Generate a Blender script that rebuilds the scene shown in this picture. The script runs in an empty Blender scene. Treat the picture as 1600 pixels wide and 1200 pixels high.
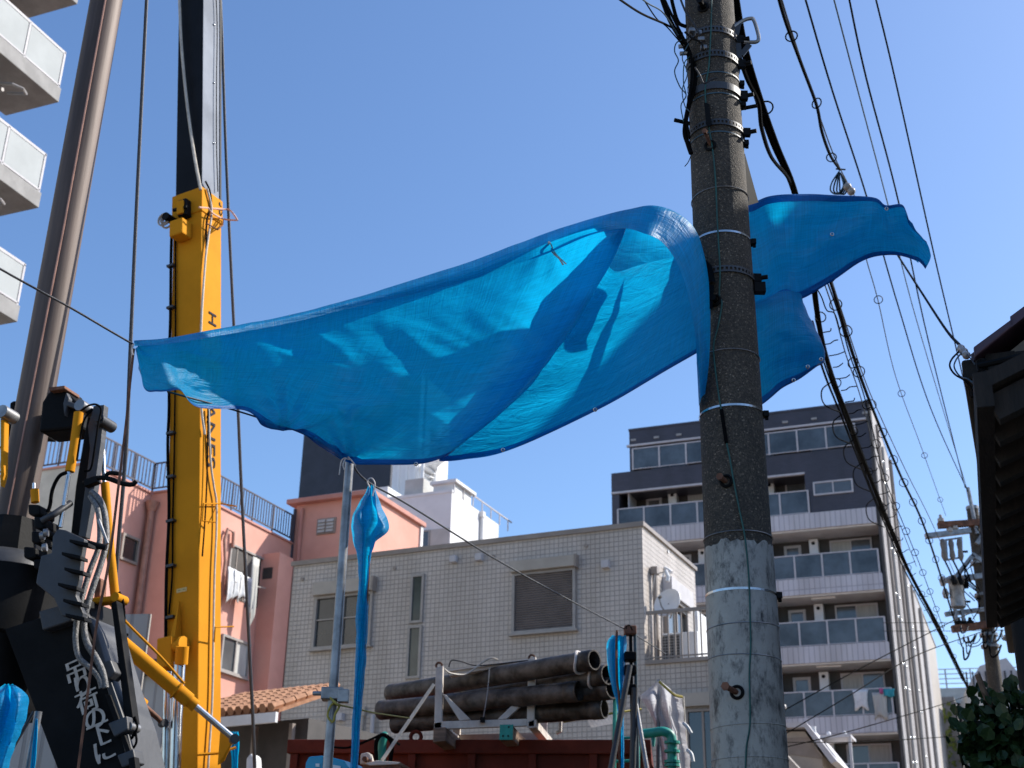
import bpy, math, random
from mathutils import Vector, Matrix, noise
random.seed(7)
R = math.radians
sc = bpy.context.scene
COL = sc.collection

# ------------------------------------------------------------------ camera, world, sun, exposure
TH, RO, FPX = R(23.6), R(1.1), 2039.0
CAM = Vector((0, 0, 1.6))
FWD = Vector((0, math.cos(TH), math.sin(TH)))
UP0 = Vector((0, -math.sin(TH), math.cos(TH)))
RC = math.cos(RO) * Vector((1, 0, 0)) + math.sin(RO) * UP0
UC = -math.sin(RO) * Vector((1, 0, 0)) + math.cos(RO) * UP0
cd = bpy.data.cameras.new('camera')
cam = bpy.data.objects.new('camera', cd)
COL.objects.link(cam)
cam.matrix_world = Matrix(((RC.x, UC.x, -FWD.x, CAM.x), (RC.y, UC.y, -FWD.y, CAM.y), (RC.z, UC.z, -FWD.z, CAM.z), (0, 0, 0, 1)))
cd.sensor_width = 36
cd.lens = 36 * FPX / 1600
cd.clip_end = 3000
cd.dof.use_dof = True
cd.dof.focus_distance = 6.3
cd.dof.aperture_fstop = 5.0
sc.camera = cam

SUN_AZ, SUN_EL = R(17), R(40)          # azimuth from +X towards +Y
wd = bpy.data.worlds.new('World')
sc.world = wd
wd.use_nodes = True
nt = wd.node_tree
bg = nt.nodes['Background']
sky = nt.nodes.new('ShaderNodeTexSky')
sky.sky_type = 'NISHITA'
sky.sun_disc = False
sky.sun_elevation = SUN_EL
sky.sun_rotation = R(90) - SUN_AZ
sky.air_density = 1.0
sky.dust_density = 0.9
sky.ozone_density = 3.5
hs = nt.nodes.new('ShaderNodeHueSaturation'); hs.inputs['Saturation'].default_value = 1.11; hs.inputs['Hue'].default_value = 0.503
nt.links.new(sky.outputs[0], hs.inputs['Color']); nt.links.new(hs.outputs[0], bg.inputs[0])
bg.inputs[1].default_value = 0.125
sl = bpy.data.lights.new('sun', 'SUN')
sl.energy = 4.0
sl.angle = R(0.5)
sl.color = (1, 0.95, 0.87)
sun = bpy.data.objects.new('sun', sl)
COL.objects.link(sun)
sdir = Vector((math.cos(SUN_AZ) * math.cos(SUN_EL), math.sin(SUN_AZ) * math.cos(SUN_EL), math.sin(SUN_EL)))
sun.rotation_euler = sdir.to_track_quat('Z', 'Y').to_euler()
sun.location = (20, 5, 30)
sc.view_settings.view_transform = 'Standard'
sc.view_settings.look = 'None'
sc.view_settings.exposure = 0.75
sc.view_settings.gamma = 1
sc.view_settings.use_curve_mapping = False


# ------------------------------------------------------------------ placing: photograph measurements to points at a known distance
def ray(x, y): return FWD * FPX + RC * (x - 800) + UC * (600 - y)
def P(x, y, Y):
    d = ray(x, y)
    return CAM + d * (Y / d.y)
def PZ(x, y, z):
    d = ray(x, y)
    return CAM + d * ((z - 1.6) / d.z)
def proj(p):
    v = Vector(p) - CAM
    z = v.dot(FWD)
    return 800 + FPX * v.dot(RC) / z, 600 - FPX * v.dot(UC) / z, z


class Fr:                                  # a building's own frame: x along its front, y into its depth
    def __init__(s, o, deg):
        s.o = Vector((o[0], o[1], 0)); s.a = R(deg)
        s.e = Vector((math.cos(s.a), math.sin(s.a), 0)); s.n = Vector((-math.sin(s.a), math.cos(s.a), 0))
    def f(s, x, y, yy=0.0):
        d = ray(x, y); p = CAM + d * ((s.o + s.n * yy - CAM).dot(s.n) / d.dot(s.n))
        return (p - s.o).dot(s.e), p.z
    def s(s, x, y, xx=0.0):
        d = ray(x, y); p = CAM + d * ((s.o + s.e * xx - CAM).dot(s.e) / d.dot(s.e))
        return (p - s.o).dot(s.n), p.z


# ------------------------------------------------------------------ objects
def thing(name, label, cat, loc=(0, 0, 0), rz=0.0, group=None):
    o = bpy.data.objects.new(name, None)
    COL.objects.link(o)
    o.empty_display_size = 0.2
    o.location = loc
    o.rotation_euler = (0, 0, rz)
    o['label'] = label; o['category'] = cat
    if group: o['group'] = group
    return o
def tag(o, label, cat, group=None):
    o['label'] = label; o['category'] = cat
    if group: o['group'] = group
    return o
def dup(root, loc, rz, label=None):
    r = root.copy(); COL.objects.link(r); r.location = loc; r.rotation_euler = (0, 0, rz)
    if label: r['label'] = label
    for ch in list(root.children):
        c = ch.copy(); COL.objects.link(c); c.parent = r
        for g in ch.children:
            d = g.copy(); COL.objects.link(d); d.parent = c
    return r
def child(name, src, parent, loc=(0, 0, 0), rot=(0, 0, 0), scale=(1, 1, 1)):   # an alike piece sharing mesh data
    o = bpy.data.objects.new(name, src.data); COL.objects.link(o); o.parent = parent
    o.location = loc; o.rotation_euler = rot; o.scale = scale
    return o


def inv_of(o):
    m = Matrix.Identity(4)
    while o is not None:
        m = Matrix.LocRotScale(o.location, o.rotation_euler, o.scale) @ m
        o = o.parent
    return m.inverted()


class MB:
    def __init__(s): s.v = []; s.f = []; s.uv = None
    def add(s, vs, fs):
        b = len(s.v); s.v += [tuple(v) for v in vs]; s.f += [tuple(i + b for i in f) for f in fs]
        return s
    def box(s, x0, x1, y0, y1, z0, z1):
        x0, x1 = min(x0, x1), max(x0, x1); y0, y1 = min(y0, y1), max(y0, y1); z0, z1 = min(z0, z1), max(z0, z1)
        return s.add([(x0, y0, z0), (x1, y0, z0), (x1, y1, z0), (x0, y1, z0), (x0, y0, z1), (x1, y0, z1), (x1, y1, z1), (x0, y1, z1)],
                     [(0, 3, 2, 1), (4, 5, 6, 7), (0, 1, 5, 4), (1, 2, 6, 5), (2, 3, 7, 6), (3, 0, 4, 7)])
    def hexa(s, lo, hi):                   # two matching loops -> prism
        n = len(lo)
        return s.add(list(lo) + list(hi), [tuple(range(n))[::-1], tuple(range(n, 2 * n))] + [(i, (i + 1) % n, n + (i + 1) % n, n + i) for i in range(n)])
    def beam(s, a, b, w, h, up=(0, 0, 1)):
        a, b = Vector(a), Vector(b); t = (b - a).normalized(); u = Vector(up)
        sx = t.cross(u)
        if sx.length < 1e-4: sx = t.cross(Vector((1, 0, 0)))
        sx.normalize(); sy = sx.cross(t)
        q = [sx * w / 2 * i + sy * h / 2 * j for i, j in ((-1, -1), (1, -1), (1, 1), (-1, 1))]
        return s.hexa([a + k for k in q], [b + k for k in q])
    def tube(s, pts, r, n=8, caps=True, closed=False):
        pts = [Vector(p) for p in pts]; m = len(pts)
        rs = r if isinstance(r, (list, tuple)) else [r] * m
        vs = []; prev = None
        for i, p in enumerate(pts):
            if closed: t = pts[(i + 1) % m] - pts[i - 1]
            else: t = pts[min(i + 1, m - 1)] - pts[max(i - 1, 0)]
            t = t.normalized() if t.length > 1e-9 else Vector((0, 0, 1))
            if prev is None:
                a = Vector((0, 0, 1)) if abs(t.z) < 0.9 else Vector((1, 0, 0))
                nx = t.cross(a).normalized()
            else:
                nx = prev - t * prev.dot(t)
                nx = nx.normalized() if nx.length > 1e-6 else t.orthogonal().normalized()
            prev = nx; ny = t.cross(nx)
            for k in range(n):
                an = 2 * math.pi * k / n
                vs.append(p + (nx * math.cos(an) + ny * math.sin(an)) * rs[i])
        fs = []
        for i in range(m if closed else m - 1):
            for k in range(n):
                j = (i + 1) % m
                fs.append((i * n + k, i * n + (k + 1) % n, j * n + (k + 1) % n, j * n + k))
        if caps and not closed:
            fs.append(tuple(range(n))[::-1]); fs.append(tuple(range((m - 1) * n, m * n)))
        return s.add(vs, fs)
    def ring(s, c, r, t, n=20, axis=(0, 0, 1), m=6):
        c = Vector(c); ax = Vector(axis).normalized(); u = ax.orthogonal().normalized(); v = ax.cross(u)
        return s.tube([c + (u * math.cos(2 * math.pi * i / n) + v * math.sin(2 * math.pi * i / n)) * r for i in range(n)], t, m, closed=True)
    def sphere(s, c, r, n=8, sz=1.0):
        c = Vector(c)
        return s.tube([c + Vector((0, 0, -math.cos(math.pi * i / n) * r * sz)) for i in range(n + 1)], [max(1e-4, math.sin(math.pi * i / n) * r) for i in range(n + 1)], n + 4, caps=False)
    def quad(s, a, b, c, d): return s.add([a, b, c, d], [(0, 1, 2, 3)])
    def build(s, name, mat, parent=None, w=False, smooth=False, bevel=0, kind=None, solid=0):
        me = bpy.data.meshes.new(name)
        v = s.v
        if w and parent is not None:
            iv = inv_of(parent); v = [tuple(iv @ Vector(p)) for p in v]
        me.from_pydata(v, [], s.f)
        if s.uv:
            l = me.uv_layers.new(name='UVMap')
            for lp in me.loops: l.data[lp.index].uv = s.uv[lp.vertex_index]
        me.materials.append(mat)
        if smooth:
            for p in me.polygons: p.use_smooth = True
            if smooth != 'all': me.set_sharp_from_angle(angle=R(40))
        me.update()
        o = bpy.data.objects.new(name, me); COL.objects.link(o)
        if parent is not None: o.parent = parent
        if bevel:
            b = o.modifiers.new('bevel', 'BEVEL'); b.width = bevel; b.segments = 2; b.limit_method = 'ANGLE'
        if solid:
            b = o.modifiers.new('solid', 'SOLIDIFY'); b.thickness = solid; b.offset = 0
        if kind: o['kind'] = kind
        return o


def cr(p, k=6):                            # Catmull-Rom through points
    p = [Vector(q) for q in p]
    if len(p) < 3: return [p[0].lerp(p[-1], i / k) for i in range(k + 1)]
    out = []
    for i in range(len(p) - 1):
        a = p[i - 1] if i else p[0] * 2 - p[1]
        b, c = p[i], p[i + 1]
        d = p[i + 2] if i + 2 < len(p) else p[-1] * 2 - p[-2]
        for j in range(k):
            t = j / k
            out.append(0.5 * ((2 * b) + (c - a) * t + (2 * a - 5 * b + 4 * c - d) * t * t + (3 * b - a - 3 * c + d) * t ** 3))
    out.append(p[-1])
    return out


# ------------------------------------------------------------------ materials
def lin(c):
    return tuple(((x / 255) / 12.92 if x / 255 <= 0.04045 else ((x / 255 + 0.055) / 1.055) ** 2.4) for x in c)
def mat(name, col, rough=0.6, metal=0.0, var=0.15, scale=6.0, bump=0.0, bscale=None, spec=0.5, stretch=(1, 1, 1), detail=6, col2=None, lo=0.4, hi=0.62):
    m = bpy.data.materials.new(name); m.use_nodes = True
    n = m.node_tree; b = n.nodes['Principled BSDF']
    b.inputs['Roughness'].default_value = rough; b.inputs['Metallic'].default_value = metal
    b.inputs['Specular IOR Level'].default_value = spec
    tc = n.nodes.new('ShaderNodeTexCoord'); mp = n.nodes.new('ShaderNodeMapping')
    mp.inputs['Scale'].default_value = stretch
    n.links.new(tc.outputs['Object'], mp.inputs[0])
    nz = n.nodes.new('ShaderNodeTexNoise'); nz.inputs['Scale'].default_value = scale; nz.inputs['Detail'].default_value = detail; nz.inputs['Roughness'].default_value = 0.62
    n.links.new(mp.outputs[0], nz.inputs[0])
    rp = n.nodes.new('ShaderNodeValToRGB')
    c2 = col2 or tuple(min(1, x * (1 + var)) for x in col)
    c1 = col if col2 else tuple(x * (1 - var) for x in col)
    rp.color_ramp.elements[0].color = (*c1, 1); rp.color_ramp.elements[1].color = (*c2, 1)
    rp.color_ramp.elements[0].position = lo; rp.color_ramp.elements[1].position = hi
    n.links.new(nz.outputs[0], rp.inputs[0]); n.links.new(rp.outputs[0], b.inputs['Base Color'])
    if bump:
        nb = n.nodes.new('ShaderNodeTexNoise'); nb.inputs['Scale'].default_value = bscale or scale * 6; nb.inputs['Detail'].default_value = 5
        n.links.new(mp.outputs[0], nb.inputs[0])
        bp = n.nodes.new('ShaderNodeBump'); bp.inputs['Strength'].default_value = bump; bp.inputs['Distance'].default_value = 0.01
        n.links.new(nb.outputs[0], bp.inputs['Height']); n.links.new(bp.outputs[0], b.inputs['Normal'])
    m['_bsdf'] = 1
    return m
def tile_mat(name, c1, c2, mortar, bw, bh, msize, rough=0.45, bump=0.6, offset=0.0):
    m = bpy.data.materials.new(name); m.use_nodes = True
    n = m.node_tree; b = n.nodes['Principled BSDF']; b.inputs['Roughness'].default_value = rough
    tc = n.nodes.new('ShaderNodeTexCoord'); sp = n.nodes.new('ShaderNodeSeparateXYZ'); n.links.new(tc.outputs['Object'], sp.inputs[0])
    ad = n.nodes.new('ShaderNodeMath'); ad.operation = 'ADD'; n.links.new(sp.outputs[0], ad.inputs[0]); n.links.new(sp.outputs[1], ad.inputs[1])
    cb = n.nodes.new('ShaderNodeCombineXYZ'); n.links.new(ad.outputs[0], cb.inputs[0]); n.links.new(sp.outputs[2], cb.inputs[1])
    br = n.nodes.new('ShaderNodeTexBrick'); br.offset = offset
    br.inputs['Scale'].default_value = 1; br.inputs['Brick Width'].default_value = bw; br.inputs['Row Height'].default_value = bh
    br.inputs['Mortar Size'].default_value = msize; br.inputs['Mortar Smooth'].default_value = 0.3; br.inputs['Bias'].default_value = 0
    br.inputs['Color1'].default_value = (*c1, 1); br.inputs['Color2'].default_value = (*c2, 1); br.inputs['Mortar'].default_value = (*mortar, 1)
    n.links.new(cb.outputs[0], br.inputs[0])
    nz = n.nodes.new('ShaderNodeTexNoise'); nz.inputs['Scale'].default_value = 0.7; nz.inputs['Detail'].default_value = 8
    st = n.nodes.new('ShaderNodeMapping'); st.inputs['Scale'].default_value = (1.5, 1.5, 0.35); n.links.new(tc.outputs['Object'], st.inputs[0]); n.links.new(st.outputs[0], nz.inputs[0])
    rp = n.nodes.new('ShaderNodeValToRGB'); rp.color_ramp.elements[0].color = (0.78, 0.77, 0.75, 1); rp.color_ramp.elements[1].color = (1, 1, 1, 1)
    rp.color_ramp.elements[0].position = 0.35; rp.color_ramp.elements[1].position = 0.6
    n.links.new(nz.outputs[0], rp.inputs[0])
    mx = n.nodes.new('ShaderNodeMix'); mx.data_type = 'RGBA'; mx.blend_type = 'MULTIPLY'; mx.inputs[0].default_value = 1
    n.links.new(br.outputs[0], mx.inputs[6]); n.links.new(rp.outputs[0], mx.inputs[7]); n.links.new(mx.outputs[2], b.inputs['Base Color'])
    bp = n.nodes.new('ShaderNodeBump'); bp.invert = True; bp.inputs['Strength'].default_value = bump; bp.inputs['Distance'].default_value = 0.035
    n.links.new(br.outputs[1], bp.inputs['Height']); n.links.new(bp.outputs[0], b.inputs['Normal'])
    return m
def glass_mat(name, col, rough=0.08):
    m = mat(name, col, rough, 0, 0.25, 0.8, 0.05, 1.2, spec=0.9)
    return m

M = {}
M['concrete_slab'] = mat('concrete_slab', (0.27, 0.262, 0.255), 0.8, 0, 0.12, 2.0, 0.15, 30)
M['white_paint'] = mat('white_paint', (0.72, 0.72, 0.72), 0.5, 0, 0.06, 2.5, 0.05)
M['pale_panel'] = mat('pale_panel', (0.40, 0.42, 0.42), 0.7, 0, 0.05, 1.0, spec=0.1)
M['white_wall'] = mat('white_wall', (0.74, 0.74, 0.74), 0.7, 0, 0.05, 1.0, 0.1, 30)
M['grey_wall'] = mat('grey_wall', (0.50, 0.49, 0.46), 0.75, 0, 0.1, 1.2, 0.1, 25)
M['beige'] = mat('beige', (0.40, 0.36, 0.31), 0.6, 0, 0.08, 2.0)
M['coping'] = mat('coping', (0.27, 0.23, 0.20), 0.5, 0, 0.1, 2.0)
M['alu'] = mat('alu', (0.33, 0.305, 0.285), 0.45, 0.2, 0.08, 3.0)
M['alu_white'] = mat('alu_white', (0.50, 0.485, 0.50), 0.6, 0.0, 0.06, 3.0, spec=0.2)
M['slat'] = mat('slat', (0.21, 0.19, 0.185), 0.5, 0.2, 0.08, 3.0)
M['pink'] = mat('pink', (0.61, 0.315, 0.25), 0.85, 0, 0.07, 0.9, 0.25, 22, spec=0.25, col2=(0.67, 0.355, 0.285))
M['pink_trim'] = mat('pink_trim', (0.50, 0.235, 0.19), 0.75, 0, 0.08, 2)
M['navy'] = tile_mat('navy', (0.048, 0.045, 0.062), (0.060, 0.056, 0.075), (0.035, 0.035, 0.045), 0.24, 0.07, 0.008, 0.4, 0.3, 0.5)
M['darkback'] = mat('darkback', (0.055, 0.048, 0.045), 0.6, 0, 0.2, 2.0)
M['tower'] = mat('tower', (0.035, 0.036, 0.048), 0.55, 0, 0.15, 1.5)
M['white_tile'] = tile_mat('white_tile', (0.56, 0.50, 0.45), (0.515, 0.46, 0.41), (0.40, 0.355, 0.32), 0.108, 0.108, 0.009, 0.45, 1.0)
M['ribbed_white'] = tile_mat('ribbed_white', (0.60, 0.58, 0.60), (0.56, 0.54, 0.57), (0.40, 0.38, 0.41), 0.22, 2.0, 0.02, 0.5, 0.6)
M['corrugated'] = tile_mat('corrugated', (0.46, 0.44, 0.41), (0.44, 0.42, 0.39), (0.33, 0.31, 0.29), 0.18, 8.0, 0.02, 0.6, 0.5)
M['glass_dark'] = glass_mat('glass_dark', (0.030, 0.032, 0.034))
M['glass_mid'] = glass_mat('glass_mid', (0.10, 0.11, 0.115), 0.12)
M['glass_green'] = glass_mat('glass_green', (0.045, 0.065, 0.060), 0.15)
M['curtain'] = mat('curtain', (0.42, 0.41, 0.38), 0.6, 0, 0.15, 6, stretch=(6, 1, 0.2))
M['frost'] = mat('frost', (0.062, 0.080, 0.095), 0.22, 0, 0.45, 0.55, spec=0.6)
M['iron'] = mat('iron', (0.06, 0.055, 0.075), 0.6, 0.1, 0.2, 8)
M['dark_steel'] = mat('dark_steel', (0.0055, 0.0055, 0.006), 0.6, 0.0, 0.35, 3.0, 0.1, 30, spec=0.12)
M['grey_steel'] = mat('grey_steel', (0.04, 0.042, 0.048), 0.5, 0.1, 0.25, 2.5, 0.12, 30)
M['galv'] = mat('galv', (0.25, 0.25, 0.255), 0.4, 0.6, 0.25, 9, 0.1, 40)
M['chrome'] = mat('chrome', (0.55, 0.55, 0.55), 0.25, 1.0, 0.1, 8)
M['yellow'] = mat('yellow', (0.63, 0.258, 0.014), 0.7, 0, 0.08, 1.4, 0.04, 12, spec=0.05)
M['boom_black'] = mat('boom_black', (0.007, 0.008, 0.011), 0.55, 0, 0.3, 2.0, 0.05, 10, spec=0.12)
M['boom_white'] = mat('boom_white', (0.25, 0.27, 0.31), 0.75, 0.0, 0.15, 1.2, spec=0.08)
M['rust_steel'] = mat('rust_steel', (0.060, 0.040, 0.031), 0.6, 0.15, 0.3, 5, 0.2, 30, stretch=(1, 1, 0.06), col2=(0.145, 0.10, 0.078))
M['pipe_steel'] = mat('pipe_steel', (0.022, 0.019, 0.017), 0.5, 0.2, 0.4, 5, 0.6, 24, spec=0.35, col2=(0.105, 0.09, 0.08))
M['rack'] = mat('rack', (0.50, 0.44, 0.38), 0.65, 0.0, 0.2, 5, 0.2, 40, col2=(0.66, 0.60, 0.53))
M['rusty'] = mat('rusty', (0.16, 0.07, 0.04), 0.75, 0.2, 0.4, 9, 0.3, 40)
M['redbrown'] = mat('redbrown', (0.135, 0.024, 0.013), 0.7, 0, 0.25, 2.2, 0.2, 25, spec=0.2)
M['wood'] = mat('wood', (0.20, 0.13, 0.09), 0.8, 0, 0.3, 4, 0.3, 30, stretch=(1, 1, 8))
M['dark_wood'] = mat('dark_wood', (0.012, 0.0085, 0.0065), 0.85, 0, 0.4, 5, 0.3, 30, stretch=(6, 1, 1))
M['green_paint'] = mat('green_paint', (0.012, 0.26, 0.20), 0.45, 0, 0.2, 6)
M['green_wire'] = mat('green_wire', (0.008, 0.075, 0.062), 0.5, 0, 0.2, 6)
M['black_cable'] = mat('black_cable', (0.004, 0.004, 0.0045), 0.7, 0, 0.3, 20, spec=0.03)
M['blue_cable'] = mat('blue_cable', (0.035, 0.075, 0.10), 0.5, 0, 0.2, 20)
M['wire_rope'] = mat('wire_rope', (0.03, 0.03, 0.034), 0.5, 0.4, 0.5, 200, 0.3, 300)
M['cream_cable'] = mat('cream_cable', (0.50, 0.45, 0.38), 0.55, 0, 0.15, 20)
M['white_string'] = mat('white_string', (0.60, 0.55, 0.52), 0.8, 0, 0.2, 60)
M['hose'] = mat('hose', (0.16, 0.155, 0.15), 0.55, 0.3, 0.4, 60, 0.6, 120)
M['cyan'] = mat('cyan', (0.01, 0.30, 0.48), 0.35, 0, 0.1, 4)
M['leaf'] = mat('leaf', (0.016, 0.040, 0.012), 0.45, 0, 0.4, 3, spec=0.4, col2=(0.035, 0.075, 0.02))
M['fresh_leaf'] = mat('fresh_leaf', (0.16, 0.20, 0.03), 0.6, 0, 0.3, 3)
M['roof_orange'] = mat('roof_orange', (0.27, 0.115, 0.05), 0.75, 0, 0.3, 7, 0.2, 40, col2=(0.42, 0.20, 0.10))
M['roof_purple'] = mat('roof_purple', (0.060, 0.030, 0.045), 0.45, 0, 0.25, 4, 0.15, 30)
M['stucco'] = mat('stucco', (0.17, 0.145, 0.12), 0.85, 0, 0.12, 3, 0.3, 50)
M['asphalt'] = mat('asphalt', (0.05, 0.05, 0.052), 0.85, 0, 0.25, 8, 0.4, 90)
M['dirt'] = mat('dirt', (0.20, 0.16, 0.12), 0.9, 0, 0.25, 1.5, 0.5, 20)
M['cloth_white'] = mat('cloth_white', (0.66, 0.66, 0.66), 0.8, 0, 0.1, 6, 0.2, 14)
M['cloth_teal'] = mat('cloth_teal', (0.03, 0.28, 0.34), 0.8, 0, 0.15, 6)
M['cloth_pink'] = mat('cloth_pink', (0.50, 0.10, 0.25), 0.8, 0, 0.15, 6)
M['cloth_dark'] = mat('cloth_dark', (0.06, 0.07, 0.12), 0.8, 0, 0.2, 6)
M['letter_dark'] = mat('letter_dark', (0.045, 0.045, 0.055), 0.8, 0, 0.1, 6, spec=0.04)
M['letter_pale'] = mat('letter_pale', (0.46, 0.41, 0.36), 0.6, 0, 0.15, 12)
M['sticker'] = mat('sticker', (0.62, 0.46, 0.16), 0.5, 0, 0.1, 20)
M['porcelain'] = mat('porcelain', (0.36, 0.32, 0.29), 0.3, 0, 0.15, 20)
M['fired_clay'] = mat('fired_clay', (0.16, 0.13, 0.11), 0.4, 0, 0.2, 20)
M['brown_drain'] = mat('brown_drain', (0.36, 0.19, 0.14), 0.6, 0, 0.15, 6)


def pole_concrete():
    m = mat('pole_concrete', (0.058, 0.049, 0.039), 0.85, 0, 0.15, 5, 0.0)
    n = m.node_tree; b = n.nodes['Principled BSDF']
    tc = n.nodes.new('ShaderNodeTexCoord')
    vo = n.nodes.new('ShaderNodeTexVoronoi'); vo.inputs['Scale'].default_value = 150
    n.links.new(tc.outputs['Object'], vo.inputs[0])
    sep = n.nodes.new('ShaderNodeSeparateColor'); n.links.new(vo.outputs['Color'], sep.inputs[0])
    rp = n.nodes.new('ShaderNodeValToRGB'); rp.color_ramp.interpolation = 'CONSTANT'
    e = rp.color_ramp.elements
    e[0].color = (0.62, 0.60, 0.58, 1); e[0].position = 0
    e[1].color = (0.95, 0.9, 0.85, 1); e[1].position = 0.35
    for pos, c in ((0.72, (1.35, 1.3, 1.2, 1)), (0.90, (1.9, 1.8, 1.7, 1)), (0.972, (3.6, 3.4, 3.2, 1))):
        k = e.new(pos); k.color = c
    n.links.new(sep.outputs[0], rp.inputs[0])
    old = b.inputs['Base Color'].links[0].from_socket
    mx = n.nodes.new('ShaderNodeMix'); mx.data_type = 'RGBA'; mx.blend_type = 'MULTIPLY'; mx.inputs[0].default_value = 1; mx.clamp_result = False
    n.links.new(old, mx.inputs[6]); n.links.new(rp.outputs[0], mx.inputs[7]); n.links.new(mx.outputs[2], b.inputs['Base Color'])
    bp = n.nodes.new('ShaderNodeBump'); bp.inputs['Strength'].default_value = 0.8; bp.inputs['Distance'].default_value = 0.004
    n.links.new(vo.outputs['Distance'], bp.inputs['Height']); n.links.new(bp.outputs[0], b.inputs['Normal'])
    return m
def pole_paint():
    m = mat('pole_paint', (0.335, 0.32, 0.285), 0.55, 0, 0.12, 5, 0.25, 60)
    n = m.node_tree; b = n.nodes['Principled BSDF']
    tc = n.nodes.new('ShaderNodeTexCoord'); mp = n.nodes.new('ShaderNodeMapping'); mp.inputs['Scale'].default_value = (2.2, 2.2, 1)
    n.links.new(tc.outputs['Object'], mp.inputs[0])
    nz = n.nodes.new('ShaderNodeTexNoise'); nz.inputs['Scale'].default_value = 7; nz.inputs['Detail'].default_value = 12; nz.inputs['Roughness'].default_value = 0.78
    n.links.new(mp.outputs[0], nz.inputs[0])
    rp = n.nodes.new('ShaderNodeValToRGB'); e = rp.color_ramp.elements
    e[0].color = (0.12, 0.12, 0.13, 1); e[0].position = 0.36; e[1].color = (1, 1, 1, 1); e[1].position = 0.51
    n.links.new(nz.outputs[0], rp.inputs[0])
    old = b.inputs['Base Color'].links[0].from_socket
    mx = n.nodes.new('ShaderNodeMix'); mx.data_type = 'RGBA'; mx.blend_type = 'MULTIPLY'; mx.inputs[0].default_value = 1
    n.links.new(old, mx.inputs[6]); n.links.new(rp.outputs[0], mx.inputs[7]); n.links.new(mx.outputs[2], b.inputs['Base Color'])
    return m
M['pole_concrete'] = pole_concrete(); M['pole_paint'] = pole_paint()


def tarp_mat(name, col, tcol, rough, tf, thin=0.0):
    m = bpy.data.materials.new(name); m.use_nodes = True
    n = m.node_tree; b = n.nodes['Principled BSDF']
    b.inputs['Roughness'].default_value = rough; b.inputs['Specular IOR Level'].default_value = 0.36
    uv = n.nodes.new('ShaderNodeUVMap')
    # woven tape: crossed fine ridges plus irregular creases
    hs = []
    for sx, sy in ((1, 0.03), (0.03, 1)):
        mp = n.nodes.new('ShaderNodeMapping'); mp.inputs['Scale'].default_value = (110 * sx, 110 * sy, 1)
        n.links.new(uv.outputs[0], mp.inputs[0])
        nz = n.nodes.new('ShaderNodeTexNoise'); nz.inputs['Scale'].default_value = 1; nz.inputs['Detail'].default_value = 3; nz.inputs['Roughness'].default_value = 0.6
        n.links.new(mp.outputs[0], nz.inputs[0]); hs.append(nz)
    ad = n.nodes.new('ShaderNodeMath'); ad.operation = 'ADD'; n.links.new(hs[0].outputs[0], ad.inputs[0]); n.links.new(hs[1].outputs[0], ad.inputs[1])
    bp = n.nodes.new('ShaderNodeBump'); bp.inputs['Strength'].default_value = 0.42; bp.inputs['Distance'].default_value = 0.006
    n.links.new(ad.outputs[0], bp.inputs['Height'])
    big = n.nodes.new('ShaderNodeTexNoise'); big.inputs['Scale'].default_value = 5; big.inputs['Detail'].default_value = 5; big.inputs['Distortion'].default_value = 1.2
    mpb = n.nodes.new('ShaderNodeMapping'); mpb.inputs['Scale'].default_value = (0.7, 2.2, 1); mpb.inputs['Rotation'].default_value = (0, 0, 0.5)
    n.links.new(uv.outputs[0], mpb.inputs[0]); n.links.new(mpb.outputs[0], big.inputs[0])
    bp2 = n.nodes.new('ShaderNodeBump'); bp2.inputs['Strength'].default_value = 0.5; bp2.inputs['Distance'].default_value = 0.03
    n.links.new(big.outputs[0], bp2.inputs['Height']); n.links.new(bp2.outputs[0], bp.inputs['Normal'])
    n.links.new(bp.outputs[0], b.inputs['Normal'])
    wv = n.nodes.new('ShaderNodeMapRange'); wv.inputs[1].default_value = 0.7; wv.inputs[2].default_value = 1.3; wv.inputs[3].default_value = 0.8; wv.inputs[4].default_value = 1.2
    n.links.new(ad.outputs[0], wv.inputs[0])
    def tint(c):
        mx = n.nodes.new('ShaderNodeMix'); mx.data_type = 'RGBA'; mx.blend_type = 'MULTIPLY'; mx.inputs[0].default_value = 1
        mx.inputs[6].default_value = (*c, 1); n.links.new(wv.outputs[0], mx.inputs[7]); return mx.outputs[2]
    n.links.new(tint(col), b.inputs['Base Color'])
    tr = n.nodes.new('ShaderNodeBsdfTranslucent'); n.links.new(tint(tcol), tr.inputs[0]); n.links.new(bp.outputs[0], tr.inputs[1])
    ms = n.nodes.new('ShaderNodeMixShader'); ms.inputs[0].default_value = tf
    n.links.new(b.outputs[0], ms.inputs[1]); n.links.new(tr.outputs[0], ms.inputs[2])
    out = ms.outputs[0]
    if thin:                               # the thin film itself lets a little blue light straight through
        tp_ = n.nodes.new('ShaderNodeBsdfTransparent'); tp_.inputs[0].default_value = (0.02, 0.42, 0.9, 1)
        m2 = n.nodes.new('ShaderNodeMixShader'); m2.inputs[0].default_value = thin
        n.links.new(out, m2.inputs[1]); n.links.new(tp_.outputs[0], m2.inputs[2]); out = m2.outputs[0]
    n.links.new(out, n.nodes['Material Output'].inputs[0])
    return m
M['tarp'] = tarp_mat('tarp', (0.003, 0.275, 0.55), (0.004, 0.48, 0.82), 0.42, 0.46, 0.06)
M['grey_sheet'] = tarp_mat('grey_sheet', (0.40, 0.40, 0.42), (0.66, 0.66, 0.68), 0.45, 0.5)
M['tarp_hem'] = tarp_mat('tarp_hem', (0.003, 0.155, 0.46), (0.004, 0.20, 0.56), 0.4, 0.44)


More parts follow.
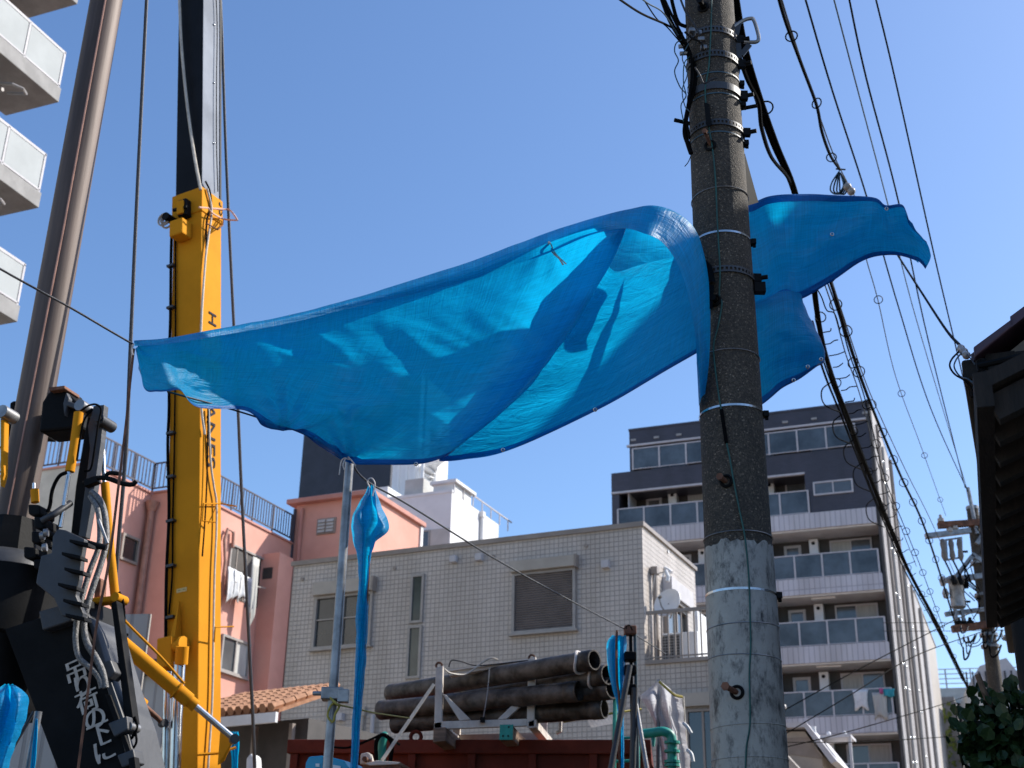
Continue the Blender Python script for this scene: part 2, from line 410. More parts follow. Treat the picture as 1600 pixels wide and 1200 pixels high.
def text_mesh(name, body, size, mtx, m, parent, ext=0.002):
    cu = bpy.data.curves.new(name, 'FONT'); cu.body = body; cu.size = size; cu.extrude = ext; cu.align_x = 'LEFT'; cu.align_y = 'CENTER'
    t = bpy.data.objects.new(name + '_source', cu); COL.objects.link(t)
    dg = bpy.context.evaluated_depsgraph_get(); dg.update()
    me = bpy.data.meshes.new_from_object(t.evaluated_get(dg))
    bpy.data.objects.remove(t); bpy.data.curves.remove(cu)
    me.transform(inv_of(parent) @ mtx)
    me.materials.clear(); me.materials.append(m)
    o = bpy.data.objects.new(name, me); COL.objects.link(o); o.parent = parent
    return o


# ------------------------------------------------------------------ ground
g = MB(); g.add([(-900, -300, 0), (900, -300, 0), (900, 1500, 0), (-900, 1500, 0)], [(0, 1, 2, 3)])
g.build('ground', M['dirt'])['kind'] = 'structure'
st = Fr((2.2, 0), -21.4)
g = MB()
for k in (0,):
    o = Vector((1.55, -12, 0.004)); d = st.n
    a = o; b = o + st.e * 5.2; c = b + d * 160; e = a + d * 160
    g.add([a, b, c, e], [(0, 1, 2, 3)])
g.build('road', M['asphalt'])['kind'] = 'structure'
g = MB()
o = Vector((1.45, -12, 0)); g.hexa([o, o + st.e * 0.1, o + st.e * 0.1 + st.n * 160, o + st.n * 160], [v + Vector((0, 0, .12)) for v in (o, o + st.e * 0.1, o + st.e * 0.1 + st.n * 160, o + st.n * 160)])
g.build('kerb', M['concrete_slab'])['kind'] = 'structure'


# ------------------------------------------------------------------ plane boxes on facades
def pb(mb, pl, a0, a1, z0, z1, o0, o1):     # pl = ('f', y) front, ('s', x) right side; o = outward distance
    if pl[0] == 'f': mb.box(a0, a1, pl[1] - o1, pl[1] - o0, z0, z1)
    else: mb.box(pl[1] + o0, pl[1] + o1, a0, a1, z0, z1)
    return mb
def window(parent, pl, a0, a1, z0, z1, panes=2, fr=None, gl=None, t=0.05, out=0.06, trans=None, name='window', sill=False):
    fr = fr or M['alu']; m = MB()
    pb(m, pl, a0, a1, z1 - t, z1, 0, out); pb(m, pl, a0, a1, z0, z0 + t, 0, out)
    pb(m, pl, a0, a0 + t, z0 + t, z1 - t, 0, out); pb(m, pl, a1 - t, a1, z0 + t, z1 - t, 0, out)
    if sill: pb(m, pl, a0 - .05, a1 + .05, z0 - .04, z0, 0, out + .05)
    wd_ = (a1 - a0 - 2 * t)
    for i in range(1, panes): pb(m, pl, a0 + t + wd_ * i / panes - t * .4, a0 + t + wd_ * i / panes + t * .4, z0 + t, z1 - t, 0, out * .8)
    if trans: pb(m, pl, a0 + t, a1 - t, z0 + (z1 - z0) * trans - .015, z0 + (z1 - z0) * trans + .015, 0, out * .7)
    w = m.build(name, fr, parent)
    gl = gl if isinstance(gl, (list, tuple)) else [gl or M['glass_dark']]
    for i in range(panes):
        q = MB(); pb(q, pl, a0 + t + wd_ * i / panes + t * .4 * (i > 0), a0 + t + wd_ * (i + 1) / panes - t * .4 * (i < panes - 1), z0 + t, z1 - t, 0.004, 0.018)
        q.build('pane', gl[i % len(gl)], w)
    return w
def fbox(F, x0, y0, x1, y1, yy=0.0):        # photo rectangle -> (a0,a1,z0,z1) on a front plane
    a0, z1 = F.f(x0, y0, yy); a1, z0 = F.f(x1, y1, yy)
    return a0, a1, z0, z1
def sbox(F, x0, y0, x1, y1, xx=0.0):
    a0, z1 = F.s(x0, y0, xx); a1, z0 = F.s(x1, y1, xx)
    return a0, a1, z0, z1


# ================================================================== white tiled house (middle)
T = Fr(P(1003, 820, 27), -24.8)
TZ = 10.12; TB = 7.14
th = thing('tiled_house', 'flat roofed house in small white wall tiles with a balcony, behind the pipe rack', 'house', (T.o.x, T.o.y, 0), T.a)
TF, TS = ('f', 0.0), ('s', 0.0)
m = MB(); m.box(-8.87, 0, 0, 3.85, 0, TZ); m.box(0.001, 1.95, 0, 3.4, 0, TB - .02)
m.build('wall', M['white_tile'], th)
m = MB(); m.box(-8.92, .05, -.05, 3.9, TZ, TZ + .09); m.box(-8.92, .05, -.05, 0.02, TZ - .02, TZ)
m.build('coping', M['coping'], th)
def shutter_window(x0, x1, ztop, zbox, zbot, closed):
    m = MB(); m.box(x0 - .02, x1 + .02, -.20, 0, zbox, ztop)
    f = m.build('shutter_box', M['beige'], th, bevel=.01)
    m = MB(); m.box(x1 + .02, x1 + .06, -.21, 0, zbox - .02, ztop + .01)
    m.build('end_cap', M['coping'], f)
    w = window(th, TF, x0, x1, zbot, zbox - .005, 1 if closed else 2, M['alu'], [M['glass_dark'], M['glass_dark']], .06, .09, trans=None if closed else .55, name='window', sill=True)
    if closed:
        m = MB(); n = 24; h = (zbox - zbot - .12) / n
        for i in range(n):
            a = zbot + .06 + i * h
            m.add([(x0 + .06, -.03, a), (x1 - .06, -.03, a), (x1 - .06, -.055, a + h * .45), (x0 + .06, -.055, a + h * .45), (x1 - .06, -.03, a + h * .9), (x0 + .06, -.03, a + h * .9)], [(0, 1, 2, 3), (3, 2, 4, 5)])
        m.build('roller_shutter', M['slat'], w)
    return w
a0, a1, z0, z1 = fbox(T, 803, 880, 901, 984); zb = T.f(806, 897)[1]
shutter_window(a0, a1, z1, zb, z0, True)
a0, a1, z0, z1 = fbox(T, 497, 913, 580, 1009); zb = T.f(500, 933)[1]
shutter_window(a0, a1, z1, zb, z0, False)
for q in ((644, 899, 661, 973), (639, 979, 657, 1060)):
    a0, a1, z0, z1 = fbox(T, *q); window(th, TF, a0, a1, z0, z1, 1, M['alu'], M['glass_green'], .055, .06, name='slit_window')
hood = MB().box(-.08, .08, -.14, 0, -.11, .05).build('vent_hood', M['alu_white'], th, bevel=.02)
pts = [(711, 873), (751, 870), (948, 881), (469, 1131), (534, 1119)]
for i, q in enumerate(pts):
    x, z = T.f(*q)
    if i == 0: hood.location = (x, 0, z)
    else: child('vent_hood', hood, th, (x, 0, z))
cap = MB().tube([(0, 0, 0), (0, -.03, 0)], .045, 10).build('round_vent', M['coping'], th)
for i, q in enumerate([(473, 905), (617, 888), (771, 870), (916, 853)]):
    x, z = T.f(*q)
    if i == 0: cap.location = (x, 0, z)
    else: child('round_vent', cap, th, (x, 0, z))
x, z = T.f(569, 1112); x2, z2 = T.f(566, 1200)
m = MB(); m.box(x - .1, x + .06, -.09, 0, z - .1, z + .1); m.tube([(x, -.05, z - .1), (x, -.05, 3)], .03, 6); m.build('conduit', M['beige'], th)
x, z = T.f(586, 1118); m = MB(); m.tube([(x, -.1, z), (x, -.1, 2)], .05, 8); m.build('downpipe', M['alu_white'], th, smooth=True)
# string course, awning band and dark opening under the balcony
m = MB(); m.box(.3, 2.0, -.12, 0, T.f(1060, 1106)[1], T.f(1060, 1085)[1]); m.build('awning_band', M['beige'], th)
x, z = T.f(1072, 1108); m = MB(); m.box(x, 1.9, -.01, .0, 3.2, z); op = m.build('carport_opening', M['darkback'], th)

window(th, TF, x, 1.85, 3.4, z - .02, 3, M['coping'], M['glass_dark'], .05, .07, name='entrance_window')
# sunlit right face: shutter box window, downpipe
a0, a1, z0, z1 = sbox(T, 1035, 900, 1072, 1034)
m = MB(); pb(m, TS, a0 - .02, a1 + .05, z1 - .42, z1 - .02, 0, .22); f = m.build('shutter_box', M['alu_white'], th, bevel=.01)
m = MB(); pb(m, TS, a0, a1, z1 - .50, z1 - .425, .0, .16); m.build('rail', M['coping'], f)
window(th, TS, a0, a1, TB + .06, z1 - .51, 2, M['coping'], [M['glass_mid'], M['glass_dark']], .06, .09, name='balcony_window')
y1, z1 = T.s(1017, 897)
m = MB(); m.tube([(.09, y1, z1), (.09, y1, TB)], .06, 8); m.box(.02, .17, y1 - .09, y1 + .09, z1 - .02, z1 + .14); m.build('downpipe', M['coping'], th)
m = MB(); yy, zz = T.s(1038, 888); m.tube([(0.0, yy, zz), (.10, yy, zz - .06), (.16, yy, zz - .12)], .05, 8); m.build('vent_hood', M['white_paint'], th)
x, z = T.s(1043, 862); m = MB(); m.tube([(0, x, z), (.03, x, z)], .04, 8); m.build('round_vent', M['white_paint'], th)
# balcony
m = MB(); m.box(0.02, 2.0, -.06, 3.4, TB - .02, TB + .06); m.build('balcony_floor', M['coping'], th)
RZ = TB + 1.06
m = MB(); m.beam((.05, 0, RZ), (1.98, 0, RZ), .05, .07); m.beam((.05, 0, TB + .12), (1.98, 0, TB + .12), .03, .03)
m.build('handrail', M['coping'], th)
bar = MB().box(-.014, .014, -.014, .014, TB + .06, RZ).build('baluster', M['coping'], th)
bar.location = (.1, 0, 0)
for i in range(1, 14): child('baluster', bar, th, (.1 + i * .14, 0, 0))
m = MB(); m.box(.95, 1.01, .5, 3.3, TB + .06, TB + 1.15); m.build('balcony_screen', M['white_paint'], th)
# aircon on the balcony
ac = thing('air_conditioner', 'white outdoor air conditioner unit standing on the balcony of the tiled house', 'air conditioner', th.matrix_world @ Vector((0, 0, 0)), 0)
ax, az = T.f(1034, 1034, .45)
ac.location = T.o + T.e * .62 + T.n * .55 + Vector((0, 0, TB + .06)); ac.rotation_euler = (0, 0, T.a)
MB().box(-.40, .40, -.15, .15, .05, .64).build('casing', M['white_paint'], ac, bevel=.02)
m = MB()
for i in range(9): m.box(-.37, .02, -.165, -.155, .09 + i * .06, .105 + i * .06)
for i in range(7): m.box(-.37 + i * .063, -.36 + i * .063, -.168, -.158, .08, .6)
m.build('grille', M['alu'], ac)
MB().box(-.37, .02, -.156, -.1505, .08, .60).build('fan_opening', M['darkback'], ac)
m = MB(); m.box(-.35, -.28, -.16, .16, 0, .05); m.box(.28, .35, -.16, .16, 0, .05); m.build('foot', M['dark_steel'], ac)
# satellite dish
dc = P(1042, 941, 27.0)
sd_ = thing('satellite_dish', 'round pale satellite dish mounted on the balcony handrail of the tiled house', 'satellite dish', dc)
m = MB(); ax = Vector((-.62, -.72, .30)).normalized(); u = ax.orthogonal().normalized(); v = ax.cross(u)
rings = [(0.001, -.065), (.13, -.058), (.235, -.036), (.325, 0.0), (.33, -.015), (.235, -.052), (.10, -.075), (.001, -.08)]
vs = []; n = 24
for r, h in rings:
    for k in range(n): vs.append(ax * h + (u * math.cos(2 * math.pi * k / n) + v * math.sin(2 * math.pi * k / n)) * r)
m.add(vs, [(i * n + k, i * n + (k + 1) % n, (i + 1) * n + (k + 1) % n, (i + 1) * n + k) for i in range(len(rings) - 1) for k in range(n)])
m.build('reflector', M['white_paint'], sd_, smooth=True)
m = MB(); m.tube([Vector((0, 0, -.26)) + ax * -.02, ax * .22 + Vector((0, 0, -.2)), ax * .30 + Vector((0, 0, -.05))], .015, 6); m.build('feed_arm', M['galv'], sd_)
m = MB(); m.tube([ax * .30 + Vector((0, 0, -.06)), ax * .24 + Vector((0, 0, 0.0))], .03, 8); m.build('receiver', M['dark_steel'], sd_)
m = MB(); m.tube([ax * -.06, ax * -.18 + Vector((0, 0, -.05)), Vector((.10, .12, -.24))], .02, 6); m.beam((.10, .08, -.22), (.1, .3, -.26), .03, .03); m.build('mount', M['galv'], sd_)
d1 = P(1040, 900, 26.95)
dd = thing('antenna_bracket', 'small white bracket fixed on the sunlit tiled wall above the satellite dish', 'bracket', d1)
MB().tube([(0, 0, .12), (.05, -.02, -.02), (.03, -.02, -.12)], .045, 8).build('body', M['white_paint'], dd)
MB().tube([(-.02, .02, .1), (-.22, .1, .05), (-.26, .1, -.2), (-.3, .12, -.5)], .012, 6).build('cable', M['alu'], dd)

# ================================================================== pink apartment block
Fk = Fr(PZ(289, 765, 13.44), -23.3)
PZt = 13.44
pk = thing('pink_apartments', 'salmon pink concrete apartment block with roof railings behind the yellow crane', 'apartment building', (Fk.o.x, Fk.o.y, 0), Fk.a)
xC = Fk.f(147, 725, -2.65)[0]
m = MB(); m.box(-9, -1.15, -2.65, 9, 0, PZt); m.build('front_block', M['pink'], pk)
m = MB(); m.box(-1.149, 0, 0, 9, 0, PZt - .004); m.build('rear_block', M['pink'], pk)
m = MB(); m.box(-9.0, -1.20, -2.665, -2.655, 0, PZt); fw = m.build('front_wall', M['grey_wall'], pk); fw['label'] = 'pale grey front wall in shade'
m = MB(); m.box(-9.05, -1.10, -2.70, -2.55, PZt, PZt + .06); m.box(-1.2, -1.10, -2.55, 0, PZt, PZt + .06); m.box(-1.10, .05, -.05, .1, PZt, PZt + .06); m.box(-.05, .05, .1, 5.7, PZt, PZt + .06)
m.build('coping', M['pink_trim'], pk)
# roof railings
rl = [((-9, -2.6), (-1.17, -2.6)), ((-1.17, -2.6), (-1.17, 0.04)), ((-1.17, .04), (0, .04)), ((0, .04), (0, 5.6))]
rail = MB(); pick = []
for (ax_, ay), (bx, by) in rl:
    a = Vector((ax_, ay, PZt + .06)); b = Vector((bx, by, PZt + .06)); L = (b - a).length
    for h in (.12, .88): rail.beam(a + Vector((0, 0, h)), b + Vector((0, 0, h)), .035, .04)
    n = int(L / 1.2) + 1
    for i in range(n + 1): rail.beam(a.lerp(b, i / n), a.lerp(b, i / n) + Vector((0, 0, .9)), .04, .04)
    n = int(L / .14)
    for i in range(n): pick.append(a.lerp(b, (i + .5) / n))
rl_ = rail.build('roof_railing', M['iron'], pk)
p0 = None
for q in pick:
    if p0 is None: p0 = MB().box(-.012, .012, -.012, .012, .1, .88).build('picket', M['iron'], rl_); p0.location = q
    else: child('picket', p0, rl_, q)
# openings on the left lit wall (C-D) and the long lit wall (E-F)
S1, S2 = ('s', -1.15), ('s', 0.0)
a0, a1, z0, z1 = sbox(Fk, 190, 832, 211, 884, -1.15); window(pk, S1, a0, a1, z0, z1, 1, M['coping'], M['glass_dark'], .07, .08)
a0, a1, z0, z1 = sbox(Fk, 155, 990, 178, 1035, -1.15); window(pk, S1, a0, a1, z0, z1, 1, M['coping'], M['glass_dark'], .07, .08)
y0, zz = Fk.s(233, 800, -1.15)
m = MB(); m.tube([(-1.06 + .09, -.13, zz), (-1.06 + .09, -.13, 1)], .10, 10); m.tube([(-.97, -.13, zz - .03), (-.97, -.13, zz + .24)], [.12, .2], 10)
m.build('downpipe', M['brown_drain'], pk, smooth=True)
a0, a1, z0, z1 = sbox(Fk, 361, 852, 401, 950); ztop = z1
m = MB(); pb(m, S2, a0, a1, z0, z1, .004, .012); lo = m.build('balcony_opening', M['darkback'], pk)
m = MB(); pb(m, S2, a0 - .05, a1 + .05, z1, z1 + .06, 0, .06); pb(m, S2, a0 - .06, a0, z0, z1, 0, .06); m.build('opening_frame', M['alu'], lo)
for i in range(3):
    m = MB(); f = a0 + (a1 - a0) * (.2 + .3 * i); pb(m, S2, f - .02, f + .02, z0, z1, .012, .03); m.build('mullion', M['coping'], lo)
m = MB(); yb0, zb0 = Fk.s(408, 860, 0); yb1, _ = Fk.s(436, 860, 0)
m.box(.002, .62, yb0 + .1, yb1 - .1, 0, PZt - .75); m.build('chimney_chase', M['pink'], pk)
m = MB(); m.box(.08, .42, yb0 + .085, yb0 + .097, PZt - 1.55, PZt - 1.2); m.build('vent_grille', M['darkback'], pk)
a0, a1, z0, z1 = sbox(Fk, 432, 893, 455, 960); window(pk, S2, a0, a1, z0, z1, 1, M['coping'], M['glass_dark'], .06, .06)
a0, a1, z0, z1 = sbox(Fk, 346, 990, 384, 1062); window(pk, S2, a0, a1, z0, z1, 2, M['alu'], [M['glass_mid'], M['curtain']], .07, .08, sill=True)
a0, a1, z0, z1 = sbox(Fk, 415, 1018, 440, 1092); window(pk, S2, a0, a1, z0, z1, 2, M['coping'], [M['glass_dark'], M['glass_dark']], .06, .06)
y, z = Fk.s(351, 830); 
m = MB(); m.tube([(.1, y + .35, z - .4), (.1, y + .3, z + .05), (.1, y, z + .05), (.1, y - .1, z - .3), (.1, y + .05, z - .9), (.1, y - .05, 2)], .05, 8); m.build('vent_pipe', M['brown_drain'], pk, smooth=True)
m = MB(); y, z = Fk.s(375, 921); m.tube([(.02, y - .6, z), (.35, y - .6, z)], .025, 6); m.tube([(.02, y + .6, z + .2), (.35, y + .6, z + .2)], .025, 6); m.tube([(.34, y - .8, z), (.34, y + .8, z + .2)], .02, 6)
m.build('laundry_bar', M['alu'], pk)
def garment(nm, label, p, wv, hv, m_, cat='laundry', group=None, seed=0):
    t = MB(); nx, nz = 7, 7; rnd = random.Random(seed); wv = Vector(wv); vs = []
    nrm = wv.cross(Vector((0, 0, 1))).normalized()
    for j in range(nz):
        for i in range(nx):
            u, v = i / (nx - 1), j / (nz - 1)
            w = 1 - .18 * math.sin(v * 2.6) + rnd.uniform(-.03, .03)
            vs.append(wv * ((u - .5) * w) + Vector((0, 0, -hv * v * (1 + .12 * math.sin(u * 7 + seed)))) + nrm * (.05 * math.sin(u * 9 + seed + v * 2) * (0.3 + v)))
    t.add(vs, [(j * nx + i, j * nx + i + 1, (j + 1) * nx + i + 1, (j + 1) * nx + i) for j in range(nz - 1) for i in range(nx - 1)])
    o = t.build(nm, m_, None, smooth='all', solid=.012); o.location = p
    return tag(o, label, cat, group)
Wd = lambda F, x, y, z: F.o + F.e * x + F.n * y + Vector((0, 0, z))
for i, (px, py, w, h, mm, lb) in enumerate([(363, 888, .42, .95, 'cloth_white', 'white shirt hung leftmost in the pink block opening beside the crane boom'), (372, 893, .42, .8, 'cloth_white', 'white towel hung second from left in the pink block opening'), (382, 900, .5, .7, 'cloth_white', 'short white cloth hung in the middle of the pink block opening'), (390, 905, .3, .9, 'cloth_dark', 'dark garment hung right of the white cloths in the pink block opening'), (397, 872, .34, 1.9, 'curtain', 'long pale sheet hung at the right end of the pink block opening')]):
    y, z = Fk.s(px, py, .34); garment('laundry', lb, Wd(Fk, .34 + .02 * i, y, z), Fk.n * w, h, M[mm], 'laundry', 'laundry in the pink block opening', i)
# taller pink wing
wing = thing('pink_stair_tower', 'taller salmon pink block with eave and small louvred window above the tiled house roof', 'building', Wd(Fk, 0, 5.75, 0), Fk.a)
wy = 5.75
xl = Fk.f(463, 800, wy)[0]; xr = Fk.f(583, 770, wy)[0]; zt = Fk.f(463, 790, wy)[1]
ys = Fk.s(659, 829, xr)[0]
L0 = lambda x0, x1, y0, y1, z0, z1: MB().box(x0, x1, y0 - wy, y1 - wy, z0, z1)
L0(xl, xr, wy, ys, 0, zt).build('wall', M['pink'], wing)
L0(xl - .25, xr + .12, wy - .25, ys + .1, zt, zt + .16).build('eave', M['pink_trim'], wing, bevel=.02)
a0, a1, z0, z1 = fbox(Fk, 497, 812, 524, 833, wy)
lw = L0(a0, a1, wy - .05, wy, z0, z1).build('louvre_window', M['coping'], wing)
for c in range(2):
    for i in range(4):
        q = MB(); xa = a0 + .05 + c * (a1 - a0 - .05) / 2; xb = xa + (a1 - a0) / 2 - .09; za = z0 + .05 + i * (z1 - z0 - .08) / 4
        q.hexa([(xa, -.10, za), (xb, -.10, za), (xb, -.055, za + .05), (xa, -.055, za + .05)], [(xa, -.09, za + .0), (xb, -.09, za + .0), (xb, -.055, za + .10), (xa, -.055, za + .10)])
        q.build('louvre', M['grey_wall'], lw)
x, z = Fk.f(474, 795, wy)
m = MB(); m.tube([(x, -.08, z), (x, -.08, 3)], .06, 8); m.build('downpipe', M['pink_trim'], wing, smooth=True)
m = MB(); m.tube([(xl - .02, -.05, z), (xl - .02, -.05, 3)], .05, 8); m.build('drain_stack', M['iron'], wing, smooth=True)
L0(xr + .004, xr + .06, ys - .16, ys, 0, zt - .02).build('corner_trim', M['white_paint'], wing)

# ================================================================== dark tower and white building behind
F5 = Fr(P(611, 730, 62), -24)
tw = thing('dark_tower', 'windowless dark navy tower rising behind the pink stair block, top hidden by the blue tarp', 'tower', (F5.o.x, F5.o.y, 0), F5.a)
xl = F5.f(474, 690)[0]; zt = F5.f(480, 655)[1]
MB().box(xl, 0, 0, 6, 0, zt).build('wall', M['tower'], tw)
MB().box(xl - .06, .06, -.06, 6.06, zt, zt + .15).build('coping', M['tower'], tw)
FW = Fr(P(706, 770, 50), -24)
wb = thing('white_building', 'bright white block with grey shaded front and penthouse behind the tiled house roof', 'building', (FW.o.x, FW.o.y, 0), FW.a)
zt = FW.f(706, 769)[1]; xl = FW.f(590, 790)[0] - 2; yb = FW.s(779, 829)[0]
MB().box(xl, 0, 0, yb, 0, zt).build('wall', M['white_wall'], wb)
MB().box(xl, .03, -.03, .1, zt, zt + .12).build('coping', M['white_paint'], wb)
x, z = FW.f(651, 830); x2, z2 = FW.f(702, 828)
MB().box(x, x2, -.03, 0, 0, FW.f(690, 826)[1]).build('recess_panel', M['grey_wall'], wb)
a0, a1, z0, z1 = fbox(FW, 658, 830, 671, 870); window(wb, ('f', -.03), a0, a1, z0 - 1, z1, 1, M['alu'], M['glass_mid'], .06, .05)
m = MB(); y, z = FW.s(751, 800); m.tube([(.08, y, zt), (.08, y, 0)], .09, 8); m.box(0, .18, y - .12, y + .12, zt - .25, zt); m.build('downpipe', M['white_paint'], wb)
a0, z1 = FW.f(705, 772, 0); 
m = MB(); m.box(-1.0, -.05, .3, 1.9, zt, zt + .5); m.box(-1.1, .1, .15, 2.1, zt + .5, zt + .62); m.build('penthouse', M['white_wall'], wb)
x0 = FW.f(590, 760)[0]; x1 = FW.f(655, 770)[0]
xq = FW.f(495, 775, .5)[0]; xw = FW.f(606, 766, .5)[0]; m = MB(); m.box(xq, xw, .5, 3, zt, FW.f(560, 766, .5)[1]); m.build('white_parapet', M['white_wall'], wb)
xa = FW.f(612, 760, 3)[0]; xb = FW.f(650, 760, 3)[0]
m = MB(); m.box(xa, xb, 3, 6, zt, zt + 7)
for i in range(4): m.box(xa + .25 + i * .4, xa + .38 + i * .4, 2.94, 3, zt, zt + 7)
m.build('ribbed_shaft', M['white_wall'], wb)
for q in ((620, 768, 655, 780),):
    a0, a1, z0, z1 = fbox(FW, *q, 0); MB().box(a0 + .2, a1, .3, 1.4, zt, zt + .9).build('roof_plant', M['grey_wall'], wb)
m = MB(); y, z = FW.s(730, 780)
for i in range(7): m.beam((0, i * .9 + .2, zt), (0, i * .9 + .2, zt + .5), .04, .04)
m.beam((0, .2, zt + .5), (0, 6, zt + .5), .05, .05); m.build('roof_rail', M['alu_white'], wb)
sp = thing('spiral_stair', 'white spiral staircase on the white building roof, just under the tarp edge', 'staircase', Wd(FW, FW.f(672, 750, 4)[0], 4.4, zt), FW.a)
m = MB(); m.tube([(0, 0, 0), (0, 0, 5)], .12, 10); m.build('post', M['white_paint'], sp)
tread = None
for i in range(24):
    an = i * .36; z = .1 + i * .19
    if tread is None: tread = MB().hexa([(.1, -.1, 0), (1.15, -.26, 0), (1.15, .26, 0), (.1, .1, 0)], [(.1, -.1, .06), (1.15, -.26, .06), (1.15, .26, .06), (.1, .1, .06)]).build('tread', M['white_paint'], sp); tread.location = (0, 0, z)
    else: child('tread', tread, sp, (0, 0, z), (0, 0, an))
hp = [(1.15 * math.cos(i * .36), 1.15 * math.sin(i * .36), .1 + i * .19) for i in range(24)]
m = MB(); m.tube([Vector(q) + Vector((0, 0, .95)) for q in hp], .045, 6); m.tube([Vector(q) + Vector((0, 0, .02)) for q in hp], .09, 6)
for q in hp: m.tube([q, Vector(q) + Vector((0, 0, .95))], .025, 5)
m.build('handrail', M['white_paint'], sp)

# ================================================================== dark apartment block (right)
A = Fr(P(1358, 628, 53), -21.4)
ap = thing('dark_apartments', 'dark brick apartment block with frosted glass balconies behind the utility pole', 'apartment building', (A.o.x, A.o.y, 0), A.a)
AZ = A.f(1355, 629)[1]; AL = -11.9; AL7 = -11.0; DEP = 22
fl = [19.35, 16.47, 13.58, 10.67, 7.75, 4.85]        # balcony slab tops
m = MB()
m.box(AL, -.13, 1.5, DEP, 0, 19.35); m.box(AL, -.13, 1.5, 12, 19.35, 22.2); m.box(AL7, -.13, 1.5, 7.0, 22.2, AZ - .05)
m.box(-.13, .0, 0, 7.4, 19.3, AZ - .05); m.box(-.13, .0, .0, DEP, 0, 19.3)
m.build('core', M['darkback'], ap)
# navy front bands
m = MB()
z7b = A.f(1358, 652)[1]
m.box(AL7, -.135, 0, 1.52, z7b, AZ); m.box(AL7, AL7 + .25, 0.02, 1.5, 22.25, z7b)
zs = A.f(1258, 738)[1]
m.box(AL, -.135, 0.0, 1.52, zs, 22.2)                                  # spandrel of floor 7
x6 = A.f(1257, 745)[0]
m.box(x6, -.135, 0, 1.51, 19.36, zs - .002)                            # navy bay of floor 6
xlb = A.f(966, 790)[0]
m.box(AL, AL + .35, 0.03, 1.5, 19.36, zs); m.box(-.9, -.135, .05, 1.5, 22.2, z7b)
m.build('brick_cladding', M['navy'], ap)
m = MB(); m.box(AL7 - .12, -.2, -.06, .1, z7b - .09, z7b); m.box(AL, x6 + .02, -.06, .1, zs - .09, zs - .004); m.build('soffit_trim', M['alu_white'], ap)
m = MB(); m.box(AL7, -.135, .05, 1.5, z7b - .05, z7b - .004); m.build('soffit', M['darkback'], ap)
m = MB(); m.box(AL7 - .03, .03, -.03, 7.05, AZ, AZ + .1); m.build('coping', M['navy'], ap)
# white right flank
m = MB(); m.box(.001, .03, .22, 7.35, 19.35, AZ - .06); m.box(.001, .03, .22, DEP, 0, 19.35); m.build('flank_wall', mat('flank_paint', (0.40, 0.39, 0.40), 0.8, 0, 0.08, 0.8, spec=0.15), ap)
for i, (yy, top) in enumerate([(1.0, 23.5), (2.6, 23.0), (5.9, 21.8), (8.3, 19), (12, 19), (17, 19)]):
    m = MB(); m.tube([(.14, yy, 0), (.14, yy, top)], .07 + .03 * (i % 2), 8)
    dp = m.build('downpipe', M['alu'] if i % 2 else M['coping'], ap, smooth=True)
br_ = None
for i in range(20):
    for yy in ((1.8, 3.6, 9.4) if i < 16 else (1.8, 3.6)):
        z = 4 + i * 1.0 + (.25 if yy > 2 else 0)
        if i % 3 == 1: continue
        if br_ is None: br_ = MB().sphere((0, 0, 0), .09, 6).build('vent_cap', M['chrome'], ap, smooth='all'); br_.location = (.12, yy, z)
        else: child('vent_cap', br_, ap, (.12, yy, z))
m = MB(); m.tube([(.1, 7.2, 19.35), (.1, 7.2, 24)], .1, 6); m.build('edge_trim', M['coping'], ap)
# floor 6 window in the navy bay
a0, a1, z0, z1 = fbox(A, 1270, 754, 1334, 769); window(ap, ('f', 0), a0, a1, z0, z1, 2, M['alu_white'], [M['glass_mid'], M['glass_mid']], .07, .06)
def rail_panels(x0, x1, z, n, y=-.06):
    m = MB(); m.box(x0, x1, y - .03, y + .03, z + 1.02, z + 1.07); m.box(x0, x1, y - .02, y + .02, z + .03, z + .06); fr_ = m.build('balcony_rail', M['alu_white'], ap)
    for i in range(n + 1):
        xx = x0 + (x1 - x0) * i / n; MB().box(xx - .035, xx + .035, y - .045, y - .012, z, z + 1.05).build('rail_post', M['alu_white'], fr_)
    for i in range(n):
        xa = x0 + (x1 - x0) * i / n; xb = x0 + (x1 - x0) * (i + 1) / n
        MB().box(xa + .04, xb - .04, y - .010, y + .008, z + .06, z + 1.02).build('glass_panel', M['frost'], fr_)
def flat_back(z, x0, flip=False, curtain=0):   # windows, doors and air conditioner of one flat, 4.8 m wide
    pl = ('f', 1.5)
    window(ap, pl, x0 + 2.55, x0 + 4.35, z + .12, z + 2.02, 2, M['alu_white'], [M['curtain'], M['glass_mid']] if curtain else [M['glass_mid'], M['curtain']], .07, .07, name='sliding_window')
    window(ap, pl, x0 + .55, x0 + 1.3, z + .12, z + 1.95, 1, M['alu_white'], M['glass_mid'], .12, .06, name='balcony_door')
    m = MB(); m.box(x0 + 1.72, x0 + 2.1, 1.05, 1.5, z + .9, z + 2.05); a = m.build('aircon_unit', M['white_paint'], ap)
    m = MB(); m.tube([(x0 + 1.9, 1.045, z + 1.86), (x0 + 1.9, 1.03, z + 1.86)], .08, 8); m.build('fan', M['dark_steel'], a)
    MB().box(x0 + .02, x0 + .07, .25, 1.5, z, z + 2.0).build('partition', M['alu_white'], ap)
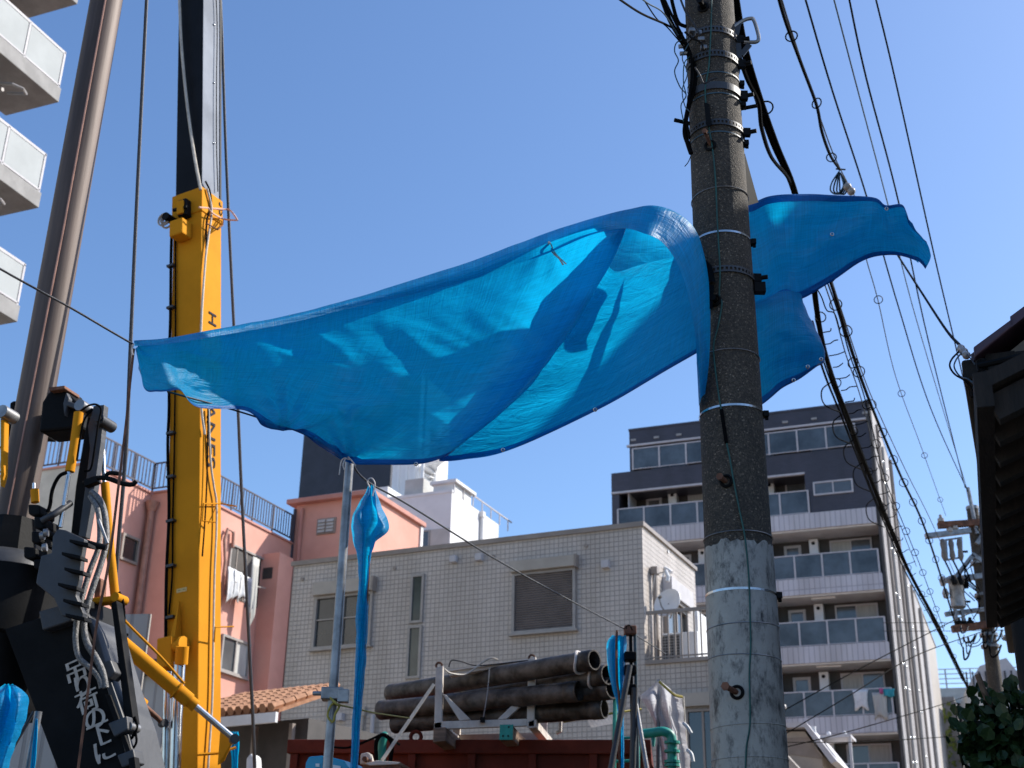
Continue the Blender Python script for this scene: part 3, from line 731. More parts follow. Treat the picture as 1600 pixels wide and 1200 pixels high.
for k, z in enumerate(fl):
    zb = z - .70
    xr = -.16 if k else -.16
    m = MB(); m.box(AL if k == 0 else AL - .6, xr, -.12, .0, zb, z); m.build('balcony_band', M['ribbed_white'], ap)
    m = MB(); m.box(AL if k == 0 else AL - .6, xr, -.005, 1.5, zb - .06, zb + .15); m.build('balcony_slab', M['white_paint'], ap)
    m = MB(); m.box(AL if k == 0 else AL - .6, xr, .0, 1.5, z - .12, z); m.build('balcony_floor', M['concrete_slab'], ap)
    if k:
        rail_panels(-10.9 - 1, -.25, z, 10); flat_back(z, -4.95, curtain=k % 2); flat_back(z, -9.9, curtain=1)
        m = MB(); m.box(-3.2, -2.2, .3, .6, zb - .12, zb - .06); m.build('ceiling_lamp', M['white_paint'], ap)
    else:
        rail_panels(xlb, x6 + .1, z, 7); flat_back(z, -9.6 - 1.6, curtain=1); flat_back(z, -6.7)
# floor 7
x70 = A.f(990, 745)[0]; x71 = A.f(1340, 716)[0]
rail_panels(x70, x71, 22.22, 8)
for x0, x1, c in ((A.f(1018, 712, 1.5)[0], A.f(1075, 708, 1.5)[0], 0), (A.f(1265, 680, 1.5)[0], A.f(1322, 676, 1.5)[0], 1)):
    window(ap, ('f', 1.5), x0, x1, 22.3, 24.0 - .4, 2, M['alu_white'], [M['glass_mid'], M['curtain']] if c else [M['glass_mid'], M['glass_dark']], .07, .07, name='sliding_window')
for px in (1084, 1247):
    xx = A.f(px, 700, 1.3)[0]; m = MB(); m.box(xx - .2, xx + .2, 1.05, 1.5, 22.9, 23.75); a = m.build('aircon_unit', M['white_paint'], ap)
    m = MB(); m.tube([(xx, 1.045, 23.55), (xx, 1.03, 23.55)], .08, 8); m.build('fan', M['dark_steel'], a)
window(ap, ('f', 1.5), A.f(1188, 690, 1.5)[0], A.f(1208, 690, 1.5)[0], 22.3, 23.6, 1, M['alu_white'], M['glass_mid'], .1, .06, name='balcony_door')
for i, px in enumerate((990, 1026, 1061, 1227, 1272, 1352)):
    x, z = A.f(px, 690 - (px - 990) * .12)
    m = MB(); m.box(x - .12, x + .12, -.05, 0, z7b + .18, z7b + .28); m.build('weep_vent', M['alu'], ap)
for i, (px, py, w, h, mm, lb) in enumerate([(1344, 1078, .62, .75, 'cloth_white', 'white shirt hung over a frosted glass balcony of the dark apartments'), (1374, 1082, .6, 1.0, 'curtain', 'pale towel hung at the right end of a frosted glass balcony'), (1388, 1077, .5, .3, 'cloth_teal', 'teal cloth draped beside the pale towel on the frosted balcony'), (1377, 1076, .16, .22, 'cloth_pink', 'small pink cloth clipped between the pale towel and teal cloth')]):
    x, z = A.f(px, py, -.16); garment('laundry', lb, Wd(A, x, -.17 - .03 * i, z), A.e * w, h, M[mm], 'laundry', 'laundry on the dark apartments', 20 + i)

# ================================================================== beige block further down the street, low grey buildings at the far end
Bf = Fr(P(1428, 925, 78), -21.4)
bb = thing('beige_block', 'slim beige building with sunlit flank beyond the dark apartments', 'building', (Bf.o.x, Bf.o.y, 0), Bf.a)
zt = Bf.f(1428, 925)[1]; yb = Bf.s(1470, 1085)[0]
MB().box(-8, 0, 0, yb, 0, zt).build('wall', mat('beige_wall', (0.40, 0.37, 0.34), 0.8, 0, .06, 1), bb)
MB().box(-8.05, .05, -.05, yb + .05, zt, zt + .12).build('coping', M['concrete_slab'], bb)
for i in range(5):
    for j in range(3):
        zz = 3 + i * 3.2; yy = 4 + j * 9
        if zz + 1.4 < zt - .5: window(bb, ('s', 0), yy, yy + 2, zz, zz + 1.4, 2, M['alu'], M['glass_mid'], .1, .08)
Gf = Fr(P(1480, 1075, 110), -14)
gb = thing('grey_hall', 'low grey building with roof railing at the far end of the street', 'building', (Gf.o.x, Gf.o.y, 0), Gf.a)
zt = Gf.f(1480, 1075)[1]
MB().box(-6, 14, 0, 14, 0, zt).build('wall', M['grey_wall'], gb)
for r_ in range(2):
    for i in range(6):
        window(gb, ('f', 0), -4 + i * 2.6, -2.0 + i * 2.6, zt - 3.9 - r_ * 4, zt - 2.3 - r_ * 4, 2, M['alu_white'], M['glass_mid'], .12, .1)
m = MB()
for i in range(11): m.beam((-6 + i * 2, .2, zt), (-6 + i * 2, .2, zt + 1.6), .12, .12)
for h in (.4, .8, 1.2, 1.6): m.beam((-6, .2, zt + h), (14, .2, zt + h), .07, .07)
m.build('roof_railing', M['alu_white'], gb)
m = MB(); m.box(-1, 1.5, -.5, 0, zt - 2.0, zt - 1.6); m.tube([(-1.2, -.6, zt - 1.8), (0, -.9, zt - 1.5), (1.6, -.6, zt - 1.9)], .3, 6); m.build('cable_tray', M['dark_steel'], gb)
Gp = P(1570, 1070, 90)
gg = thing('slatted_gable', 'far grey slatted gable roof behind the second pole', 'roof', (Gp.x, Gp.y, 0), R(-14))
zb = Gp.z - .3
m = MB(); m.hexa([(-2.6, 0, 0), (2.6, 0, 0), (2.6, 0, zb), (-2.6, 0, zb)], [(-2.6, 8, 0), (2.6, 8, 0), (2.6, 8, zb), (-2.6, 8, zb)]); m.build('wall', M['grey_wall'], gg)
m = MB(); m.hexa([(-2.6, -.2, zb), (1.6, -.2, zb), (.3, -.2, zb + 2.1), (-1.5, -.2, zb + 1.6)], [(-2.6, 8, zb), (1.6, 8, zb), (.3, 8, zb + 2.1), (-1.5, 8, zb + 1.6)]); m.build('roof', M['alu_white'], gg)
for i in range(9):
    MB().box(-2.5 + i * .42, -2.4 + i * .42, -.32, -.22, zb, zb + 1.2).build('slat', M['grey_steel'], gg)
cg = thing('crosswise_facade', 'pale building wall with fresh green creeper at the street end', 'building', (P(1462, 1160, 96).x, 96, 0), R(-21))
MB().box(-1.6, 1.6, 0, 5, 0, P(1460, 1090, 96).z).build('wall', M['concrete_slab'], cg)
m = MB(); zz = P(1460, 1100, 96).z
for i in range(260):
    z = random.uniform(2, zz); x = random.gauss(.9, .22); s = random.uniform(.08, .2); a = random.uniform(0, 6.3)
    c, q = math.cos(a) * s, math.sin(a) * s
    m.add([(x - c, -.08, z - q), (x + q, -.14, z - c), (x + c, -.08, z + q), (x - q, -.03, z + c)], [(0, 1, 2, 3)])
m.build('creeper', M['fresh_leaf'], cg, kind='stuff')

# ================================================================== tall balconied apartment block (upper left)
Bl = Fr(P(92, 160, 26), -22)
bl = thing('balcony_apartments', 'tall apartment block at upper left with grey slabs and pale glazed balcony fronts', 'apartment building', (Bl.o.x, Bl.o.y, 0), Bl.a)
zs0 = P(92, 160, 26).z                                   # slab underside corner, right end of the stack
MB().box(-14, -1.62, -16, -.35, 0, zs0 + 6).build('wall', M['grey_wall'], bl)
for k in range(-2, 3):
    z = zs0 + 2.93 * k
    m = MB(); m.box(-1.6, 0, -16, 0, z, z + .40); m.build('balcony_slab', M['concrete_slab'], bl, bevel=.015)
    f = MB(); zz = z + .40
    f.box(-.08, -.03, -16, -.05, zz + .98, zz + 1.05); f.box(-.08, -.03, -16, -.05, zz + .04, zz + .08); f.box(-1.5, -.03, -.08, -.03, zz + .98, zz + 1.05); f.box(-1.5, -.03, -.08, -.03, zz + .04, zz + .08)
    fr_ = f.build('balcony_rail', M['alu_white'], bl)
    for i in range(13):
        ya = -.06 - i * 1.22
        MB().box(-.085, -.03, ya - .03, ya + .03, zz, zz + 1.02).build('rail_post', M['alu_white'], fr_)
        MB().box(-.06, -.04, ya - 1.17, ya - .05, zz + .08, zz + .98).build('front_panel', M['pale_panel'], fr_)
    MB().box(-1.45, -.10, -.06, -.045, zz + .08, zz + .98).build('end_panel', M['pale_panel'], fr_)
    m = MB(); m.tube([(-1.0, -1.4, z - .01), (-1.0, -1.4, z - .42), (-.35, -1.4, z - .5)], .05, 6)
    m.tube([(-.4, -1.6, z - .45), (.14, -1.6, z - .62), (.26, -1.4, z - .64), (.18, -1.2, z - .62), (-.4, -1.2, z - .45)], .035, 6); m.build('laundry_arm', M['alu'], bl)
    window(bl, ('s', -1.62), -3.4, -1.4, zz + .1, zz + 2.0, 2, M['alu'], M['glass_dark'], .07, .06, name='sliding_window')

# ================================================================== utility pole
PX, PY = 1.084, 5.95
up = thing('utility_pole', 'speckled concrete utility pole with pale painted foot, nearest the camera', 'utility pole', (PX, PY, 0))
rad = lambda z: .1652 - (z - 2.37) * .0066
def psurf(x, y, off=0.0):                  # point on the pole's near surface seen at a photo position
    d = ray(x, y); r = .15
    for _ in range(4):
        a = d.x * d.x + d.y * d.y; ox, oy = CAM.x - PX, CAM.y - PY
        b = 2 * (ox * d.x + oy * d.y); c = ox * ox + oy * oy - r * r
        disc = b * b - 4 * a * c
        t = (-b - math.sqrt(disc)) / (2 * a) if disc > 0 else -b / (2 * a)
        p = CAM + d * t; r = rad(p.z) + off
    return p
def zp(y, x=1130): return psurf(x, y).z
n = 64
m = MB(); m.tube([(0, 0, z) for z in (0, 2, 4, 6, 8, 10.5)], [rad(z) for z in (0, 2, 4, 6, 8, 10.5)], n); m.build('shaft', M['pole_concrete'], up, smooth=True)
ze = zp(846)
m = MB(); vs = []; lv = [0, 1.2, 2.2, 2.8, ze - .06, ze]
for j, z in enumerate(lv):
    for k in range(n):
        an = 2 * math.pi * k / n
        zz = z + (.030 * noise.noise(Vector((math.cos(an) * 3, math.sin(an) * 3, 3))) + .02 * noise.noise(Vector((math.cos(an) * 9, math.sin(an) * 9, 7))) if j == 5 else 0)
        r = rad(zz) + (.0035 if j < 5 else .0015); vs.append((r * math.cos(an), r * math.sin(an), zz))
m.add(vs, [(j * n + k, j * n + (k + 1) % n, (j + 1) * n + (k + 1) % n, (j + 1) * n + k) for j in range(len(lv) - 1) for k in range(n)])
m.build('painted_foot', M['pole_paint'], up, smooth='all')
def arc(z, off, a0=0, a1=360, k=48, tilt=0.0):
    out = []
    for i in range(k + 1):
        an = R(a0 + (a1 - a0) * i / k); r = rad(z) + off
        out.append((r * math.cos(an), r * math.sin(an), z + tilt * math.cos(an)))
    return out
def strip(mb, z, h, a0=0, a1=360, off=.004, t=.003, k=48, tilt=0):
    vs = []
    for i in range(k + 1):
        an = R(a0 + (a1 - a0) * i / k)
        for dz, dr in ((-h / 2, off), (h / 2, off), (h / 2, off + t), (-h / 2, off + t)):
            zz = z + dz + tilt * math.cos(an); r = rad(zz) + dr; vs.append((r * math.cos(an), r * math.sin(an), zz))
    fs = []
    for i in range(k):
        for q in range(4): fs.append((i * 4 + q, i * 4 + (q + 1) % 4, (i + 1) * 4 + (q + 1) % 4, (i + 1) * 4 + q))
    fs += [(0, 1, 2, 3), (k * 4 + 3, k * 4 + 2, k * 4 + 1, k * 4)]
    return mb.add(vs, fs)
for y, x in ((292, 1120), (545, 1140), (829, 1150), (972, 1160), (1022, 1165), (1130, 1165), (1182, 1168)):
    MB().tube(arc(zp(y, x), .0035, tilt=random.uniform(-.006, .006))[:-1], .0028, 5, closed=True).build('binding_wire', M['galv'] if y < 1100 else M['pole_paint'], up)
for y, x in ((361, 1130), (632, 1145), (919, 1160), (113, 1112), (146, 1112), (206, 1118)):
    z = zp(y, x); b = strip(MB(), z, .011 if y > 300 else .008, off=.003, t=.002, tilt=random.uniform(-.004, .004)).build('steel_strap', M['chrome'] if y > 300 else M['blue_cable'], up)
    q = MB(); r = rad(z); q.box(r * .97, r * 1.06 + .012, -.055, -.015, z - .014, z + .014); q.tube([(r + .005, -.035, z - .022), (r + .02, -.035, z - .022)], .008, 8); q.build('buckle', M['dark_steel'], b)
def slotted(y, x, h, a0=180, a1=380, slot=True):
    z = zp(y, x); m = MB()
    if slot:
        strip(m, z + h * .36, h * .28, a0, a1, .005, .004); strip(m, z - h * .36, h * .28, a0, a1, .005, .004)
        kk = int((a1 - a0) / 8)
        for i in range(kk):
            s = a0 + (a1 - a0) * i / kk; strip(m, z, h * .46, s, s + (a1 - a0) / kk * .45, .005, .004, 2)
    else: strip(m, z, h, a0, a1, .005, .004)
    b = m.build('pole_band', M['grey_steel'], up)
    q = MB(); an = R(-18); r = rad(z) + .02; c = Vector((r * math.cos(an), r * math.sin(an), z)); q.beam(c - Vector((0, 0, h * .6)), c + Vector((0, 0, h * .6)), .03, .04); q.tube([c, c + Vector((.05, -.02, 0))], .012, 8)
    q.build('band_bolt', M['dark_steel'], b)
    return z
slotted(46, 1110, .04); slotted(84, 1110, .042); slotted(134, 1112, .045, slot=False); slotted(191, 1118, .036); slotted(420, 1140, .036)
def step(x, y, ln, m_, r=.011, collar=True, aim=None):
    p = psurf(x, y); q = p - Vector((PX, PY, 0)); nrm = Vector((q.x, q.y, 0)).normalized()
    b = MB().tube([q - nrm * .02, q + nrm * ln + Vector(aim or (0, 0, 0))], r, 8).build('step_bolt', M[m_], up, smooth=True)
    MB().tube([q + nrm * ln + Vector(aim or (0, 0, 0)), q + nrm * (ln + .014) + Vector(aim or (0, 0, 0))], r * 1.5, 6).build('bolt_head', M[m_], b)
    if collar: MB().ring(q + nrm * .004, .026, .008, 18, nrm).build('socket', M['dark_steel'], b, smooth=True)
step(1152, 1082, .075, 'rusty', .013, True, (-.03, 0, .012)); step(1135, 752, .03, 'rusty', .012, True, (-.02, 0, .01))
step(1110, 228, .06, 'rusty', .010, True, (-.01, 0, .05)); step(1099, 12, .06, 'dark_steel', .014, True); step(1118, 470, .03, 'dark_steel', .012, True)
for y, s in ((146, 1), (171, -1)):
    z = zp(y, 1112); MB().tube([(s * (rad(z) - .01), .0, z), (s * (rad(z) + .085), -.02, z + .01)], .011, 8).build('step_bolt', M['dark_steel'], up, smooth=True)
z = zp(435, 1140); r = rad(z); MB().box(r - .01, r + .05, -.07, -.03, z - .03, z + .03).build('band_block', M['dark_steel'], up, bevel=.004)
# dark clamps with wedge plates
for pts_ in ([(1100, 160), (1108, 162), (1112, 195), (1104, 198)], [(1092, 395), (1112, 415), (1118, 440), (1100, 440)], [(1098, 440), (1116, 446), (1113, 484), (1099, 478)]):
    a = [psurf(x, y, .006) - Vector((PX, PY, 0)) for x, y in pts_]; b = [psurf(x, y, .04) - Vector((PX, PY, 0)) for x, y in pts_]
    MB().hexa(a, b).build('clamp_plate', M['dark_steel'], up)
# rounded grey handle at the top right
hz = lambda x, y: P(x, y, 5.9) - Vector((PX, PY, 0))
MB().tube(cr([hz(1144, 44), hz(1160, 33), hz(1172, 29), hz(1178, 32), hz(1185, 55), hz(1184, 64), hz(1176, 66), hz(1156, 65), hz(1145, 64)], 5), .011, 8).build('loop_handle', M['galv'], up, smooth=True)
m = MB(); m.beam(hz(1153, 36), hz(1146, 66), .012, .04); m.beam(hz(1171, 70), hz(1158, 86), .012, .03); m.beam(hz(1150, 60), hz(1153, 92), .02, .045); m.build('handle_bracket', M['grey_steel'], up)
# cables fixed to the pole: the green earth wire and the dark bundle on the left
gw = [(1113, -30), (1111, 40), (1108, 100), (1104, 125), (1102, 150), (1108, 200), (1113, 230), (1118, 280), (1121, 350), (1125, 420), (1124, 460), (1128, 475), (1122, 510), (1115, 540), (1118, 580), (1125, 630), (1129, 650), (1135, 690), (1141, 720), (1146, 750), (1156, 800), (1164, 840), (1170, 900), (1172, 960), (1173, 1010), (1171, 1050), (1172, 1110), (1171, 1140), (1166, 1170), (1164, 1230), (1160, 1300)]
MB().tube(cr([psurf(x, y, .007) - Vector((PX, PY, 0)) for x, y in gw], 4), .0042, 6).build('earth_wire', M['green_wire'], up, smooth=True)
MB().tube(cr([psurf(x, y, .01) - Vector((PX, PY, 0)) for x, y in ((1127, 640), (1131, 665), (1135, 692))], 4), .009, 8).build('wire_sleeve', M['black_cable'], up, smooth=True)
def cab(pts, r, m_='black_cable', Y=5.95, nm='cable', par=up):
    w = [P(x, y, Y if len(q) == 0 else q[0]) for x, y, *q in pts]
    return MB().tube(cr(w, 6), r, 7).build(nm, M[m_], par, w=True, smooth=True)
cab([(1028, -20), (1046, 30), (1064, 62), (1078, 90), (1086, 110), (1084, 140), (1075, 170), (1070, 205), (1075, 225), (1080, 240)], .013, Y=5.86)
cab([(1020, -40), (1048, 20), (1068, 60), (1080, 88), (1080, 130), (1073, 180), (1077, 215)], .008, Y=5.84)
cab([(1046, -20), (1052, 10), (1060, 35), (1072, 42)], .011, Y=5.9)
cab([(1060, -10), (1072, 20), (1084, 38), (1094, 55)], .006, 'wire_rope', Y=5.8)
cab([(1075, 60), (1058, 66), (1054, 80), (1060, 95), (1054, 112), (1062, 135), (1072, 148), (1066, 160)], .0035, 'blue_cable', Y=5.85)
cab([(1078, 88), (1069, 100), (1068, 130), (1072, 150), (1064, 165), (1068, 190)], .003, 'green_wire', Y=5.85)
cab([(1076, 68), (1066, 90), (1074, 115), (1066, 140), (1070, 165), (1078, 175)], .003, 'blue_cable', Y=5.83)
cab([(1086, 105), (1094, 118), (1100, 130), (1112, 124), (1120, 122)], .005, 'wire_rope', Y=5.76)
cab([(1070, 50), (1082, 60), (1095, 66), (1100, 78)], .006, 'dark_steel', Y=5.78)
cab([(1077, 212), (1080, 238), (1076, 252), (1070, 260)], .0025, 'black_cable', Y=5.86)
for x, y in ((1082, 48), (1092, 52), (1096, 62), (1100, 75)):
    p = psurf(x, y, .01) - Vector((PX, PY, 0)); MB().box(p.x - .02, p.x + .015, p.y - .015, p.y + .015, p.z - .012, p.z + .012).build('cable_clamp', M['galv'], up, bevel=.003)
for x, y in ((1066, 73), (1068, 84)):
    p = P(x, y, 5.86) - Vector((PX, PY, 0)); MB().tube([p - Vector((.02, 0, 0)), p + Vector((.02, 0, .005))], .012, 8).build('connector', M['galv'], up)
a = [P(1160, 240, 6.05), P(1172, 275, 6.1), P(1180, 312, 6.15)]
m = MB(); m.hexa([P(1158, 242, 6.0), P(1164, 240, 6.0), P(1185, 316, 6.1), P(1166, 322, 6.05)], [P(1158, 242, 6.06), P(1164, 240, 6.06), P(1185, 316, 6.16), P(1166, 322, 6.12)])
m.build('cable_cover', M['boom_black'], up, w=True)

# ================================================================== the big blue tarp
def patch(rows, nu, nv, amp=.012, seed=0, sc_=(3.2, 5.0), ties=()):
    ax = [[P(*q) for q in col] for col in rows]
    cols = [cr(col, nv) for col in ax]
    grid = list(zip(*[c for c in cols]))
    grid = [cr(list(r), nu) for r in grid]                  # [v][u]
    H, W = len(grid), len(grid[0]); out = [list(r) for r in grid]
    for j in range(H):
        for i in range(W):
            du = grid[j][min(i + 1, W - 1)] - grid[j][max(i - 1, 0)]; dv = grid[min(j + 1, H - 1)][i] - grid[max(j - 1, 0)][i]
            nn = du.cross(dv)
            if nn.length < 1e-9: continue
            nn.normalize(); p = grid[j][i]
            w = noise.noise(Vector((p.x * sc_[0] + seed, p.z * sc_[1], seed * .7))) + .5 * noise.noise(Vector((p.x * 7 + p.z * 4, p.z * 13 - p.x * 3, seed)))
            ev = min(1, 4 * min(j, H - 1 - j) / H + .15)
            add = 0.0
            if ties:                       # creases fanning out from the tied points and long slack folds
                x, y, _ = proj(p)
                for k_, (tx, ty, A_, n_) in enumerate(ties):
                    r_ = math.hypot(x - tx, y - ty); th_ = math.atan2(y - ty, x - tx)
                    add += A_ * math.sin(n_ * th_ + k_) * math.exp(-r_ / 95) * min(1, r_ / 14)
                q = x * .86 + y * .5; t_ = -x * .5 + y * .86
                fd = max(0.0, min(1.0, (W * .66 - i) / (W * .1))) + .12
                add += fd * .024 * noise.noise(Vector((q / 210, t_ / 52, seed + 3))) * min(1, 4 * min(j, H - 1 - j) / H)
                add += fd * .007 * (1 - abs(noise.noise(Vector((q / 120 + 9, t_ / 30, seed)))) * 4) * min(1, 4 * min(j, H - 1 - j) / H)
            out[j][i] = p + nn * (amp * w * ev + add)
    return out
def grid_mb(mb, g):
    H, W = len(g), len(g[0]); b = len(mb.v)
    if mb.uv is None: mb.uv = []
    us = [0.0]
    for i in range(1, W): us.append(us[-1] + (g[H // 2][i] - g[H // 2][i - 1]).length)
    vs = [0.0]
    for j in range(1, H): vs.append(vs[-1] + (g[j][W // 2] - g[j - 1][W // 2]).length)
    mb.add([p for r in g for p in r], [(j * W + i, j * W + i + 1, (j + 1) * W + i + 1, (j + 1) * W + i) for j in range(H - 1) for i in range(W - 1)])
    mb.uv += [(us[i], vs[j]) for j in range(H) for i in range(W)]
tp = thing('blue_tarp', 'huge torn blue tarpaulin blowing in the wind and wrapped round the utility pole', 'tarpaulin', P(700, 600, 6.5))
CF = [
 [(209, 536, 5.0), (209, 538, 5.0), (209, 540, 5.0), (210, 542, 5.0), (211, 545, 5.0)],
 [(232, 537, 5.06), (229, 552, 5.13), (225, 570, 5.15), (222, 590, 5.12), (226, 605, 5.08)],
 [(262, 531, 5.15), (258, 552, 5.26), (255, 572, 5.3), (252, 595, 5.22), (248, 611, 5.18)],
 [(300, 523, 5.28), (292, 550, 5.42), (284, 575, 5.46), (277, 596, 5.36), (281, 609, 5.28)],
 [(350, 517, 5.45), (345, 550, 5.62), (335, 580, 5.68), (320, 612, 5.66), (306, 633, 5.5)],
 [(450, 499, 5.7), (440, 540, 5.92), (425, 580, 6.0), (400, 620, 5.94), (380, 642, 5.8)],
 [(500, 487, 5.8), (490, 540, 6.06), (474, 584, 6.16), (442, 636, 6.05), (412, 663, 5.92)],
 [(545, 476, 5.9), (535, 530, 6.18), (515, 590, 6.3), (486, 645, 6.2), (442, 673, 6.05)],
 [(600, 464, 6.0), (588, 525, 6.3), (562, 595, 6.38), (520, 650, 6.36), (470, 676, 6.2)],
 [(640, 455, 6.05), (630, 520, 6.36), (605, 590, 6.5), (560, 655, 6.42), (505, 700, 6.42)],
 [(740, 430, 6.15), (720, 505, 6.5), (685, 585, 6.66), (635, 660, 6.66), (545, 722, 6.65)],
 [(850, 392, 6.2), (815, 480, 6.55), (765, 575, 6.76), (700, 660, 6.8), (615, 726, 6.75)],
 [(920, 362, 6.0), (880, 455, 6.40), (825, 560, 6.7), (750, 655, 6.78), (665, 723, 6.8)],
 [(978, 352, 5.74), (940, 437, 6.22), (872, 545, 6.58), (790, 640, 6.72), (700, 712, 6.82)],
 [(972, 358, 6.02), (930, 445, 6.44), (862, 550, 6.76), (780, 645, 6.9), (690, 715, 6.96)],
 [(950, 405, 6.62), (905, 480, 6.8), (845, 565, 6.95), (770, 650, 7.04), (690, 720, 7.02)],
 [(962, 424, 6.66), (910, 495, 6.80), (850, 575, 6.92), (785, 652, 6.98), (725, 717, 6.98)],
 [(1000, 414, 6.40), (955, 490, 6.52), (905, 570, 6.62), (850, 643, 6.70), (795, 703, 6.74)],
 [(1045, 403, 6.22), (1015, 470, 6.28), (985, 540, 6.32), (955, 600, 6.36), (932, 641, 6.38)],
 [(1085, 395, 6.16), (1075, 440, 6.18), (1060, 490, 6.20), (1045, 540, 6.20), (1035, 582, 6.20)],
 [(1125, 382, 6.13), (1120, 420, 6.14), (1116, 460, 6.14), (1110, 500, 6.14), (1104, 542, 6.14)]]
CI = [  # dark inside between the arch and the rear sheet
 [(985, 345, 6.95), (960, 370, 7.05), (940, 405, 7.10), (935, 440, 7.08)],
 [(1010, 342, 7.0), (1000, 365, 7.12), (995, 395, 7.16), (990, 432, 7.14)],
 [(1050, 345, 7.0), (1048, 368, 7.1), (1046, 395, 7.14), (1044, 425, 7.10)],
 [(1085, 352, 6.95), (1086, 372, 7.0), (1087, 395, 7.04), (1088, 420, 7.0)],
 [(1125, 350, 6.85), (1125, 370, 6.9), (1125, 390, 6.9), (1125, 410, 6.85)]]
CB = [  # the rolled upper hem running into the arched band; inner edge, face, crown, back
 [(209, 536, 5.0), (209, 535, 5.0), (209, 534, 5.0), (210, 534, 5.01)],
 [(262, 532, 5.15), (262, 530, 5.14), (262, 528, 5.16), (264, 529, 5.18)],
 [(350, 518, 5.45), (350, 515, 5.43), (350, 512, 5.47), (352, 514, 5.50)],
 [(450, 500, 5.7), (450, 496, 5.67), (450, 493, 5.73), (452, 496, 5.77)],
 [(545, 477, 5.9), (545, 472, 5.86), (545, 468, 5.94), (548, 471, 5.99)],
 [(640, 456, 6.05), (640, 447, 6.0), (640, 439, 6.1), (644, 442, 6.15)],
 [(740, 431, 6.15), (740, 419, 6.08), (740, 407, 6.2), (745, 410, 6.25)],
 [(800, 409, 6.18), (800, 396, 6.1), (800, 384, 6.22), (806, 387, 6.28)],
 [(850, 393, 6.2), (850, 378, 6.1), (850, 365, 6.22), (858, 367, 6.28)],
 [(920, 363, 6.0), (920, 351, 5.90), (922, 342, 5.98), (930, 343, 6.06)],
 [(972, 352, 5.72), (974, 340, 5.70), (980, 328, 5.76), (986, 331, 5.86)],
 [(1006, 360, 5.56), (1013, 343, 5.575), (1020, 322, 5.61), (1026, 326, 5.72)],
 [(1030, 375, 5.57), (1044, 355, 5.60), (1056, 333, 5.645), (1062, 338, 5.75)],
 [(1050, 397, 5.60), (1067, 376, 5.635), (1082, 355, 5.68), (1087, 360, 5.78)],
 [(1065, 427, 5.64), (1081, 408, 5.67), (1095, 388, 5.71), (1099, 392, 5.80)],
 [(1076, 465, 5.68), (1090, 452, 5.70), (1103, 440, 5.735), (1108, 442, 5.80)],
 [(1086, 520, 5.74), (1094, 512, 5.72), (1104, 505, 5.76), (1110, 505, 5.82)],
 [(1089, 575, 5.84), (1094, 570, 5.77), (1102, 565, 5.78), (1108, 563, 5.84)],
 [(1092, 635, 5.92), (1094, 628, 5.83), (1097, 620, 5.83), (1102, 615, 5.88)]]
CU = [
 [(1125, 335, 6.25), (1125, 370, 6.28), (1128, 410, 6.3), (1130, 450, 6.28), (1135, 490, 6.28)],
 [(1172, 320, 6.28), (1178, 365, 6.36), (1182, 415, 6.40), (1185, 455, 6.44), (1185, 480, 6.44)],
 [(1205, 307, 6.32), (1210, 350, 6.44), (1215, 395, 6.46), (1220, 430, 6.56), (1222, 464, 6.58)],
 [(1255, 304, 6.38), (1255, 345, 6.42), (1252, 390, 6.54), (1250, 430, 6.60), (1252, 466, 6.66)],
 [(1310, 306, 6.46), (1305, 340, 6.56), (1302, 375, 6.56), (1300, 405, 6.68), (1302, 437, 6.74)],
 [(1365, 309, 6.56), (1360, 332, 6.60), (1358, 355, 6.66), (1356, 380, 6.72), (1352, 405, 6.80)],
 [(1384, 321, 6.62), (1385, 340, 6.68), (1388, 360, 6.70), (1390, 380, 6.78), (1396, 398, 6.84)],
 [(1411, 321, 6.64), (1415, 338, 6.68), (1418, 358, 6.76), (1424, 385, 6.82), (1430, 406, 6.88)],
 [(1421, 352, 6.72), (1430, 362, 6.76), (1436, 374, 6.80), (1440, 392, 6.84), (1440, 412, 6.90)],
 [(1448, 378, 6.80), (1452, 388, 6.83), (1454, 398, 6.86), (1452, 408, 6.88), (1446, 420, 6.92)]]
CL = [
 [(1135, 480, 6.22), (1138, 530, 6.26), (1140, 580, 6.3), (1145, 620, 6.32), (1150, 652, 6.34)],
 [(1185, 470, 6.36), (1187, 520, 6.40), (1188, 560, 6.44), (1190, 600, 6.48), (1191, 631, 6.5)],
 [(1222, 455, 6.50), (1225, 500, 6.46), (1226, 540, 6.52), (1225, 575, 6.60), (1222, 606, 6.64)],
 [(1250, 458, 6.58), (1254, 500, 6.56), (1258, 535, 6.56), (1256, 565, 6.66), (1250, 591, 6.70)],
 [(1254, 470, 6.64), (1269, 505, 6.64), (1280, 535, 6.66), (1281, 556, 6.72), (1274, 574, 6.76)],
 [(1256, 474, 6.7), (1273, 508, 6.72), (1285, 540, 6.74), (1284, 562, 6.78), (1277, 572, 6.8)]]
gF = patch(CF, 9, 22, .012, 1.3, ties=((208, 538, .003, 9), (283, 609, .005, 10), (442, 674, .020, 11), (545, 722, .020, 12), (857, 380, .010, 8))); gI = patch(CI, 6, 8, .008, 4.1); gB = patch(CB, 7, 6, .005, 2.2); gU = patch(CU, 9, 16, .030, 6.4, (3.2, 5)); gL = patch(CL, 9, 14, .026, 9.1, (5, 3.4))
for i_, c_ in enumerate(CB[:12]):          # the hem overlaps the sheet below it
    x_, y_, Y_ = c_[0]; c_[0] = (x_ + 1, y_ + 5, Y_ - .03)
gB = patch(CB, 7, 6, .005, 2.2)
def shade_layer(c, n_, dY, k_):            # extra hidden layer added behind the tail to keep sun off the sheets
    c = c[:n_]; mx_ = sum(p[0] for q in c for p in q) / sum(len(q) for q in c); my_ = sum(p[1] for q in c for p in q) / sum(len(q) for q in c)
    return [[(mx_ + (x - mx_) * k_, my_ + (y - my_) * k_, Y + dY) for x, y, Y in q] for q in c]
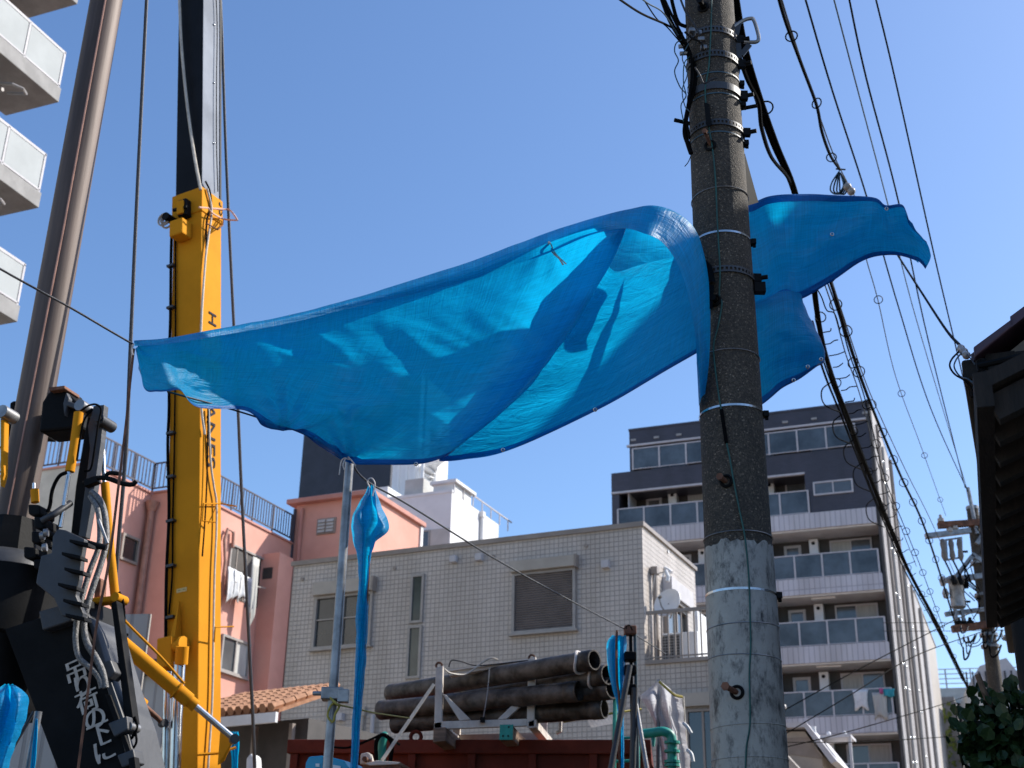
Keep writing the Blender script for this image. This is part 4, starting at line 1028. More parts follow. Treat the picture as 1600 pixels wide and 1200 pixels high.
gU2 = patch(shade_layer(CU, 9, .46, .965), 6, 8, .012, 12.0); gL2 = patch(shade_layer(CL, 5, .42, .96), 6, 8, .012, 15.0)
m = MB()
for q in (gF, gI, gB, gU, gL, gU2, gL2): grid_mb(m, q)
m.build('sheet', M['tarp'], tp, w=True, smooth='all')
# doubled hem along the free edges
def hem(g, edge, d, flip=1):
    H, W = len(g), len(g[0]); hb = MB(); hb.uv = []; rows = []
    if edge == 'bottom': cs = [(g[H - 1][i], g[H - 1 - d][i]) for i in range(W)]
    elif edge == 'top': cs = [(g[0][i], g[d][i]) for i in range(W)]
    elif edge == 'right': cs = [(g[j][W - 1], g[j][W - 1 - d]) for j in range(H)]
    out = [[], [], [], []]
    for a, b in cs:
        w = (b - a)
        if w.length > .05: w = w * (.05 / w.length)
        n1 = (CAM - a).normalized() * .004
        out[0].append(a - n1 - w * .02); out[1].append(a + n1 * .6 - w * .10); out[2].append(a + n1 + w * .3); out[3].append(a + n1 + w)
    grid_mb(hb, out)
    return hb.build('hem', M['tarp_hem'], tp, w=True, smooth='all')
hem(gF, 'bottom', 4); hem(gU, 'bottom', 5); hem(gU, 'top', 4); hem(gL, 'bottom', 5); hem(gL, 'right', 5)
allv = [(proj(p), p) for q in (gF, gB, gU, gL) for r in q for p in r]
def on_tarp(x, y, lift=.012):
    best = min(((max(abs(k[0][0] - x), abs(k[0][1] - y)) + (k[0][2] * 2.0), k) for k in allv), key=lambda t: t[0])[1]
    return P(x, y, best[1].y - lift)
gr = None
for x, y in ((314, 526), (453, 496), (633, 453), (650, 725), (786, 703), (930, 640), (1300, 366), (1283, 561), (1262, 573), (1385, 326), (1240, 594)):
    p = on_tarp(x, y, .02) - tp.location
    if gr is None:
        mm = MB(); mm.ring((0, 0, 0), .0085, .0034, 16, (0.1, -1, -.3)); gr = mm.build('grommet', M['chrome'], tp, smooth=True); gr.location = p
    else: child('grommet', gr, tp, p)
def string(pts, r, m_, nm='tie_string', par=tp, lift=.03):
    w = [on_tarp(x, y, lift) if len(q) == 0 else P(x, y, q[0]) for x, y, *q in pts]
    return MB().tube(cr(w, 5), r, 6).build(nm, M[m_], par, w=True, smooth=True)
string([(858, 378), (858, 386), (866, 397), (874, 404), (880, 414)], .0055, 'white_string'); string([(860, 380), (868, 396), (880, 408), (885, 413)], .004, 'white_string')
string([(546, 718, 6.6), (538, 716, 6.58), (533, 722, 6.58), (530, 742, 6.58)], .004, 'white_string'); string([(540, 716, 6.58), (536, 726, 6.57), (538, 734, 6.57)], .004, 'white_string'); string([(544, 714, 6.58), (550, 720, 6.57), (556, 728, 6.58)], .004, 'white_string')
string([(208, 538, 4.98), (206, 548, 4.98), (208, 555, 4.98)], .004, 'white_string')

# ================================================================== fence post, guide rope, hanging tarps
fp = thing('scaffold_post', 'galvanised scaffold tube standing under the low tied corner of the blue tarp', 'post', (-.878, 6.7, 0))
MB().tube([(0, 0, 0), (0, 0, 4.05)], .0245, 16).build('tube', M['galv'], fp, smooth=True)
c = P(520, 1085, 6.7) - fp.location
m = MB(); m.box(-.055, .055, -.045, .045, c.z - .03, c.z + .03); m.tube([(-.1, -.02, c.z), (.08, -.02, c.z)], .012, 8); m.box(.03, .085, -.05, -.0, c.z - .045, c.z + .02); m.build('coupler', M['galv'], fp, bevel=.006)
def rope(nm, label, pts, r, m_, cat='rope', group=None, k=8, n=7):
    w = [P(*q) for q in pts]; o = MB().tube(cr([p - w[0] for p in w], k), r, n).build(nm, M[m_], None, smooth=True); o.location = w[0]
    return tag(o, label, cat, group)
rope('guide_rope', 'thin black rope rising left from the far left corner of the blue tarp', [(-140, 336, 3.75), (0, 420, 4.2), (105, 478, 4.6), (170, 516, 4.85), (208, 538, 5.0)], .0045, 'wire_rope')
rope('guide_rope', 'black line under the scalloped lower left edge of the blue tarp', [(262, 612, 5.3), (380, 645, 5.9), (470, 676, 6.22), (505, 697, 6.42), (540, 720, 6.68)], .0045, 'wire_rope')
rope('guide_rope', 'thin black rope sloping from the scaffold post to the clustered posts on the right', [(546, 718, 6.7), (572, 751, 6.95), (640, 790, 7.6), (780, 877, 9.2), (900, 943, 10.8), (978, 984, 12.0), (1010, 1003, 12.6), (1040, 1022, 13.2)], .006, 'wire_rope')
yr = thing('yellow_rope', 'knotted yellow rope tied round the scaffold post coupler', 'rope', P(520, 1100, 6.66))
MB().tube(cr([P(516, 1090, 6.66), P(526, 1100, 6.64), (P(530, 1104, 6.66)), P(524, 1115, 6.65), P(520, 1128, 6.66), P(512, 1118, 6.66), P(519, 1100, 6.65), P(532, 1102, 6.7)], 5), .006, 6).build('knot', mat('yellow_fibre', (.33, .27, .05), .8, 0, .2, 60), yr, w=True, smooth=True)
MB().tube(cr([P(532, 1102, 6.7), P(560, 1108, 7.2), P(586, 1114, 7.7), P(640, 1122, 9)], 5), .005, 6).build('run', bpy.data.materials['yellow_fibre'], yr, w=True, smooth=True)

def tarp_strip(label, cols, par_loc, tie=None, amp=.02, seed=0):
    t = thing('hanging_tarp', label, 'tarpaulin', par_loc)
    g_ = patch(cols, 5, 8, amp, seed, (9, 3)); mm = MB(); grid_mb(mm, g_); mm.build('sheet', M['tarp'], t, w=True, smooth='all')
    return t
def fold(x0, x1, y, Y, dep, k=7, ph=0): return [(x0 + (x1 - x0) * i / (k - 1), y + (3 if i % 2 else 0), Y + dep * (1 if (i + ph) % 2 else -1)) for i in range(k)]
def cols_of(rows): return [[r[i] for r in rows] for i in range(len(rows[0]))]
def prow(y, xs, ds, Y=6.97): return [(x, y + (2 if i % 2 else 0), Y + d) for i, (x, d) in enumerate(zip(xs, ds))]
s1 = cols_of([prow(757, (576, 578, 580, 582, 583), (0, 0, 0, 0, 0)), prow(770, (571, 576, 580, 586, 588), (.02, -.03, .02, -.03, .02)), prow(786, (561, 570, 581, 587, 594), (.04, -.05, .03, -.04, .03)), prow(803, (552, 561, 584, 590, 601), (.07, -.07, .05, -.06, .02)),
  prow(820, (551, 566, 580, 597, 606), (.06, -.08, .03, -.04, .08)), prow(829, (552, 567, 576, 594, 605), (.05, -.07, .03, -.05, .10)), prow(838, (553, 567, 575, 588, 596), (.04, -.06, .03, -.04, .06)), prow(852, (556, 567, 573, 582, 587), (.03, -.05, .02, -.03, .03)), prow(872, (559, 566, 571, 577, 582), (.02, -.02, .02, -.02, .01)),
  prow(920, (560, 564, 569, 573, 577), (.01, -.018, .012, -.018, .01)), prow(1000, (556, 561, 565, 569, 573), (.012, -.02, .012, -.015, .01)), prow(1080, (552, 556, 559, 563, 567), (.01, -.018, .012, -.015, .01)),
  prow(1210, (546, 550, 553, 556, 560), (.01, -.018, .012, -.015, .01)), prow(1300, (540, 543, 546, 549, 552), (.01, -.01, .01, -.01, .01))])
h1 = tarp_strip('blue tarp bunched up and hanging in a long strip right of the scaffold post', s1, P(578, 757, 6.95), seed=2, amp=.022)
MB().tube(cr([P(578, 762, 6.9), P(574, 752, 6.93), P(580, 747, 6.93), P(586, 756, 6.9), P(582, 775, 6.9)], 5), .004, 6).build('tie_string', M['white_string'], h1, w=True)
MB().tube(cr([P(577, 868, 6.97), P(576, 900, 6.97), P(572, 960, 6.97), P(568, 1040, 6.97), P(562, 1100, 6.98)], 6), .006, 6).build('twisted_cord', M['rusty'], h1, w=True)
s0 = cols_of([[(541, 722, 6.76), (543, 722, 6.74), (546, 724, 6.76)], [(539, 745, 6.77), (542, 745, 6.75), (547, 745, 6.77)], [(537, 770, 6.78), (542, 770, 6.75), (547, 770, 6.78)], [(536, 788, 6.78), (541, 789, 6.76), (546, 786, 6.78)]])
tarp_strip('small scrap of blue tarp just left of the top of the scaffold post', s0, P(541, 740, 6.76), amp=.004)
s2 = cols_of([prow(992, (957, 963, 968, 973, 978), (.02, -.01, .02, -.02, .0), 12.0), prow(1004, (949, 957, 966, 972, 979), (.03, -.04, .05, -.04, .02), 12.02), prow(1022, (949, 957, 966, 971, 977), (.03, -.05, .05, -.05, .02), 12.02),
  prow(1045, (951, 958, 966, 971, 976), (.03, -.05, .05, -.04, .02), 12.02), prow(1075, (957, 962, 967, 971, 975), (.02, -.04, .04, -.03, .02), 12.02), prow(1105, (964, 967, 970, 972, 975), (.02, -.02, .02, -.02, .02), 12.02),
  prow(1160, (967, 969, 971, 973, 975), (.01, -.02, .02, -.02, .01), 12.02), prow(1215, (968, 970, 971, 973, 974), (.01, -.02, .02, -.02, .01), 12.02), prow(1300, (968, 969, 971, 972, 973), (.01, -.01, .01, -.01, .01), 12.02)])
h2 = tarp_strip('blue tarp gathered beside the clustered posts in front of the tiled house', s2, P(964, 996, 12.0), seed=5, amp=.01)
MB().tube(cr([P(964, 985, 11.95), P(963, 1010, 11.93), P(964, 1060, 11.93), P(968, 1100, 11.95), P(968, 1200, 11.95)], 5), .012, 6).build('twisted_cord', M['rusty'], h2, w=True)
s3 = cols_of([prow(1068, (8, 11, 13, 16, 20), (0, .01, 0, .01, 0), 8.0), prow(1082, (-8, 5, 14, 24, 34), (.05, -.04, .05, -.05, .04), 8.02), prow(1100, (-20, 0, 14, 28, 42), (.10, -.09, .10, -.08, .12), 8.03),
  prow(1140, (-35, -10, 8, 20, 36), (.10, -.10, .10, -.09, .10), 8.04), prow(1185, (-45, -22, -6, 6, 20), (.05, -.06, .05, -.06, .05), 8.04), prow(1240, (-55, -35, -20, -8, 4), (.05, -.05, .05, -.05, .05), 8.04), prow(1300, (-60, -45, -30, -18, -8), (.05, -.05, .05, -.05, .05), 8.04)])
tarp_strip('bright blue tarp bundled over the pale fence at lower left', s3, P(10, 1068, 8.0), seed=8, amp=.05)

# clustered posts at the right end of the fence
cp = thing('clamped_posts', 'pair of scaffold tubes clamped together with diagonal stays beside the gathered tarp', 'posts', (P(987, 985, 12).x, 12, 0))
for x in (985, 992):
    a = P(x, 982, 12.0); MB().tube([(a.x, 12, 0), (a.x, 12, a.z)], .016, 10).build('tube', M['blue_cable'] if x > 988 else M['dark_steel'], cp, w=True, smooth=True)
for y, m_ in ((984, 'rusty'), (1025, 'dark_steel'), (1046, 'dark_steel'), (1076, 'dark_steel')):
    a = P(986, y, 11.95); MB().box(a.x - .06, a.x + .05, 11.93, 12.06, a.z - .04, a.z + .04).build('clamp', M[m_], cp, w=True, bevel=.01)
MB().tube([P(984, 1040, 11.9), P(953, 1210, 11.7), P(938, 1300, 11.6)], .028, 10).build('stay', M['grey_steel'], cp, w=True, smooth=True)
MB().tube([P(990, 1080, 11.95), P(1012, 1210, 11.8), P(1022, 1300, 11.7)], .022, 10).build('stay', M['galv'], cp, w=True, smooth=True)
MB().tube([P(992, 1075, 11.9), P(988, 1210, 11.9), P(985, 1300, 11.9)], .03, 10).build('stay', M['grey_steel'], cp, w=True, smooth=True)
MB().tube(cr([P(982, 990, 11.95), P(978, 980, 11.93), P(984, 977, 11.93), P(988, 985, 11.93)], 5), .006, 6).build('wire_tie', M['dark_steel'], cp, w=True)

# ================================================================== yellow crane with its telescopic boom
B0 = P(310.5, 908, 12.0); B1 = P(314, 450, 12.0)
ba = (B1 - B0).normalized()
bx = Vector((math.cos(R(-25)), math.sin(R(-25)), 0)); bx = (bx - ba * bx.dot(ba)).normalized()
by = ba.cross(bx).normalized()
cr_root = B0 - ba * (B0.z - .6) / ba.z
crane = thing('crane', 'yellow crane with upright telescopic boom, dark inner section and hydraulic rams', 'crane', (cr_root.x, cr_root.y, 0))
BW, BD = .372, .35
def bp(x, y, l): return B0 + bx * x + by * y + ba * l           # x right along the front, y back along the lit side, l up the boom
def bbox(mb, x0, x1, y0, y1, l0, l1): return mb.hexa([bp(x0, y0, l0), bp(x1, y0, l0), bp(x1, y1, l0), bp(x0, y1, l0)], [bp(x0, y0, l1), bp(x1, y0, l1), bp(x1, y1, l1), bp(x0, y1, l1)])
def on_front(x, y):                        # boom coordinates of photo points on its shaded front / lit side
    d = ray(x, y); n_ = by; t = (B0 - CAM).dot(n_) / d.dot(n_); p = CAM + d * t - B0; return p.dot(bx), p.dot(ba)
def on_side(x, y):
    d = ray(x, y); t = (B0 - CAM).dot(bx) / d.dot(bx); p = CAM + d * t - B0; return p.dot(by), p.dot(ba)
LT = on_front(315, 292)[1]
bbox(MB(), -BW, 0, 0, BD, -3.6, LT).build('boom', M['yellow'], crane, w=True, bevel=.012)
m = MB(); bbox(m, -BW - .012, .012, -.012, BD + .012, LT - .30, LT); m.build('boom_collar', M['yellow'], crane, w=True, bevel=.01)
m = MB(); bbox(m, -BW + .015, -.012, .012, BD - .03, LT - .4, LT + 7); m.build('inner_boom', M['boom_black'], crane, w=True, bevel=.012)
m = MB(); bbox(m, -.0118, -.006, .016, BD - .03, LT + .002, LT + 7); m.build('inner_boom_side', M['boom_white'], crane, w=True)
m = MB(); bbox(m, -.03, .004, BD - .03, BD - .005, LT + .002, LT + 7); m.build('inner_boom_edge', M['boom_black'], crane, w=True)
cl = None
for y_ in (40, 131, 225):
    s_, l_ = on_side(336, y_); p = bp(.0, s_ - .02, l_)
    MB().sphere(p, .014, 6).build('cable_clip', M['chrome'], crane, w=True, smooth='all')
def sideline(pts, r, m_, off=.02, nm='cable'):
    w = []
    for x, y in pts:
        s_, l_ = on_side(x, y); w.append(bp(off, s_, l_))
    return MB().tube(cr(w, 6), r, 7).build(nm, M[m_], crane, w=True, smooth=True)
def frontline(pts, r, m_, off=.02, nm='cable'):
    w = []
    for x, y in pts:
        x_, l_ = on_front(x, y); w.append(bp(x_, -off, l_))
    return MB().tube(cr(w, 6), r, 7).build(nm, M[m_], crane, w=True, smooth=True)
sideline([(334, -30), (337, 40), (336, 130), (336, 225), (338, 300)], .006, 'black_cable')
frontline([(283, -40), (286, 40), (289, 90), (296, 160), (307, 240), (318, 300)], .017, 'cream_cable', .05)
sideline([(320, 296), (327, 330), (322, 370), (318, 400), (314, 450), (311, 500), (309, 560), (311, 640), (316, 680)], .012, 'cream_cable', .03)
sideline([(322, 640), (325, 720), (330, 760), (334, 785), (334, 830), (331, 900), (329, 1000), (327, 1100), (320, 1210)], .011, 'cream_cable', .03)
sideline([(321, 640), (320, 720), (318, 780), (315, 830), (312, 870)], .008, 'black_cable', .03)
sideline([(318, 284), (325, 300), (327, 325), (320, 345), (319, 390)], .010, 'black_cable', .025)
frontline([(272, 345), (270, 400), (269, 500), (267, 560), (267, 640), (265, 700), (267, 800), (263, 900), (262, 1000), (262, 1060)], .016, 'black_cable', .03, 'hose')
frontline([(276, 345), (276, 400), (276, 520), (275, 640), (274, 720), (272, 810), (271, 900), (266, 960)], .009, 'black_cable', .02, 'hose')
for y_ in (417, 482, 678, 746, 815, 885, 965):
    x_, l_ = on_front(271, y_); m = MB(); bbox(m, x_ - .05, x_ + .035, -.055, .0, l_ - .012, l_ + .012); m.build('hose_clip', M['grey_steel'], crane, w=True)
x_, l_ = on_front(293, 335); x2, l2 = on_front(292, 360)
m = MB(); bbox(m, x_ - .055, x_ + .055, -.10, 0, l_ - .06, l_ + .14); sb = m.build('sheave_block', M['boom_black'], crane, w=True, bevel=.01)
m = MB(); bbox(m, x_ - .045, x_ + .035, -.13, -.1, l_ - .05, l_ + .11); m.build('cover', M['yellow'], sb, w=True, bevel=.008)
m = MB(); bbox(m, x2 - .10, x2 + .07, -.17, 0, l2 - .13, l2 + .06); m.build('winch_box', M['yellow'], crane, w=True, bevel=.015)
x_, l_ = on_front(266, 350)
m = MB(); m.ring(bp(x_, -.05, l_), .07, .011, 16, by); m.ring(bp(x_, -.11, l_), .07, .011, 16, by); m.ring(bp(x_, -.08, l_ + .02), .05, .02, 16, by)
m.build('reel', M['porcelain'], crane, w=True, smooth=True)
m = MB(); m.tube([bp(x_ + .06, -.02, l_), bp(x_ + .06, -.16, l_)], .045, 10); m.tube([bp(x_ + .12, -.10, l_ + .08), bp(x_ + .3, -.10, l_ + .06)], .02, 8); m.build('reel_motor', M['dark_steel'], crane, w=True)
# pink and yellow wire guides on the lit side
def loop(pts, r, m_, off):
    w = []
    for (x, y), o in zip(pts, off):
        s_, l_ = on_side(x, y); w.append(bp(o, min(s_, BD), l_) if o < .05 else P(x, y, 12.15))
    return MB().tube(w, r, 6).build('rope_guide', M[m_], crane, w=True, smooth=True)
pinkm = mat('faded_pink', (.62, .38, .30), .6, 0, .1, 20); M['faded_pink'] = pinkm
MB().tube(cr([P(311, 324, 11.95), P(348, 327, 12.3), P(359, 328, 12.32), P(370, 342, 12.2), P(368, 344, 12.18), P(349, 342, 12.28), P(332, 333, 12.05), P(326, 326, 11.98)], 4), .010, 6).build('rope_guide', pinkm, crane, w=True, smooth=True)
MB().tube([P(323, 349, 12.0), P(340, 359, 12.15), P(348, 352, 12.3), P(349, 343, 12.3)], .008, 6).build('rope_guide', M['rusty'], crane, w=True)
MB().tube([P(369, 791, 12.2), P(345, 787, 12.25), P(318, 787, 12.0), P(316, 814, 12.0), P(336, 816, 12.1)], .008, 6).build('rope_guide', M['yellow'], crane, w=True)
MB().tube([P(365, 979, 12.2), P(336, 980, 12.0), P(335, 1003, 12.0)], .008, 6).build('rope_guide', M['yellow'], crane, w=True)
MB().tube([P(308, 1179, 11.9), P(340, 1177, 12.0), P(368, 1168, 12.1)], .014, 6).build('rope_guide', M['yellow'], crane, w=True)
x0, l0 = on_front(276, 927); x1, l1 = on_front(292, 917)
m = MB(); bbox(m, x0, x1, -.004, 0, l0, l1); stk = m.build('warning_sticker', M['sticker'], crane, w=True)
m = MB()
for i in range(2):
    xa = x0 + (x1 - x0) * (.12 + .5 * i); xb = xa + (x1 - x0) * .3; m.hexa([bp(xa, -.006, l0 + .02), bp(xb, -.006, l0 + .02), bp((xa + xb) / 2, -.006, l1 - .015)], [bp(xa, -.004, l0 + .02), bp(xb, -.004, l0 + .02), bp((xa + xb) / 2, -.004, l1 - .015)])
m.build('warning_symbol', M['letter_dark'], stk, w=True)
for y_, a_ in ((322, 0), (335, 1)):
    s_, l_ = on_side(345, y_); m = MB(); bbox(m, 0.012, .02, BD - .06, BD - .045, l_ - .02, l_ + .02); bbox(m, 0.012, .02, BD - .045, BD - .02, l_ - .02, l_ - .012); m.build('hook_slot', M['dark_steel'], crane, w=True)
# lettering down the lit side
def side_text(body, x, y, size, sx):
    s_, l_ = on_side(x, y); o = bp(.006, s_, l_)
    mt = Matrix(((-ba.x * sx, by.x, bx.x, o.x), (-ba.y * sx, by.y, bx.y, o.y), (-ba.z * sx, by.z, bx.z, o.z), (0, 0, 0, 1)))
    text_mesh('lettering', body, size, mt, M['letter_dark'], crane)
side_text('H', 331, 487, .18, 1.3); side_text('CRANES', 329, 574, .19, 1.55)
# foot bracket, silver ram in front of the boom
x_, l_ = on_front(278, 1015)
m = MB(); bbox(m, x_ - .12, x_ + .05, -.16, 0, l_ - .18, l_ + .10); m.build('ram_bracket', M['yellow'], crane, w=True, bevel=.015)
m = MB(); m.tube([bp(x_ - .1, -.10, l_ - .0), bp(x_ + .12, -.10, l_ - .0)], .055, 12); m.tube([bp(x_ + .12, -.1, l_), bp(x_ + .15, -.1, l_)], .085, 12); m.build('pivot_pin', M['yellow'], crane, w=True, smooth=True)
m = MB(); m.hexa([bp(x_ - .01, -.01, l_ + .05), bp(x_ + .05, -.01, l_ + .05), bp(x_ + .03, -.01, l_ + .45)], [bp(x_ - .01, -.12, l_ + .05), bp(x_ + .05, -.12, l_ + .05), bp(x_ + .03, -.03, l_ + .45)]); m.build('gusset', M['yellow'], crane, w=True)
def ram(p, q, rb, rr, split, name='ram', mrod='chrome', mbar='yellow'):
    p, q = Vector(p), Vector(q); s = p.lerp(q, split)
    b = MB().tube([p, s], rb, 16).build(name + '_barrel', M[mbar], crane, w=True, smooth=True)
    MB().tube([s, s + (q - p).normalized() * rb * 1.1], rb * .82, 16).build('gland', M[mbar], b, w=True, smooth=True)
    MB().tube([s, q], rr, 12).build(name + '_rod', M[mrod], crane, w=True, smooth=True)
    m = MB(); sd = (q - p).cross(Vector((0, 0, 1))).normalized(); m.tube([q - sd * rb * .5, q + sd * rb * .5], rr * 1.5, 12); m.build('ram_eye', M['grey_steel'], crane, w=True, smooth=True)
MB().tube([P(281, 1035, 11.75), P(276, 1120, 11.75), P(270, 1300, 11.75)], .052, 14).build('ram_rod', M['chrome'], crane, w=True, smooth=True)
MB().tube([P(262, 1050, 11.8), P(257, 1300, 11.8)], .04, 12).build('ram_rod', M['chrome'], crane, w=True, smooth=True)
MB().tube([P(285, 1010, 11.7), P(283, 1038, 11.74)], .06, 12).build('gland', M['yellow'], crane, w=True, smooth=True)
ram(P(120, 945, 11.0), P(366, 1155, 11.5), .066, .028, .715)
ram(P(150, 1035, 11.2), P(255, 1130, 11.7), .064, .024, .62, mrod='rusty')
m = MB(); m.ring(P(277, 1078, 11.32), .078, .012, 18, (P(366, 1155, 11.5) - P(120, 945, 11.0))); m.build('ram_clamp', M['yellow'], crane, w=True, smooth=True)
m = MB(); m.hexa([P(345, 1130, 11.8), P(368, 1152, 11.7), P(350, 1190, 11.8), P(340, 1196, 11.8)], [P(345, 1130, 11.9), P(368, 1152, 11.8), P(350, 1190, 11.9), P(340, 1196, 11.9)]); m.build('boom_lug', M['yellow'], crane, w=True, bevel=.01)
m = MB(); m.hexa([P(204, 1080, 11.4), P(222, 1096, 11.4), P(212, 1108, 11.4), P(190, 1090, 11.4)], [P(204, 1080, 11.6), P(222, 1096, 11.6), P(212, 1108, 11.6), P(190, 1090, 11.6)]); m.build('ram_clamp', M['yellow'], crane, w=True, bevel=.01)
MB().tube(cr([P(160, 930, 10.8), P(200, 975, 10.9), P(250, 1025, 11.0), P(288, 1068, 11.1)], 5), .012, 6).build('hydraulic_line', M['yellow'], crane, w=True, smooth=True)
m = MB(); bbox(m, -1.4, .9, .3, 2.6, -3.7, -2.9); m.build('upper_frame', M['yellow'], crane, w=True)
m = MB(); c = crane.location
for s_ in (-1.3, 1.0): m.box(c.x + s_ - .35, c.x + s_ + .35, 10.2, 14.2, 0, .9)
m.build('crawler_track', M['dark_steel'], crane, w=True, bevel=.1, kind='stuff')
MB().box(c.x - .9, c.x + .6, 11.2, 13.4, .6, 1.2).build('undercarriage', M['dark_steel'], crane, w=True)

# hoist ropes
def hoist(label, pts, r, m_='wire_rope'): return rope('hoist_rope', label, pts, r, m_, 'rope')
hr = hoist('dark steel hoist rope hanging straight between the brown pile and the yellow boom', [(231, -40, 9.6), (226, 60, 9.6), (213, 330, 9.6), (203, 560, 9.6), (197, 700, 9.6), (184, 860, 9.6), (170, 1040, 9.6), (158, 1180, 9.6)], .016)
hoist('dark steel rope running down close behind the right side of the boom', [(343, -40, 12.6), (347, 60, 12.6), (353, 240, 12.6), (362, 440, 12.6), (371, 620, 12.6), (377, 760, 12.6), (386, 940, 12.6), (394, 1100, 12.6), (398, 1200, 12.6)], .017)
hoist('black and yellow twisted cord hanging from the left corner of the blue tarp', [(209, 545, 5.02), (203, 600, 5.02), (197, 660, 5.02), (185, 760, 5.02), (174, 850, 5.02), (166, 900, 5.02), (152, 970, 5.02), (140, 1060, 5.02), (121, 1210, 5.02)], .0055, 'rusty')
sh = thing('shackle', 'small steel shackle at the lower end of the long hoist rope', 'shackle', P(157, 1185, 9.6))
MB().ring((0, 0, -.02), .045, .016, 14, (0, 1, 0)).build('bow', M['galv'], sh, smooth=True); MB().tube([(-.07, 0, .05), (.07, 0, .05)], .02, 8).build('pin', M['galv'], sh); MB().tube([(0, 0, .03), (0, 0, .12)], .026, 8).build('ferrule', M['galv'], sh)

# ================================================================== steel pile and the black piling machine
pile = thing('steel_pile', 'tall brown steel pipe pile standing upright in the black piling machine', 'pile', (-3.752, 9.5, 0))
MB().tube([(0, 0, 0), (0, 0, 13)], .140, 40).build('pipe', M['rust_steel'], pile, smooth=True)
MB().tube([(-.02, -.139, 3), (.035, -.139, 7.0), (.06, -.139, 13)], .008, 6).build('weld_bead', M['brown_drain'], pile, smooth=True)
pm = thing('piling_machine', 'black hydraulic piling machine gripping the brown pile, with white lettering on its arm', 'machine', P(100, 1300, 9.3) * 1 - Vector((0, 0, P(100, 1300, 9.3).z)))
EX = Vector((.30, .95, 0))
def poly(pts, Y, t, nm, m_, bevel=.01, par=pm, kind=None):
    a = [P(x, y, Y) for x, y in pts]; b = [p + EX * t for p in a]
    return MB().hexa(a, b).build(nm, M[m_], par, w=True, bevel=bevel, kind=kind)
def tub(pts, r, nm, m_, par=pm, k=6, n=10): return MB().tube(cr([P(*q) for q in pts], k), r, n).build(nm, M[m_], par, w=True, smooth=True)
# gripping chuck round the pile
m = MB(); c = Vector((-3.752, 9.5, 0)); z0 = P(30, 985, 9.0).z; z1 = P(20, 872, 9.0).z
m.tube([c + Vector((0, 0, z0 - .5)), c + Vector((0, 0, z0)), c + Vector((0, 0, z0 + .02)), c + Vector((0, 0, z1 - .02)), c + Vector((0, 0, z1))], [.42, .48, .52, .52, .46], 28); m.build('chuck', M['dark_steel'], pm, w=True, smooth=True)
m = MB(); m.tube([c + Vector((0, 0, z1)), c + Vector((0, 0, z1 + .10)), c + Vector((0, 0, z1 + .16))], [.36, .33, .24], 28); m.build('chuck_collar', M['grey_steel'], pm, w=True, smooth=True)
m = MB(); m.tube([c + Vector((0, 0, z1 + .16)), c + Vector((0, 0, z1 + .42))], [.24, .2], 10); m.build('jaw', M['dark_steel'], pm, w=True)
poly([(0, 985), (95, 955), (135, 935), (215, 1215), (225, 1300), (150, 1300), (95, 1215), (8, 985)], 9.0, .35, 'leader_arm', 'dark_steel', .02)
poly([(128, 940), (150, 985), (172, 1060), (196, 1130), (216, 1215), (236, 1300), (224, 1300), (206, 1215), (134, 960)], 8.97, .40, 'arm_flange', 'grey_steel', .01)
poly([(118, 975), (126, 965), (142, 1000), (138, 1012)], 8.93, .05, 'lug', 'dark_steel')
for pts in ([(160, 1035), (172, 1030), (180, 1050), (170, 1062)], [(168, 1130), (198, 1118), (200, 1140), (178, 1152)], [(182, 1180), (208, 1170), (212, 1192), (190, 1200)], [(60, 955), (115, 940), (112, 970), (66, 985)]):
    poly(pts, 8.92, .12, 'gusset', 'grey_steel')
# lettering, one character below another down the leaning arm
pa = P(110, 1058, 8.985); pbm = P(170, 1290, 8.985)
dn = (pbm - pa).normalized(); rt = Vector((.945, -.18, .0)); rt = (rt - dn * rt.dot(dn)).normalized(); nn = rt.cross(-dn)
for i, ch in enumerate('吊り荷の下に'):
    x, y = [(100, 1059), (111, 1082), (118.5, 1106), (130, 1133), (137, 1157), (144, 1184)][i]
    o = P(x, y, 8.985)
    mt = Matrix(((rt.x, -dn.x, nn.x, o.x), (rt.y, -dn.y, nn.y, o.y), (rt.z, -dn.z, nn.z, o.z), (0, 0, 0, 1)))
    for k in range(3):
        mt2 = mt @ Matrix.Translation((k * .0045, 0, 0.0004 * k))
        t_ = text_mesh('lettering', ch, .172, mt2, M['letter_pale'], pm, .001)
        if k: t_['kind'] = 'stuff'
# frame with crossbeam and two guide columns
poly([(65, 628), (75, 612), (100, 602), (104, 612), (128, 634), (126, 668), (60, 675)], 9.25, .25, 'crossbeam', 'dark_steel', .02)
poly([(76, 605), (101, 602), (101, 607), (77, 611)], 9.2, .2, 'beam_cap', 'rusty', .005)
poly([(98, 630), (103, 612), (108, 622), (100, 650)], 9.18, .05, 'gusset', 'grey_steel')
poly([(104, 625), (122, 632), (120, 640), (103, 634)], 9.18, .12, 'beam_bracket', 'grey_steel')
poly([(14, 628), (24, 624), (26, 640), (60, 640), (60, 675), (14, 672)], 9.5, .25, 'crossbeam', 'dark_steel', .02)
poly([(139, 636), (160, 632), (148, 735), (138, 790), (128, 838), (110, 838), (118, 760), (128, 700)], 9.2, .08, 'guide_column', 'dark_steel', .008)
poly([(146, 634), (163, 632), (158, 690), (148, 760), (134, 840), (122, 838), (133, 760), (140, 700), (137, 666)], 9.12, .06, 'column_plate', 'grey_steel', .006)
poly([(0, 645), (14, 640), (18, 870), (0, 875)], 9.6, .2, 'guide_column', 'dark_steel')
poly([(0, 655), (7, 655), (5, 740), (0, 760)], 9.0, .06, 'ram_barrel', 'yellow', .01)
